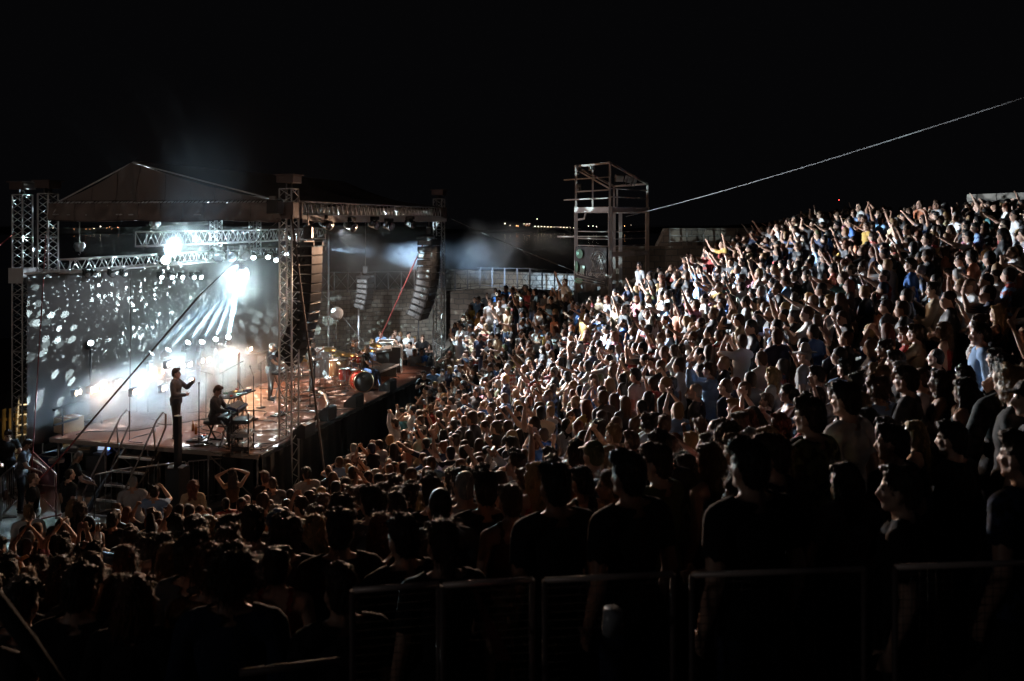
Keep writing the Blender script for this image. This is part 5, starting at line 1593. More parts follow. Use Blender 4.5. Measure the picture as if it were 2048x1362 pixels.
# ---- railings
def railing(name, label, pts, h, post_every, xbrace, m, rails=(1.0, .08), group=None, r=.025):
    p0 = Vector(pts[0])
    t = thing(name, label, 'railing', p0, 0, group)
    for f in rails:
        MB().tube([Vector(p) + Vector((0, 0, h * f)) for p in pts], r * .8, 6).obj('rail', m, t, world=True)
    me = None
    for i in range(len(pts) - 1):
        a, b = Vector(pts[i]), Vector(pts[i + 1]); L = (b - a).length; n = max(1, int(round(L / post_every)))
        for k in range(n + (1 if i == len(pts) - 2 else 0)):
            q = a.lerp(b, k / n)
            if me is None: me = MB().box((0, 0, h / 2), (r * 2.6, r * 2.6, h)).mesh('post', m)
            o = bpy.data.objects.new('post', me); COL.objects.link(o); o.parent = t; o.location = q - p0
            if xbrace and k < n:
                q2 = a.lerp(b, (k + 1) / n)
                MB().tube([q + Vector((0, 0, h * .1)), q2 + Vector((0, 0, h * .96))], r * .38, 4).obj('cross_wire', m, t, world=True)
                MB().tube([q + Vector((0, 0, h * .96)), q2 + Vector((0, 0, h * .1))], r * .38, 4).obj('cross_wire', m, t, world=True)
    return t
railing('steel_railing', 'steel railing with crossed wires along the far wall top', [(X(640, 41.8), 41.8, Zt(584, 41.8)), (X(880, 44), 44, Zt(579, 44))], .95, .66, True, DRAIL)
railing('steel_railing', 'curved steel railing with crossed wires under the lit upper wall', [(X(886, 45.5), 45.5, Zt(583, 45.5)), (X(960, 44.4), 44.4, Zt(574, 44.4)), (X(1060, 43), 43, Zt(577, 43)), (X(1160, 41.5), 41.5, Zt(585, 41.5))], 1.0, .68, True, DRAIL)
railing('wire_railing', 'thin wire railing on top of the dark right wall', [(X(1340, 39.6), 39.6, Zt(492, 39.6)), (X(1540, 40.4), 40.4, Zt(492, 40.4))], .82, .85, False, STEEL, (1.0, .6, .25), r=.014)
railing('stair_railing', 'short bright handrail at the left end of the upper rows', [(X(908, 35.5), 35.5, 1.6), (X(935, 34.6), 34.6, 2.6)], .95, .5, False, STEEL)
railing('hand_rail', 'short pale sloping handrail at the top left of the right stand', [(X(1572, 35.0), 35.0, Zt(470, 35)), (X(1598, 34.2), 34.2, Zt(458, 34.2))], .6, 1.2, False, STEEL, (1.0,))

# ---------------------------------------------------------------- steel tower with floodlights
tw = thing('lighting_tower', 'rusty steel floodlight tower rising from the audience with a dark banner', 'steel tower', at(1220, 590, 30.0))
c0 = Vector((X(1220, 30.0), 30.0, 0)); rx = Vector((1.59, 1.80, 0)).normalized(); ly = Vector((-rx.y, rx.x, 0))
WR, WL = 2.42, 1.5
cA, cB, cC, cD = c0, c0 + rx * WR, c0 + rx * WR + ly * WL, c0 + ly * WL
zb, zm = 2.4, 7.68
zA, zB, zD, zC = 9.22, 8.55, 9.15, 8.5
for c, z, w in ((cA, zm, .12), (cB, zm, .13), (cC, zm, .11), (cD, zm, .12)):
    MB().bar(flat(c, zb), flat(c, z), w).obj('leg', TSTEEL, tw, world=True)
for c, z in ((cA, zA), (cB, zB), (cC, zC), (cD, zD)):
    MB().bar(flat(c, zm), flat(c, z), .07).obj('upper_post', TSTEEL, tw, world=True)
MB().bar(flat(cA.lerp(cD, .5), zm), flat(cA.lerp(cD, .5), 9.0), .055).obj('upper_post', TSTEEL, tw, world=True)
MB().bar(flat(cB.lerp(cC, .9), zm), flat(cB.lerp(cC, .9), 8.4), .055).obj('upper_post', TSTEEL, tw, world=True)
for a, b, z, w in ((cA, cB, zm - .12, .2), (cD, cA, zm - .12, .2), (cC, cD, zm - .12, .2), (cB, cC, zm - .12, .2), (cA, cB, 5.98, .16)):
    MB().bar(flat(a, z), flat(b, z), w * .7, w).obj('beam', TSTEEL, tw, world=True)
for (a, za), (b, zb_) in (((cA, zA), (cB, zB)), ((cA, zA), (cD, zD)), ((cD, zD), (cC, zC)), ((cB, zB), (cC, zC))):
    MB().bar(flat(a, za), flat(b, zb_), .07).obj('top_rail', TSTEEL, tw, world=True)
MB().bar(flat(cD, 9.05), flat(cA, 8.3), .05).obj('brace', TSTEEL, tw, world=True)
for z, ext in ((8.32, .0), (8.02, .55)):
    MB().tube([flat(cA + rx * .0, z), flat(cB, z - .02)], .025, 6).obj('rail', TSTEEL, tw, world=True)
for z, ext, inn in ((8.72, .55, .05), (8.27, 0, 0), (7.98, .55, 0), (6.62, .85, .1)):
    MB().tube([flat(cA - ly * 0 + ly * inn, z), flat(cD + ly * ext, z - .04)], .028, 6).obj('rail', TSTEEL, tw, world=True)
for z in (6.78, 6.52, 6.27):
    for a, b in ((cA, cB), (cA, cD)):
        MB().tube([flat(a, z), flat(b, z + .01)], .018, 6).obj('cable_rail', TSTEEL, tw, world=True)
MB().bar(flat(cB.lerp(cC, .8), zb), flat(cB.lerp(cC, .8), zm), .12).obj('inner_post', TSTEEL, tw, world=True)
MB().tube([flat(cA.lerp(cC, .4), zb), flat(cA.lerp(cC, .4), zm)], .035, 6).obj('inner_post', TSTEEL, tw, world=True)
b = MB(); b.tube([flat(cD, 7.2), flat(cD - ly * .3 + rx * .1, 7.25), flat(cD - ly * .45, 7.5)], .04, 6); b.obj('pipe_bend', TSTEEL, tw, world=True)
def flood(p, d, lens, label):
    t = thing('floodlight', label, 'floodlight', p, 0, 'floodlights on the steel tower')
    R = aim(d).to_3x3()
    MB().box((0, 0, 0), (.30, .26, .16), rot=R, bev=.02).obj('housing', GREY, t)
    MB().box(R @ Vector((0, 0, .09)), (.27, .22, .02), rot=R).obj('glass', lens, t)
    b = MB()
    for k in (-1, 1): b.bar(R @ Vector((k * .17, 0, 0)), Vector((R @ Vector((k * .17, 0, 0))).to_tuple()) - Vector((0, 0, .22)), .025)
    b.bar((R @ Vector((-.17, 0, 0))) - Vector((0, 0, .22)), (R @ Vector((.17, 0, 0))) - Vector((0, 0, .22)), .025)
    b.obj('bracket', BLK, t)
PALE = mat('flood_glass', (.7, .75, .8), .2)
flood(at(1156, 336, 31.0), Vector((-1, -.15, -.15)), PALE, 'floodlight at the top left tower corner')
flood(at(1184, 334, 30.9), Vector((-1, -.15, -.15)), PALE, 'floodlight at the tower top, second from left')
flood(at(1238, 356, 30.6), Vector((.3, -1, -.3)), PALE, 'floodlight inside the tower top, mottled white')
flood(at(1257, 358, 31.2), Vector((.7, -.6, -.3)), PALE, 'grey floodlight on the right sloped tower side')
flood(at(1266, 361, 31.4), Vector((.9, -.4, -.3)), PALE, 'smallest floodlight right of the grey one on the tower')
flood(at(1158, 375, 31.2), Vector((-1, 0, 0)), GREY, 'small grey lamp box jutting from the tower left side')
# banner on the left face
bn = thing('tower_banner', 'dark festival banner with green ovals and white lettering on the steel tower', 'banner', flat(cA, 4.6))
def bp(u, z, out=.1): 
    q = cD.lerp(cA, u) - rx * out
    return Vector((q.x, q.y, z))
zt_, zb2 = Zt(493, 31), Zt(585, 31)
mb = MB()
for i in range(13):
    for j in range(5):
        u = .03 + .92 * i / 12; z = zt_ + (zb2 - zt_) * j / 4
        q = bp(u, z, .09 + .03 * math.sin(i * 1.1 + j)); mb.v.append(tuple(q))
mb.f = [(i * 5 + j, i * 5 + 5 + j, i * 5 + 6 + j, i * 5 + 1 + j) for i in range(12) for j in range(4)]; mb.sm = [True] * len(mb.f)
mb.obj('cloth', mat('banner_cloth', (.035, .035, .04), .6), bn, world=True)
GREENP = mat('banner_green', (.12, .30, .22), .6); PRINT = mat('banner_white_print', (.4, .4, .39), .6)
def oval(cu, cz, ru, rz_, m, name='printed_oval'):
    mb = MB(); mb.v = [tuple(bp(cu, cz, .135))]
    for k in range(24):
        th = 2 * PI * k / 24
        mb.v.append(tuple(bp(cu + ru * math.cos(th), cz + rz_ * math.sin(th), .135)))
    mb.f = [(0, 1 + k, 1 + (k + 1) % 24) for k in range(24)]; mb.sm = [False] * 24
    mb.obj(name, m, bn, world=True)
oval(.17, Zt(507, 31), .10, .17, GREENP); oval(.08, Zt(534, 31), .05, .22, GREENP); oval(.14, Zt(560, 31), .13, .10, GREENP)
mb = MB(); mb.add([bp(.2, Zt(530, 31), .135), bp(.34, Zt(530, 31), .135), bp(.3, Zt(547, 31), .135), bp(.18, Zt(546, 31), .135)], [(0, 1, 2, 3)]); mb.obj('printed_shape', mat('banner_dull_green', (.25, .36, .31), .6), bn, world=True)
# branching white line drawing
mb = MB(); rr = random.Random(4)
for k in range(9):
    pts_ = []; u0 = .5 + .05 * k; z0 = Zt(540, 31)
    for j in range(9):
        th = j / 8
        pts_.append(bp(u0 + .07 * math.sin(th * 5 + k) * th + (.1 - .02 * k) * th, z0 + (.72 - abs(k - 5) * .05) * th, .14))
    mb.tube(pts_, .009, 4)
for k in range(4):
    mb.tube([bp(.72 + (.22 - .05 * k) * math.cos(t), Zt(520, 31) + (.36 - .08 * k) * math.sin(t), .14) for t in [0.2 + i * .3 for i in range(10)]], .009, 4)
tag(mb.obj('line_drawing', PRINT, bn, world=True), kind='stuff')
for k in range(3):
    MB().tube([bp(.1, Zt(548 + 6 * k, 31), .14), bp(.9, Zt(559 + 4 * k, 31), .14)], .012, 4).obj('printed_stripe', PRINT, bn, world=True)
def text(name, body, size, M, m, parent, ext=.004, align='CENTER'):
    cu = bpy.data.curves.new(name, 'FONT'); cu.body = body; cu.size = size; cu.extrude = ext; cu.align_x = align
    cu.materials.append(m)
    tmp = bpy.data.objects.new(name, cu); COL.objects.link(tmp)
    me = bpy.data.meshes.new_from_object(tmp.evaluated_get(bpy.context.evaluated_depsgraph_get()))
    bpy.data.objects.remove(tmp)
    o = bpy.data.objects.new(name, me); COL.objects.link(o)
    o.parent = parent
    o.matrix_parent_inverse = Matrix.LocRotScale(parent.location, parent.rotation_euler, parent.scale).inverted()
    o.matrix_world = M; o.matrix_basis = M
    return o
xax = (cA - cD).normalized()
Mt = Matrix((xax, Vector((0, 0, 1)), -rx)).transposed().to_4x4(); Mt.translation = bp(.5, Zt(549, 31), .15)
text('lettering', 'Nova i drugačija', .225, Mt, PRINT, bn)

# ---------------------------------------------------------------- wires and straps
def cable(label, p, q, r, m, sag=0.0, cat='cable', name='steel_cable', group=None):
    p, q = Vector(p), Vector(q); n = 14
    pts_ = [p.lerp(q, i / n) - Vector((0, 0, sag * 4 * (i / n) * (1 - i / n))) for i in range(n + 1)]
    return tag(MB().tube(pts_, r, 6).obj(name, m), label, cat, group)
cable('bright steel cable climbing from the steel tower to the upper right', at(1252, 433, 31), at(2120, 172, 12.5), .0125, WIRE, .1)
cable('bright cable sloping from the roof corner down to the steel tower', at(893, 433, 35), at(1166, 549, 31.2), .014, WIRE, .05)
cable('brown guy rope crossing the stage from the near tower to the ground', at(402, 588, 21.4), at(150, 880, 19.5), .022, ROPE, .0, 'rope', 'guy_rope')
cable('upper length of the brown guy rope rising to the near tower top', at(402, 588, 21.4), at(560, 438, 22.3), .010, ROPE, .0, 'rope', 'guy_rope')
cable('slack end of the guy rope at the backstage barrier, reddish', at(150, 880, 19.5), at(70, 965, 19.0), .02, STRAP, .05, 'strap', 'ratchet_strap')
cable('dark cable hanging in front of the near corner tower', at(583, 430, 22.2), at(654, 985, 20.8), .028, ROPE, .0, 'rope', 'guy_rope')
cable('red ratchet strap from the right tower down to the far stage end', at(848, 484, 34.4), at(752, 694, 36), .024, STRAP, .0, 'strap', 'ratchet_strap')
cable('red strap leaving the outer left tower towards the left edge', at(30, 465, 24.6), at(-30, 515, 23), .02, STRAP, 0, 'strap', 'ratchet_strap')
cable('thin red strap down the left tower into the backstage', at(92, 470, 24), at(64, 935, 19.6), .014, STRAP, 0, 'strap', 'ratchet_strap')
cable('thin pale line from the backdrop end down to the drum riser', at(648, 590, 38), at(728, 684, 35), .012, STEEL, 0)
cable('vertical dark cable hanging at mid stage', at(262, 540, 22.8), at(259, 880, 21.9), .008, ROPE, 0, 'cable')
for i, (px, y0, y1, d) in enumerate(((656, 492, 560, 36), (717, 448, 550, 36))):
    pass
MB_P = thing('pipe_stand', 'tall pale vertical pipe right of the near speaker column', 'pipe', at(657, 720, 36))
MB().tube([at(657, 720, 36), at(657, 470, 36)], .035, 8).obj('pipe', ALU, MB_P, world=True)
MB_P = thing('pipe_stand', 'thin dark mast below the right speaker column', 'pipe', at(837, 760, 38))
MB().tube([at(837, 760, 38), at(837, 620, 38)], .03, 8).obj('pipe', BLK, MB_P, world=True)
MB_P = thing('pipe_stand', 'pale pipe under the short speaker column', 'pipe', at(717, 700, 37))
MB().tube([at(717, 700, 37), at(717, 600, 37)], .03, 8).obj('pipe', ALU, MB_P, world=True)

# ---------------------------------------------------------------- far shore, water and bridge
mb = MB(); s_ = 9000
mb.v = [(-s_, 60, -70), (s_, 60, -70), (s_, 12000, -70), (-s_, 12000, -70)]; mb.f = [(0, 1, 2, 3)]; mb.sm = [False]
wm = mat('night_water', (.003, .004, .006), .16, bump=.35, bscale=.25)
struct(mb, 'sea_water', wm)
def hill(name, x0, x1, y, h, seed):
    mb = MB(); n = 60; r_ = random.Random(seed)
    ph = [r_.uniform(0, 6) for _ in range(4)]
    for i in range(n + 1):
        u = i / n; x = x0 + (x1 - x0) * u
        hh = h * (math.sin(PI * u) ** .6) * (.75 + .15 * math.sin(u * 9 + ph[0]) + .1 * math.sin(u * 21 + ph[1]))
        mb.v += [(x, y, -70.5), (x, y + 90, -70 + hh), (x, y + 400, -70.5)]
    mb.f = [(3 * i + j, 3 * i + 3 + j, 3 * i + 4 + j, 3 * i + 1 + j) for i in range(n) for j in (0, 1)]; mb.sm = [True] * len(mb.f)
    struct(mb, name, mat('dark_hill', (.01, .011, .009), .95))
hill('far_hills', -4200, 130, 5150, 58, 3)
hill('far_hills', 400, 3200, 5150, 66, 5)
hill('headland', -5200, -2000, 4700, 40, 6)
LW = mat('street_lamp_glow', (1, .9, .8), .4, emis=(1, .82, .62), es=9)
LO = mat('sodium_glow', (1, .6, .3), .4, emis=(1, .42, .16), es=9)
DB = 5000.0
def lamp_dot(px, py, r, m, label, grp, d=DB):
    k = d / FPX
    t = thing('street_lamp', label, 'street lamp', at(px, py, d) - Vector((0, 0, 4)), 0, grp)
    MB().ball((0, 0, 4), r * k, 8, 6).obj('lamp_globe', m, t)
    MB().tube([(0, 0, -5), (0, 0, 4)], .12 * k, 4).obj('pole', BLK, t)
_oc = [0]
def _o(px, a, b):
    _oc[0] += 1
    return (ORDN + ['fifteenth', 'sixteenth', 'seventeenth', 'eighteenth'])[(_oc[0] - 1) % 18]
G = 'street lamps on the far shore'
for px, py, r, m in ((1010, 447, 1.3, LW), (1020, 451, .7, LW), (1048, 447.5, .8, LW), (1054, 448, .8, LW), (1059, 447.5, .8, LW), (1074, 438, .9, LW), (1177, 452.5, .8, LW), (1186, 452, .8, LW), (1193, 453, .8, LW),
                     (1225, 453, .7, LO), (1238, 452, .5, LW), (1243, 452, .5, LW), (1249, 452, .8, LO), (1262, 450, .4, LW), (1033, 451.5, 1.0, LO), (1036, 452, .9, LO), (1052, 451, .5, LO), (1058, 451, .5, LO)):
    lamp_dot(px, py, r * .75, m, 'tiny %s lamp on the dark far shore, %s of the row by the bridge' % ('white' if m is LW else 'orange', _o(px, 1000, 14)), G)
_oc[0] = 0
for px, py, r, m in ((148, 458, .5, LO), (172, 458, .6, LO), (188, 457, .8, LW), (201, 453, 1.0, LW), (214, 456, .5, LO), (219, 454, .5, LO), (224, 458, .5, LO), (236, 455, .7, LO), (180, 458.5, .5, LO), (106, 456, .7, LW), (125, 612, 0, LO)):
    if r: lamp_dot(px, py, r * .75, m, 'tiny %s lamp seen under the stage roof, %s from the left' % ('white' if m is LW else 'orange', _o(px, 100, 14)), 'street lamps seen under the roof')
lamp_dot(1678, 400, .9, mat('red_beacon', (1, .1, .1), .4, emis=(1, .06, .05), es=8), 'single red beacon in the black sky above the right stand', 'beacons', 1500.0)
br = thing('arch_bridge', 'floodlit concrete arch bridge over the dark water far away', 'bridge', at(1110, 470, DB))
CONC = mat('lit_concrete', (.5, .42, .32), .8)
MB().bar(at(1066, 454.0, DB), at(1162, 457.5, DB), 16, 5.0).obj('deck', CONC, br, world=True)
arc = []
for i in range(21):
    u = i / 20; px = 1077 + (1146 - 1077) * u
    arc.append(at(px, 467.5 - 12.5 * (1 - (2 * u - 1) ** 2), DB))
MB().tube(arc, 4.5, 6).obj('arch', CONC, br, world=True)
for px, py in ((1077, 467), (1082, 463), (1087, 460), (1092, 458), (1097, 457), (1130, 459), (1135, 461), (1140, 464), (1146, 463), (1151, 463)):
    MB().bar(at(px, 454.8, DB), at(px, py, DB), 5.5).obj('pier', CONC, br, world=True)
for i in range(14):
    px = 1070 + i * 6.4
    MB().ball(at(px, 452.6 + i * .24, DB), 2.2, 8, 6).obj('deck_lamp', LW, br, world=True)
for px in (1080, 1092, 1132, 1148):
    q = at(px, 468, DB - 80); sp = spot('bridge_floodlight', q, at(px, 456, DB), 220000, 110, (1, .72, .42), 1, 1)

# ---------------------------------------------------------------- mesh railing in front of the camera
FZ = 4.3
def panel(x0, y0, x1, y1, zt, label):
    t = thing('mesh_barrier', label, 'barrier', (x0, y0, zt - 1.08), 0, 'mesh barrier panels before the camera')
    a, b = Vector((x0, y0, 0)), Vector((x1, y1, 0))
    Zz = lambda p, z: Vector((p.x, p.y, z))
    MB().tube([Zz(a, zt), Zz(b, zt)], .013, 8).obj('top_rail', RAILM, t, world=True)
    MB().tube([Zz(a, zt - 1.0), Zz(b, zt - 1.0)], .013, 8).obj('bottom_rail', RUST, t, world=True)
    for p in (a, b): MB().tube([Zz(p, zt - 1.08), Zz(p, zt)], .013, 8).obj('post', RUST, t, world=True)
    mb = MB(); L = (b - a).length; n = int(L / .035)
    for i in range(1, n): mb.bar(Zz(a.lerp(b, i / n), zt - 1.0), Zz(a.lerp(b, i / n), zt), .0019)
    for i in range(1, 29): mb.bar(Zz(a, zt - 1.0 + i * .0345), Zz(b, zt - 1.0 + i * .0345), .0019)
    tag(mb.obj('wire_mesh', SKIRT, t, world=True), kind='stuff')
DR = 3.55
for x0, x1, y0, y1, lab in ((705, 878, 1181, 1168, 'leftmost mesh barrier panel with a bent top rail'), (886, 1064, 1169, 1160, 'second mesh barrier panel from the left'), (1090, 1346, 1158, 1150, 'middle mesh barrier panel'),
                            (1384, 1728, 1152, 1136, 'wide mesh barrier panel right of the middle'), (1790, 2130, 1135, 1122, 'rightmost mesh barrier panel cut by the frame')):
    p, q = at(x0, y0, DR), at(x1, y1, DR + .06)
    panel(p.x, p.y, q.x, q.y, (p.z + q.z) / 2, lab)
t = thing('hand_rail', 'dark sloping handrail crossing the lower left corner', 'railing', at(-60, 1130, 3.2))
MB().tube([at(-60, 1130, 3.2), at(60, 1290, 3.1), at(130, 1400, 3.0)], .03, 8).obj('rail', SKIRT, t, world=True)
t = thing('hand_rail', 'dim low rail at the bottom edge left of the barrier', 'railing', at(480, 1345, 3.0))
MB().tube([at(480, 1346, 3.0), at(680, 1322, 3.05)], .014, 8).obj('rail', RUST, t, world=True)
# plastic cup hanging in the mesh and a striped ribbon
t = thing('plastic_cup', 'crumpled clear plastic cup stuck in the middle mesh panel', 'cup', at(1222, 1245, 3.5))
MB().lathe([(.030, -.05), (.042, .055)], 12, Euler((.2, .15, 0)).to_matrix().to_4x4()).obj('shell', PLASTIC, t)
t = thing('ribbon', 'faded red and white ribbon hanging on the second mesh panel', 'ribbon', at(960, 1200, 3.5))
mb = MB()
for i in range(12):
    q = at(948 + i * 5.5, 1180 + i * 13, 3.5 - .012 * math.sin(i)); w = .008 + .0022 * i
    mb.v += [tuple(q + Vector((-w, 0, 0))), tuple(q + Vector((w, .01, 0)))]
mb.f = [(2 * i, 2 * i + 1, 2 * i + 3, 2 * i + 2) for i in range(11)]; mb.sm = [True] * 11
mb.obj('cloth', mat('faded_ribbon', (.14, .03, .03), .8), t, world=True)
# ---------------------------------------------------------------- backstage at left
def on_z(px, py, z):
    """point seen at the pixel on the level z"""
    d = (CAM_Z - z) * FPX / (py - HY)
    return at(px, py, d)
fence = thing('timber_fence', 'yellow-lit timber board fence behind the left towers', 'fence', at(0, 900, 26.5))
p0, p1 = at(-40, 905, 26.6), at(150, 880, 27.4)
nb = 14
for i in range(nb):
    a = p0.lerp(p1, i / nb); b_ = p0.lerp(p1, (i + .93) / nb)
    z1 = Zt(815 - 3 * (i % 3), 26.6) - .03 * i
    MB().bar(Vector(((a.x + b_.x) / 2, (a.y + b_.y) / 2, 0)), Vector(((a.x + b_.x) / 2, (a.y + b_.y) / 2, z1)), (b_ - a).length, .03).obj('board', WOODP, fence, world=True)
MB().bar(Vector((p0.x, p0.y + .04, .9)), Vector((p1.x, p1.y + .04, .9)), .05, .09).obj('rail', WOODP, fence, world=True)
spot('fence_lamp', at(72, 800, 26.0), at(50, 900, 26.9), 60, 120, (1, .72, .36), .8, .1)
# step ladder
t = thing('step_ladder', 'aluminium step ladder standing by the left truss towers', 'ladder', on_z(50, 905, 0), .5)
for s in (-1, 1):
    MB().bar((s * .24, -.35, 0), (s * .16, 0, 1.75), .05, .03).obj('stile', ALU, t)
    MB().bar((s * .24, .45, 0), (s * .16, .06, 1.75), .04, .03).obj('rear_leg', ALU, t)
for i in range(5):
    z = .3 + i * .3; f = z / 1.75
    MB().box((0, -.35 + .35 * f, z), (.44 - .14 * f, .1, .03)).obj('step', ALU, t)
MB().box((0, .03, 1.77), (.36, .26, .04)).obj('top_step', ALU, t)
# cardboard box and cloth on the stage corner
p = on_z(138, 862, ZS)
t = thing('cardboard_box', 'brown cardboard box with red and white stripes at the stage corner', 'box', p, ST_RZ - .3)
MB().box((0, 0, .2), (.62, .42, .4), bev=.008).obj('carton', CARDB, t)
for i in range(4): MB().box((-.22 + i * .15, 0, .404), (.07, .43, .006)).obj('stripe', (STRAP, WHITEP)[i % 2], t)
# mixing racks
def rack(px, py, w, d, h, label, m=BLKP, rz=0.0, z=0.0, group=None, cat='flight case', name='flight_case'):
    p = on_z(px, py, z)
    t = thing(name, label, cat, p, ST_RZ + rz, group)
    MB().box((0, 0, h / 2), (w, d, h), bev=.012).obj('body', m, t)
    mb = MB()
    for sx in (-1, 1):
        for sy in (-1, 1): mb.box((sx * w / 2, sy * d / 2, h / 2), (.03, .03, h + .01))
    for sx in (-1, 1): mb.box((sx * w / 2, 0, h), (.03, d, .03)); mb.box((sx * w / 2, 0, .015), (.03, d, .03))
    for sy in (-1, 1): mb.box((0, sy * d / 2, h), (w, .03, .03)); mb.box((0, sy * d / 2, .015), (w, .03, .03))
    tag(mb.obj('edge_trim', ALU, t), kind='stuff')
    MB().box((0, -d / 2 - .012, h * .6), (.14, .02, .05), bev=.006).obj('handle', STEEL, t)
    return t
t = rack(88, 948, .7, .6, 1.15, 'black amplifier rack with green status lights beside the crew', group=None, cat='amp rack', name='amp_rack')
for i in range(4): MB().box((0, -.312, .25 + i * .2), (.6, .02, .16)).obj('amp_unit', GREY, t)
for x in (-.12, .12): MB().box((x, -.33, .3), (.1, .012, .02)).obj('status_light', LEDG, t)
MB().box((-.1, -.33, .62), (.1, .012, .12)).obj('display', SCREEN, t)
t = rack(110, 965, .6, .55, .8, 'blue speaker cabinet with a small white badge below the coiled cable', m=BLUEP, name='speaker_cabinet', cat='speaker')
MB().box((.1, -.29, .18), (.22, .01, .035)).obj('badge', WHITEP, t)
p = on_z(113, 925, .8)
t = thing('cable_coil', 'coil of pale cable resting on the blue speaker cabinet', 'cable', p)
for k in range(4):
    MB().tube([(.2 * math.cos(i * .35), .16 * math.sin(i * .35), .02 + .02 * k + .01 * math.sin(i)) for i in range(19)], .012, 5).obj('loop', GREY, t)
# long table with gear
p = on_z(190, 958, 0)
tb = thing('work_table', 'low backstage work table covered with papers and gear left of the stairs', 'table', p, ST_RZ - PI / 2 + .02)
MB().box((0, 0, .80), (2.0, .75, .04), bev=.008).obj('tabletop', GREY, tb)
for sx in (-.9, .9):
    for sy in (-.3, .3): MB().tube([(sx, sy, 0), (sx, sy, .78)], .02, 6).obj('leg', STEEL, tb)
MB().box((0, .2, .4), (1.9, .03, .5)).obj('apron', BLK, tb)
def on_table(x, y): 
    return Matrix.LocRotScale(tb.location, tb.rotation_euler, None) @ Vector((x, y, .822))
t = thing('laptop', 'open laptop with a pale bluish screen on the backstage table', 'laptop', on_z(203, 905, 1.0), ST_RZ - PI / 2 + .2)
MB().box((0, 0, .01), (.34, .24, .02), bev=.006).obj('keyboard', GREY, t)
MB().box((0, .12, .15), (.34, .012, .26), rot=Euler((-.2, 0, 0)).to_matrix()).obj('lid', BLK, t)
MB().box((0, .112, .152), (.31, .004, .23), rot=Euler((-.2, 0, 0)).to_matrix()).obj('screen', SCREEN, t)
t = thing('laptop_box', 'black equipment box carrying the laptop beside the stairs', 'case', on_z(203, 905, 1.0) - Vector((0, 0, 1.0)), ST_RZ - PI / 2 + .2)
MB().box((0, 0, .5), (.6, .5, .985), bev=.015).obj('body', BLKP, t)
MB().ball(on_z(218, 897, 1.1) - t.location, .03, 8, 6).obj('pilot_light', LEDB, t)
for i, (x, y, w, h, m, lab) in enumerate(((-.75, .1, .3, .05, WHITEP, 'stack of bluish paper on the backstage table'), (-.3, -.05, .32, .03, CARDB, 'flat tan tray on the backstage table'), (.1, .12, .2, .1, REDM, 'small red box on the backstage table'),
                                     (.35, -.1, .22, .06, CARDB, 'open cardboard tray on the backstage table'), (.78, .05, .3, .02, WHITEP, 'loose white sheets at the right table end'))):
    q = on_table(x, y); t = thing('table_item', lab, 'box', q, rng.uniform(-.5, .5))
    t.name = ('paper_stack', 'tray', 'small_box', 'open_tray', 'paper_sheets')[i]
    MB().box((0, 0, h / 2), (w, w * .7, h), bev=.004).obj('body', m, t)
    if i in (0, 4): MB().box((.02, .01, h + .004), (w * .8, w * .6, .004), rz=.4).obj('top_sheet', WHITEP, t)
# stairs to the stage
q0 = st(-.02, 3.35, 0)
sr = thing('stage_stairs', 'metal steps with two tubular handrails leading up to the stage side', 'stairs', q0, ST_RZ + PI)
for i in range(5):
    MB().box((.18 + i * .27, 0, ZS - .28 * (i + 1) + .0), (.27, 1.05, .05), bev=.006).obj('tread', BLKP, sr)
    MB().box((.30 + i * .27, 0, ZS - .28 * (i + 1) + .012), (.035, 1.06, .06), bev=.006).obj('nosing', ALU, sr)
for s in (-1, 1):
    MB().bar((.05, s * .52, ZS - .16), (1.45, s * .52, .06), .05, .16).obj('stringer', BLKP, sr)
    pts_ = [(1.5, s * .55, .55), (.22, s * .55, ZS + .72), (-.02, s * .55, ZS + .86), (-.12, s * .55, ZS + .80), (-.12, s * .55, ZS + .45), (.55, s * .55, .95)]
    MB().tube(pts_, .022, 8).obj('handrail', STEEL, sr)
    MB().tube([(.35, s * .55, ZS + .58), (.25, s * .55, ZS - .3)], .018, 6).obj('rail_post', STEEL, sr)
    MB().tube([(1.5, s * .55, .55), (1.5, s * .55, .02)], .018, 6).obj('rail_post', STEEL, sr)
# column loudspeaker
p = on_z(356, 998, 0); p = at(356, 440, 19.6); p.z = 0
t = thing('column_speaker', 'slim black column loudspeaker on a subwoofer in front of the stage stairs', 'loudspeaker', p, ST_RZ - .2)
zs_ = Zt(932, 19.6)
MB().box((0, 0, zs_ / 2), (.34, .42, zs_), bev=.015).obj('subwoofer', BLKP, t)
MB().box((.0, 0, zs_ + (Zt(832, 19.6) - zs_) / 2), (.13, .14, Zt(832, 19.6) - zs_), bev=.015).obj('column', BLK, t)
MB().box((0, 0, Zt(832, 19.6) + .006), (.12, .13, .012)).obj('top_cap', WHITEP, t)
for s, r_ in ((-1, .25), (1, -.2)):
    q = p + Vector((s * .13, -.08, zs_ + .004))
    o = thing('paper_sheet', 'white paper sheet on the subwoofer, %s of the column' % ('left' if s < 0 else 'right'), 'paper', q, r_)
    MB().box((0, 0, .01), (.12, .17, .02), rot=Euler((.12, 0, 0)).to_matrix()).obj('sheet', WHITEP, o)
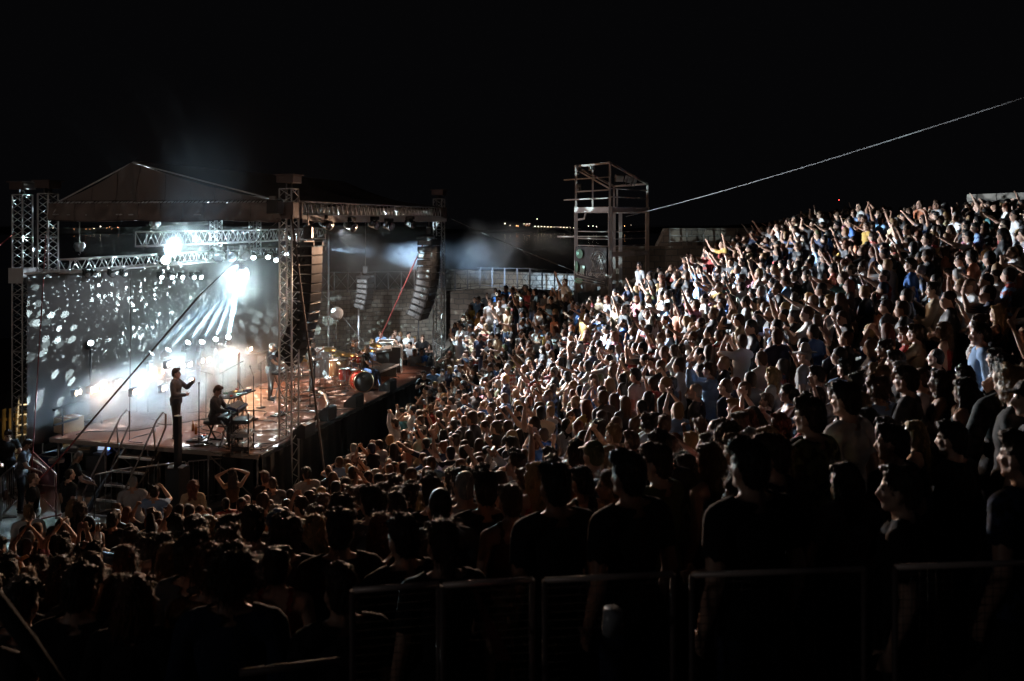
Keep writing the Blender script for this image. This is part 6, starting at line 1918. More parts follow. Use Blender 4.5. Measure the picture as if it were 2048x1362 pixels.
# crowd barriers near the stairs
def barrier(p, q, label, m=STEEL):
    p, q = Vector(p), Vector(q)
    t = thing('crowd_barrier', label, 'barrier', p, math.atan2(q.y - p.y, q.x - p.x), 'crowd barriers by the stage')
    L = (q - p).length
    MB().tube([(0, 0, .03), (0, 0, 1.08), (.02, 0, 1.1), (L - .02, 0, 1.1), (L, 0, 1.08), (L, 0, .03)], .02, 8).obj('frame', m, t)
    MB().tube([(0, 0, .18), (L, 0, .18)], .016, 6).obj('lower_rail', m, t)
    for i in range(1, int(L / .13)):
        MB().tube([(i * .13, 0, .18), (i * .13, 0, 1.09)], .007, 4).obj('bar', m, t)
    for x in (.3, L - .3): MB().box((x, 0, .015), (.05, .5, .03)).obj('foot', m, t)
barrier(on_z(172, 1054, 0) + Vector((0, .4, 0)), on_z(250, 1035, 0) + Vector((0, .4, 0)), 'crowd barrier left of the grey-shirted person')
barrier(on_z(252, 1036, 0) + Vector((0, .3, 0)), on_z(362, 1018, 0) + Vector((0, .3, 0)), 'crowd barrier below the stage stairs')
barrier(on_z(366, 1018, 0) + Vector((0, .3, 0)), on_z(470, 1006, 0) + Vector((0, .3, 0)), 'crowd barrier in front of the black subwoofer')
REDB = mat('red_lit_barrier', (.12, .03, .022), .55)  # red light on these barriers put into their base colour
barrier(on_z(-20, 1000, 0), on_z(62, 985, 0), 'barrier with red-lit top rail at the far left', REDB)
barrier(on_z(64, 985, 0), on_z(112, 1040, 0), 'red-lit barrier running towards the camera beside the crew', REDB)
barrier(on_z(2, 1045, 0), on_z(60, 990, 0), 'grey barrier slanting at the left edge')

# ---------------------------------------------------------------- instruments
def stand_legs(mb, h, r=.35, n=3):
    for k in range(n):
        th = 2 * PI * k / n + .4
        mb.tube([(0, 0, .32), (r * math.cos(th), r * math.sin(th), .01)], .011, 5)
def mic_stand(p, h, boom, label, rz=0.0, mic=True):
    t = thing('microphone_stand', label, 'microphone stand', p, rz, 'microphone stands')
    MB().lathe([(.14, 0), (.14, .02), (.02, .035)], 14).obj('base', BLK, t)
    MB().tube([(0, 0, .02), (0, 0, h)], .012, 6).obj('pole', BLK, t)
    b = Vector((boom[0], 0, boom[1]))
    MB().tube([Vector((0, 0, h)) - b * .25, Vector((0, 0, h)) + b], .009, 6).obj('boom', STEEL, t)
    if mic:
        M = Matrix.Translation(Vector((0, 0, h)) + b) @ aim(b)
        MB().lathe([(.013, -.05), (.014, .09), (.024, .10), (.026, .13), (.016, .155), (.001, .16)], 10, M).obj('microphone', GREY, t)
def keyboard(p, w, h, label, rz, tilt=.0, legs='x', grp='keyboards'):
    t = thing('keyboard', label, 'keyboard', p, rz, grp)
    R = Euler((tilt, 0, 0)).to_matrix()
    MB().box((0, 0, h), (w, .32, .08), rot=R, bev=.01).obj('case', BLK, t)
    mb = MB(); n = int(w / .0235) - 3
    for i in range(n): mb.box(R @ Vector((-w / 2 + .05 + i * .0235, -.08, .045)) + Vector((0, 0, h)), (.021, .14, .014), rot=R)
    tag(mb.obj('white_keys', WHITEP, t), kind='stuff')
    mb = MB()
    for i in range(0, n - 1):
        if i % 7 in (2, 6): continue
        mb.box(R @ Vector((-w / 2 + .062 + i * .0235, -.05, .055)) + Vector((0, 0, h)), (.012, .085, .014), rot=R)
    tag(mb.obj('black_keys', BLK, t), kind='stuff')
    MB().box(R @ Vector((0, .09, .044)) + Vector((0, 0, h)), (w * .9, .1, .01), rot=R).obj('control_panel', GREY, t)
    for s in (-1, 1):
        MB().bar((-w * .32, s * .16, .03), (w * .32, s * .16, h - .05), .03).obj('stand_leg', STEEL, t)
        MB().bar((w * .32, s * .16, .03), (-w * .32, s * .16, h - .05), .03).obj('stand_leg', STEEL, t)
FACE_A = math.atan2(V.y, V.x) - PI / 2          # facing the audience
def stage_at(px, py, z=ZS): return on_z(px, py, z)
# singer on the left
p = stage_at(352, 877)
make_person(p, FACE_A + .35, 'm', 'at microphone', 'short', 'dark brown', 'long', 'dark grey', 1.86, 'musician in dark grey long clothes standing at a boom microphone, left on stage', 'musicians on stage', trou=(.06, .05, .04))
mic_stand(stage_at(398, 890), 1.45, (.0, .02), 'upright black microphone stand right of the standing musician')
mic_stand(stage_at(412, 838), 1.35, (-.75, .25), 'boom stand whose arm reaches across to the standing musician', .3)
# seated keyboard player
p = stage_at(428, 884)
make_person(p, FACE_A + .25, 'm', 'keys sitting', 'short', 'brown', 'long', 'dark grey', 1.82, 'musician seated on a stool at the near keyboard, back bent', 'musicians on stage', trou=(.05, .05, .055))
t = thing('stool', 'low black stool under the seated keyboard player', 'stool', p - V * .08, FACE_A)
MB().lathe([(.0001, .56), (.19, .56), (.2, .53), (.2, .49), (.0001, .48)], 18).obj('seat', BLK, t)
for k in (-1, 1): MB().bar((k * .2, 0, .02), (-k * .14, 0, .49), .03).obj('leg', BLK, t); MB().bar((k * .2, -.18, .02), (k * .2, .18, .02), .035).obj('foot_bar', BLK, t)
kp = p + V * .52
keyboard(kp + Vector((0, 0, 0)), 1.25, .78, 'near double keyboard in front of the seated musician, lower deck', FACE_A + PI + .25)
t = thing('synthesizer', 'small synthesizer with pale sliders above the near keyboard', 'synthesizer', kp + V * .18 + Vector((0, 0, .95)), FACE_A + PI + .25)
MB().box((0, 0, .03), (.8, .3, .06), rot=Euler((.35, 0, 0)).to_matrix(), bev=.01).obj('case', BLUEP, t)
for i in range(8): MB().box((-.32 + i * .09, .0, .075), (.02, .18, .02), rot=Euler((.35, 0, 0)).to_matrix()).obj('slider', WHITEP, t)
for s in (-1, 1): MB().bar((s * .34, .1, -.95), (s * .34, .1, .0), .03).obj('stand_leg', BLK, t)
# rack of electronics and cables beside the keyboard
p = stage_at(486, 902)
t = thing('cable_rack', 'dark open rack tangled with cables at the near stage corner', 'rack', p, ST_RZ + .3)
for sx in (-.25, .25):
    for sy in (-.2, .2): MB().bar((sx, sy, 0), (sx, sy, 1.0), .03).obj('post', BLK, t)
for z in (.12, .45, .78): MB().box((0, 0, z), (.54, .44, .1), bev=.01).obj('unit', GREY if z == .45 else BLK, t)
mb = MB(); r_ = random.Random(5)
for k in range(26):
    a = Vector((r_.uniform(-.4, .4), r_.uniform(-.4, .4), r_.uniform(.0, .9))); pts_ = [a]
    for j in range(5): a = a + Vector((r_.uniform(-.16, .16), r_.uniform(-.16, .16), r_.uniform(-.2, .12))); a.z = max(.012, a.z); pts_.append(a)
    mb.tube(pts_, .008, 4)
tag(mb.obj('cables', BLK, t), kind='stuff')
t = thing('water_bottle', 'clear water bottle standing at the near stage edge', 'bottle', stage_at(485, 906), 0)
MB().lathe([(.035, 0), (.036, .16), (.014, .21), (.014, .23)], 12).obj('bottle_body', PLASTIC, t)
MB().lathe([(.016, .232), (.016, .255)], 10).obj('cap', WHITEP, t)
for i, (px, py, lab) in enumerate(((386, 862, 'first bottle left of the seated musician'), (392, 868, 'second bottle, amber, left of the seated musician'))):
    t = thing('bottle', lab, 'bottle', stage_at(px, py), 0, 'bottles on stage')
    MB().lathe([(.035, 0), (.036, .15), (.013, .21), (.013, .27)], 12).obj('bottle_body', mat('amber_glass', (.3, .12, .02), .15), t)
    MB().lathe([(.015, .272), (.015, .29)], 10).obj('cap', BRASS, t)
# guitarist in white further back
p = stage_at(440, 800)
make_person(p, FACE_A + .1, 'm', 'guitar', 'hat', 'brown', 'long', 'light grey', 1.80, 'musician in a pale jacket and tall hat playing guitar at mid stage', 'musicians on stage')
def guitar(p, rz, label):
    t = thing('electric_guitar', label, 'guitar', p, rz)
    mb = MB(); mb.box((.06, 0, 0), (.40, .045, .30), bev=.02); mb.ball((.16, 0, .0), (.17, .022, .165), 14, 8); mb.ball((-.05, 0, 0), (.13, .022, .135), 14, 8)
    mb.obj('guitar_body', REDM, t)
    MB().box((-.42, .0, .06), (.66, .03, .05), rot=Euler((0, .12, 0)).to_matrix()).obj('neck', CARDB, t)
    MB().box((-.80, 0, .11), (.16, .02, .07), rot=Euler((0, .12, 0)).to_matrix()).obj('headstock', BLK, t)
guitar(p + V * .2 + Vector((0, 0, 1.02)), FACE_A, 'guitar held by the musician in the pale jacket')
# standing keyboard player
p = stage_at(541, 800)
make_person(p, FACE_A + .2, 'm', 'keys standing', 'buzz', 'grey', 'tee', 'dark grey', 1.84, 'musician in grey t-shirt with cropped hair standing at a keyboard, mid stage', 'musicians on stage', trou=(.16, .14, .13))
keyboard(p + V * .46, 1.3, .98, 'keyboard on a crossed stand before the standing musician', FACE_A + PI + .2)
mic_stand(p + V * .7 + U * .3, 1.5, (-.55, .22), 'boom microphone reaching to the standing keyboard player', FACE_A + PI / 2 + .9)
# percussion table, tall wooden stand
p = stage_at(470, 845)
t = thing('percussion_table', 'cluttered percussion table with small items between the two keyboards', 'table', p, FACE_A)
MB().box((0, 0, .82), (1.2, .6, .04), bev=.008).obj('tabletop', BLK, t)
for sx in (-1, 1): MB().bar((sx * .45, -.2, 0), (sx * .2, 0, .8), .03).obj('leg', STEEL, t); MB().bar((sx * .45, .2, 0), (sx * .2, 0, .8), .03).obj('leg', STEEL, t)
r_ = random.Random(3)
for i in range(12):
    m = (WHITEP, REDM, GREY, BRASS, GREENP, BLUEP)[i % 6]
    MB().box((r_.uniform(-.5, .5), r_.uniform(-.22, .22), .86), (r_.uniform(.06, .16), r_.uniform(.06, .14), .05), rz=r_.uniform(0, 3), bev=.008).obj('percussion_item', m, t)
t = thing('instrument_stand', 'tall wooden instrument stand leaning at mid stage', 'stand', stage_at(476, 822), FACE_A + .4)
WOODR = mat('reddish_wood', (.28, .12, .05), .5, var=.2)
MB().bar((.1, 0, .1), (-.18, 0, 1.75), .06, .04).obj('upright', WOODR, t)
for k in (-1, 1): MB().bar((-.0, 0, .75), (.1 + k * .28, k * .22, .02), .045, .03).obj('leg', WOODR, t)
MB().tube([(-.12, 0, 1.3), (-.32, 0, 1.28), (-.26, 0, .45)], .02, 6).obj('hook_arm', STEEL, t)
# gong-like brass cymbal beside the tower
def cymbal(p, h, r, label, tilt=.1, m=None):
    t = thing('cymbal', label, 'cymbal', p, 0, 'cymbals')
    mb = MB(); stand_legs(mb, h, .26); mb.tube([(0, 0, .3), (0, 0, h)], .011, 6); mb.obj('stand', CHROME, t)
    MB().lathe([(.012, .02), (.05, .018), (.07, .004), (r, -.02), (r, -.023), (.07, .0), (.0001, .012)], 24, Matrix.Translation((0, 0, h)) @ Euler((tilt, tilt * .6, 0)).to_matrix().to_4x4()).obj('disc', m or BRASS, t)
p = stage_at(604, 790)
t = thing('brass_horn', 'shining brass bell instrument right of the near tower', 'horn', p, FACE_A)
MB().lathe([(.03, -.2), (.05, -.1), (.10, 0), (.17, .07), (.21, .10), (.20, .10), (.09, .0)], 20, Matrix.Translation((0, 0, 1.18)) @ aim((-U * .8 + V * .3 + Vector((0, 0, .2))))).obj('bell', BRASS, t)
MB().tube([(0, 0, 0), (0, 0, 1.1)], .015, 6).obj('stand', CHROME, t)
p = stage_at(612, 790)
make_person(p + U * .4, FACE_A + .6, 'm', 'at microphone', 'short', 'dark brown', 'tee', 'black', 1.78, 'musician in black half hidden by the big speaker column, holding the brass horn', 'musicians on stage')
# drum kit
dk = stage_at(707, 786)
def drum(p, r, h, label, m, horiz=None, head=None, logo=False, z=0.0):
    t = thing('drum', label, 'drum', p, 0, 'red drum kit')
    M = Matrix.Translation((0, 0, z)) @ (aim(horiz) if horiz is not None else Matrix.Identity(4))
    MB().lathe([(r, 0), (r, h)], 26, M).obj('shell', m, t)
    MB().lathe([(.0001, h + .004), (r * .97, h + .004), (r * .97, h - .01)], 26, M).obj('drum_head', head or WHITEP, t)
    for zz in (0, h): MB().lathe([(r + .002, zz - .018), (r + .018, zz - .018), (r + .018, zz + .018), (r + .002, zz + .018), (r + .002, zz - .018)], 26, M, cap=False).obj('hoop', CARDB if horiz is not None else CHROME, t)
    mb = MB()
    for k in range(8):
        th = 2 * PI * k / 8; mb.tube([M @ Vector(((r + .02) * math.cos(th), (r + .02) * math.sin(th), .02)), M @ Vector(((r + .02) * math.cos(th), (r + .02) * math.sin(th), h - .02))], .009, 4)
    tag(mb.obj('tension_rods', CHROME, t), kind='stuff')
    if logo: 
        mb = MB(); mb.lathe([(.0001, h + .008), (.055, h + .008)], 16, M @ Matrix.Translation((0, r * .55, 0)) @ Matrix.Diagonal((1, .6, 1, 1))); mb.obj('badge', WHITEP, t)
    if horiz is None and z > .2:
        mb = MB()
        for k in range(3): th = 2 * PI * k / 3; mb.tube([(r * .9 * math.cos(th), r * .9 * math.sin(th), z), (r * 1.15 * math.cos(th), r * 1.15 * math.sin(th), .01)], .012, 5)
        mb.obj('drum_legs', CHROME, t)
bd_dir = (V * .8 - U * .75).normalized()
bp_ = on_z(725, 784, ZS)
drum(bp_ + Vector((0, 0, .36)) - bd_dir * .3, .34, .42, 'black-fronted bass drum with amber hoop at the front of the kit', REDD, bd_dir, BLK, True)
drum(on_z(689, 778, ZS), .19, .38, 'red floor tom at the left of the drum kit', REDD, z=.32)
drum(on_z(706, 776, ZS), .2, .36, 'bright red floor tom behind the bass drum', REDD, z=.26)
drum(on_z(722, 766, ZS), .16, .24, 'red rack tom on the right side of the kit', REDD, z=.72)
drum(on_z(709, 764, ZS), .15, .22, 'red rack tom in the middle of the kit', REDD, z=.75)
drum(on_z(676, 770, ZS), .3, .55, 'tall tan conga-like drum left of the kit', CARDB, z=.35)
for px, py, h, r, lab in ((678, 772, 1.15, .27, 'cymbal low left of the drummer'), (697, 768, 1.05, .25, 'cymbal in front of the drummer'), (738, 766, 1.18, .27, 'cymbal right of the drummer'), (752, 762, 1.3, .24, 'highest cymbal at the right of the kit'), (660, 765, 1.2, .24, 'cymbal beside the grey flight case')):
    cymbal(on_z(px, py, ZS), h, r, lab, rng.uniform(.05, .25))
p = on_z(708, 762, ZS)
make_person(p, FACE_A + .1, 'm', 'drums sitting', 'short', 'brown', 'tee', 'black', 1.82, 'drummer in black t-shirt seated behind the red drum kit', 'musicians on stage')
mic_stand(on_z(650, 790, ZS), 1.2, (.9, .55), 'long boom stand with a white microphone over the drums', .4)
mic_stand(on_z(690, 782, ZS), .9, (.3, .1), 'short stand left of the bass drum', .9)
# cases and racks behind the drums
rack(648, 752, .95, .6, 1.0, 'grey flight case with bright aluminium edges left of the drums', GREY, .4, ZS)
rack(772, 742, .7, .6, 1.15, 'tall black rack with screens at the far stage end', BLKP, .3, ZS)
rack(790, 745, .5, .5, 1.0, 'narrow black rack right of the tall one at the far end', BLKP, .3, ZS)
p = on_z(765, 745, ZS)
t = thing('mixing_desk', 'mixing desk on a table with pale edge at the far stage end', 'mixing desk', p, FACE_A + .4)
MB().box((0, 0, .95), (1.7, .7, .12), rot=Euler((.12, 0, 0)).to_matrix(), bev=.02).obj('desk_body', GREY, t)
for i in range(16): MB().box((-.75 + i * .1, -.1, 1.02), (.025, .3, .02), rot=Euler((.12, 0, 0)).to_matrix()).obj('fader', WHITEP if i % 2 else BLK, t)
for sx in (-.7, .7): MB().box((sx, 0, .45), (.06, .5, .88)).obj('leg', BLK, t)
t = thing('low_table', 'low bench with pale metal edge in front of the far racks', 'table', on_z(775, 770, ZS) + U * .5 - V * .6, ST_RZ)
MB().box((0, 0, .45), (2.2, .7, .05)).obj('tabletop', BLK, t); MB().box((0, -.36, .45), (2.2, .03, .06)).obj('edge', ALU, t)
for sx in (-1, 1): MB().box((sx, 0, .22), (.05, .6, .43)).obj('leg', BLK, t)
# wedge monitors along the front
def wedge(px, py, label, rz=0.0):
    t = thing('stage_monitor', label, 'monitor speaker', on_z(px, py, ZS), FACE_A + PI + rz, 'wedge monitors along the stage front')
    mb = MB(); w = .28
    mb.add([(-w, -.2, 0), (-w, .22, 0), (-w, .22, .12), (-w, -.1, .38), (-w, -.2, .34), (w, -.2, 0), (w, .22, 0), (w, .22, .12), (w, -.1, .38), (w, -.2, .34)],
           [(0, 1, 2, 3, 4), (9, 8, 7, 6, 5), (0, 5, 6, 1), (1, 6, 7, 2), (2, 7, 8, 3), (3, 8, 9, 4), (4, 9, 5, 0)])
    mb.obj('cabinet', BLKP, t)
    MB().box((0, .07, .262), (.5, .36, .012), rot=Euler((-.68, 0, 0)).to_matrix()).obj('grille', BLK, t)
for px, py, lab in ((607, 872, 'wedge monitor nearest the front corner tower'), (652, 838, 'wedge monitor second along the stage front'), (708, 812, 'wedge monitor third along the stage front'), (776, 780, 'wedge monitor at the far end of the stage front')):
    wedge(px, py, lab)
# white cable curve on the deck
pts_ = [stage_at(px, py, ZS + .02) for px, py in ((602, 862), (630, 848), (648, 828), (656, 806), (650, 790), (640, 784))]
tag(MB().tube(pts_, .05, 8).obj('stage_ramp_strip', WHITEP), 'curved white strip lying on the deck right of the near tower', 'strip')
t = thing('fan', 'round pale fan or lamp on a stand behind the big speaker column', 'fan', on_z(643, 752, ZS) + U * 1.2)
MB().lathe([(.0001, .02), (.1, .03), (.24, .0), (.26, -.04), (.24, -.05)], 20, Matrix.Translation((0, 0, 2.2)) @ aim(-U + V * .3)).obj('fan_guard', PLASTIC, t)
MB().tube([(0, 0, 0), (0, 0, 2.1)], .02, 6).obj('pole', BLK, t)

# more gear between the players: amps, pedals, stands, leads
def amp(px, py, w, h, label, rz=0.0):
    t = thing('amplifier', label, 'amplifier', on_z(px, py, ZS), FACE_A + PI + rz, 'amplifiers on stage')
    MB().box((0, 0, h / 2), (w, .32, h), bev=.02).obj('cabinet', BLKP, t)
    MB().box((0, -.165, h * .42), (w * .9, .014, h * .7)).obj('grille_cloth', GREY, t)
    MB().box((0, -.166, h * .88), (w * .9, .012, h * .14)).obj('control_panel', ALU, t)
    for k in range(5): MB().lathe([(.016, 0), (.014, .02)], 8, Matrix.Translation((-w * .35 + k * w * .17, -.172, h * .88)) @ aim((0, -1, 0))).obj('control_knob', BLK, t)
amp(470, 748, .7, .6, 'guitar amplifier behind the musician in the pale jacket')
amp(560, 742, .7, .9, 'tall amplifier behind the standing keyboard player')
amp(585, 738, .6, .6, 'small amplifier half hidden by the near tower')
amp(530, 738, .6, .55, 'low amplifier left of the tall one')
for px, py, h, bm, lab in ((446, 832, 1.3, (.5, .2), 'microphone stand left of the percussion table'), (507, 838, 1.25, (-.4, .3), 'microphone stand at the right end of the percussion table'), (522, 815, 1.4, (.35, .25), 'microphone stand before the standing keyboard player'),
                          (492, 866, 1.1, (.3, .2), 'low microphone stand beside the cable rack'), (620, 812, 1.45, (.3, .15), 'straight microphone stand by the curved white strip'), (640, 776, 1.3, (-.4, .3), 'boom microphone left of the drums'), (745, 780, 1.0, (-.4, .2), 'short boom microphone at the bass drum right side')):
    mic_stand(on_z(px, py, ZS), h, bm, lab, rng.uniform(0, 3))
def pedals(px, py, label):
    t = thing('pedal_board', label, 'pedal board', on_z(px, py, ZS), FACE_A + rng.uniform(-.3, .3), 'pedal boards')
    MB().box((0, 0, .03), (.6, .32, .05), bev=.008).obj('board', BLK, t)
    for i in range(4):
        MB().box((-.21 + i * .14, rng.uniform(-.04, .06), .075), (.08, .13, .045), bev=.008).obj('pedal', (REDM, BLUEP, GREY, WHITEP)[i], t)
pedals(462, 812, 'pedal board at the feet of the musician in the pale jacket')
pedals(560, 830, 'pedal board between keyboard and near tower')
pedals(395, 880, 'pedal board left of the seated musician')
mb = MB(); r_ = random.Random(21)
for k in range(46):
    a, b_ = r_.uniform(.4, 11.5), r_.uniform(.3, 4.6); th = r_.uniform(0, 6.3); pts_ = []
    for j in range(12):
        pts_.append(st(a, b_, ZS + .014)); th += r_.uniform(-.7, .7)
        a = min(12.5, max(.1, a + .22 * math.cos(th))); b_ = min(5.8, max(.12, b_ + .22 * math.sin(th)))
    mb.tube(pts_, .011, 4)
tag(mb.obj('floor_cables', BLK), 'tangle of black leads snaking over the stage deck', 'cables', kind='stuff')
# ---------------------------------------------------------------- crew and onlookers
def crew(px, py, h, rz, sex, pose, hk, hc, top, tc, label, z=None, d=None):
    """crown at the pixel; stands on level z"""
    z = 0 if z is None else z
    p = on_z(px, py, z + h); p.z = z
    return make_person(p, rz, sex, pose, hk, hc, top, tc, h, label, 'stage crew')
crew(14, 856, 1.84, FACE_A - .6, 'm', 'at desk', 'short', 'dark brown', 'tee', 'black', 'crew member in black t-shirt at the far left edge, arms forward')
crew(42, 878, 1.80, FACE_A + .6, 'm', 'at desk', 'short', 'dark brown', 'tee', 'dark grey', 'crew member in dark grey t-shirt leaning over the amplifier rack')
crew(143, 903, 1.82, FACE_A + .9, 'm', 'at desk', 'buzz', 'grey', 'tee', 'black', 'crew member with shaved head in black working at the table')
crew(139, 938, 1.82, FACE_A + 1.2, 'm', 'arms down', 'buzz', 'black', 'tee', 'black', 'security person with shaved head in black looking to the stage stairs')
crew(66, 946, 1.84, FACE_A + .8, 'm', 'arms down', 'buzz', 'brown', 'tee', 'black', 'bald security person in black behind the left barrier')
def seated(px, py, ztop, hk, hc, label, pose='keys sitting'):
    h = 1.8; p = on_z(px, py, ztop); p.z = ZS
    make_person(p, FACE_A + .15, 'm', pose, hk, hc, 'tee', 'black', h, label, 'stage crew')
    t = thing('stool', 'black stool under the ' + label.split(' seated')[0], 'stool', p, FACE_A, 'stools on stage')
    MB().lathe([(.0001, .56), (.19, .56), (.2, .53), (.2, .49), (.0001, .48)], 18).obj('seat', BLK, t)
    for k in range(3): MB().bar((.05 * math.cos(k * 2.1), .05 * math.sin(k * 2.1), .49), (.24 * math.cos(k * 2.1), .24 * math.sin(k * 2.1), .01), .025).obj('leg', BLK, t)
seated(703, 678, 2.86, 'cap', 'black', 'crew member in black cap seated behind the drummer')
seated(728, 698, 2.72, 'buzz', 'grey', 'crew member in black with cropped grey hair seated right of the drummer')
# people watching from beside the far stage end
onl = sorted([(744, 678, 'f', 'long', 'blond', 'tank', 'light blue'), (762, 662, 'm', 'short', 'brown', 'tee', 'light blue'), (774, 684, 'm', 'short', 'black', 'tee', 'black'), (786, 668, 'f', 'long', 'brown', 'tank', 'black'),
       (790, 660, 'm', 'short', 'brown', 'tee', 'light grey'), (800, 664, 'f', 'wavy', 'fair', 'tank', 'black'), (785, 690, 'f', 'bob', 'fair', 'tee', 'light blue'), (800, 682, 'm', 'short', 'dark brown', 'tee', 'black'),
       (817, 664, 'm', 'short', 'black', 'tee', 'light grey'), (829, 673, 'f', 'bun', 'blond', 'tee', 'white'), (845, 670, 'm', 'short', 'brown', 'tee', 'black'), (820, 684, 'm', 'short', 'black', 'tee', 'light grey'),
       (808, 702, 'f', 'long', 'dark brown', 'tank', 'black'), (829, 698, 'm', 'short', 'dark brown', 'tee', 'light grey'), (843, 697, 'm', 'short', 'dark brown', 'tee', 'blue'), (859, 688, 'f', 'long', 'dark brown', 'tank', 'black'), (867, 733, 'm', 'short', 'dark brown', 'tee', 'light blue'), (848, 742, 'm', 'short', 'black', 'tee', 'black')])
for i, (px, py, sex, hk, hc, top, tc) in enumerate(onl):
    h = 1.8 if sex == 'm' else 1.68
    z = .6 if py < 672 else (.35 if py < 690 else .2)
    p = on_z(px, py, z + h); p.z = z
    make_person(p, facing(p.x, p.y, rng.uniform(-.3, .3)) + .5, sex, ['arms down', 'arms folded in front', 'holding a cup', 'clapping at chest'][i % 4], hk, hc, top, tc, h,
                'onlooker in %s %s, %s, by the far stage end, %s in line' % (tc.replace(' ', '-'), TWORD[top], HWORD[hk] % hc.replace(' ', '-'), (ORDN + ['fifteenth', 'sixteenth', 'seventeenth', 'last'])[i]), 'onlookers beside the stage')
plat = MB(); plat.box((-4.2, 39.5, .1), (6, 9, .2)); struct(plat, 'side_platform', M_TIER)

# things held in the audience
def find(frag):
    for p in people:
        if p.get('obj') is not None and frag in p['lab']: return p
def held(frag, side, fn, label, name, cat):
    p = find(frag)
    if p is None: return
    pr = proto(p['sex'], p['pose'])
    W = [q for q in pr['P'] if q[-1] == 'hand' and q[0] == 'ell'][side]
    M = Matrix.LocRotScale(p['obj'].location, p['obj'].rotation_euler, p['obj'].scale)
    t = thing(name, label, cat, M @ (Vector(W[1]) + Vector((.0, .035, 0))), p['rz'])
    fn(t)
def cup(t):
    MB().lathe([(.030, -.05), (.042, .07), (.0395, .07), (.028, -.046), (.0001, -.046)], 14).obj('shell', PLASTIC, t)
    MB().lathe([(.0001, .045), (.037, .045)], 14).obj('drink', CARDB, t)
def phone(t):
    MB().box((.06, 0, .05), (.155, .009, .078), bev=.004).obj('phone_body', BLK, t)
    MB().box((.06, -.0055, .05), (.145, .002, .068)).obj('phone_screen', SCREEN, t)
held('raising a plastic cup', 0, cup, 'clear plastic cup raised by the auburn-haired person above the railing', 'plastic_cup', 'cup')
held('tallest at the dark right side', 0, cup, 'clear plastic cup held at the dark right side', 'plastic_cup', 'cup')
held('both elbows up', 0, phone, 'phone held up by the person in the bright pale blue shirt', 'phone', 'phone')
# printed letters on the black t-shirt
p = find('pale letters')
if p:
    o = p['obj']; s = o.scale[0]
    M = Matrix.LocRotScale(o.location, o.rotation_euler, o.scale)
    c = M @ Vector((0, -.168, 1.30))
    Rt = Matrix((o.rotation_euler.to_matrix() @ Vector((1, 0, 0)), Vector((0, 0, 1)), o.rotation_euler.to_matrix() @ Vector((0, -1, 0)))).transposed().to_4x4()
    Rt.translation = c
    tx = text('shirt_lettering', 'GEESTE', .085, Rt, WHITEP, o, .004)
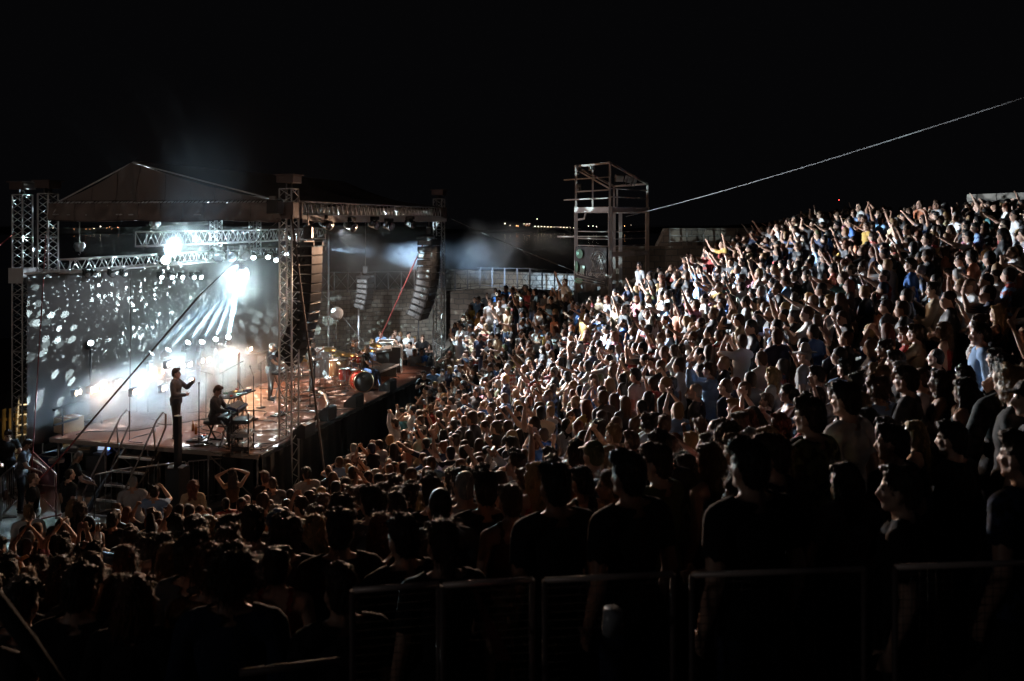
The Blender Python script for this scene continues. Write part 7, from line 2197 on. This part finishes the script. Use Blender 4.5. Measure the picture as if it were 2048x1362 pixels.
# ---------------------------------------------------------------- smoke
def smoke(name, label, c, size, rz, dens, col=(1, 1, 1), scale=.35, lo=.42, hi=.75, ani=.15, falloff=True, flat=False):
    mb = MB(); mb.box((0, 0, 0), size)
    m = bpy.data.materials.new(name); m.use_nodes = True
    nt = m.node_tree
    nt.nodes.remove(nt.nodes['Principled BSDF'])
    pv = nt.nodes.new('ShaderNodeVolumePrincipled')
    pv.inputs['Color'].default_value = (*col, 1); pv.inputs['Anisotropy'].default_value = ani
    out = nt.nodes['Material Output']
    nt.links.new(pv.outputs[0], out.inputs['Volume'])
    pv.inputs['Density'].default_value = dens
    if not flat:
        tc = nt.nodes.new('ShaderNodeTexCoord')
        n = nt.nodes.new('ShaderNodeTexNoise'); n.inputs['Scale'].default_value = scale; n.inputs['Detail'].default_value = 4; n.inputs['Distortion'].default_value = .6
        nt.links.new(tc.outputs['Object'], n.inputs['Vector'])
        r = nt.nodes.new('ShaderNodeMapRange'); r.inputs[1].default_value = lo; r.inputs[2].default_value = hi
        r.inputs[3].default_value = 0; r.inputs[4].default_value = dens
        nt.links.new(n.outputs[0], r.inputs[0])
        # thins out towards the edge of the cloud
        mp = nt.nodes.new('ShaderNodeVectorMath'); mp.operation = 'DIVIDE'; mp.inputs[1].default_value = [x / 2 for x in size]
        nt.links.new(tc.outputs['Object'], mp.inputs[0])
        ln = nt.nodes.new('ShaderNodeVectorMath'); ln.operation = 'LENGTH'
        nt.links.new(mp.outputs[0], ln.inputs[0])
        f = nt.nodes.new('ShaderNodeMapRange'); f.interpolation_type = 'SMOOTHSTEP'
        f.inputs[1].default_value = 1.0; f.inputs[2].default_value = .25; f.inputs[3].default_value = 0; f.inputs[4].default_value = 1
        nt.links.new(ln.outputs['Value'], f.inputs[0])
        mu = nt.nodes.new('ShaderNodeMath'); mu.operation = 'MULTIPLY'
        nt.links.new(r.outputs[0], mu.inputs[0]); nt.links.new(f.outputs[0], mu.inputs[1])
        nt.links.new(mu.outputs[0], pv.inputs['Density'])
    m.cycles.homogeneous_volume = flat
    m.cycles.volume_step_rate = 1.0
    o = mb.obj(name, m)
    o.location = c; o.rotation_euler = (0, 0, rz)
    tag(o, label, 'smoke', kind='stuff')
    return o
smoke('stage_haze', 'thin even theatrical haze filling the stage under the roof', st(5.9, 3.3, 4.2), (13.2, 7.4, 5.6), ST_RZ, .0045, flat=True)
smoke('low_smoke', 'dense low white smoke rolling over the back left of the stage', st(2.6, 4.3, 2.4), (9.0, 4.4, 2.5), ST_RZ, 1.8, scale=.6, lo=.42, hi=.66)
smoke('warm_smoke', 'small puff of smoke glowing at the warm lamps', at(442, 712, 29.4), (2.6, 1.8, 1.9), ST_RZ, 1.1, scale=.9, lo=.3, hi=.7)
smoke('back_smoke', 'pale bluish smoke hanging before the speckled backdrop', st(4.6, 5.2, 4.2), (7.5, 2.6, 3.4), ST_RZ, .10, scale=.5, lo=.36, hi=.75)
smoke('drifting_smoke', 'faint bluish smoke rising in front of the roof into the night sky', at(440, 330, 19.5), (5.5, 9.5, 5.5), -.2, .007, scale=.3, lo=.38, hi=.8)
smoke('beam_smoke', 'grey-blue smoke drifting in the sideways beam right of the stage', at(905, 508, 36.5), (13.5, 5.5, 3.2), -.1, .24, scale=.38, lo=.36, hi=.78)
smoke('lamp_smoke', 'added puff of smoke that makes the tilted beam flare at its lamp', at(372, 478, 24.1), (2.4, 2.6, 1.8), -.1, .45, scale=.5, lo=.1, hi=.6)  # puff added so the beam flares near its lamp and fades
smoke('ball_smoke', 'added smoke puff that makes the halo round the dazzling mirror ball', BALL + Vector((0, 0, -.25)), (1.7, 1.7, 2.2), 0, .06, scale=.8, lo=.1, hi=.6)  # puff added to give the ball its glow
smoke('far_smoke', 'dim grey smoke cloud drifting between the right tower and the steel tower', at(1000, 512, 41.5), (8.5, 4.0, 3.6), -.1, .2, scale=.42, lo=.36, hi=.72)
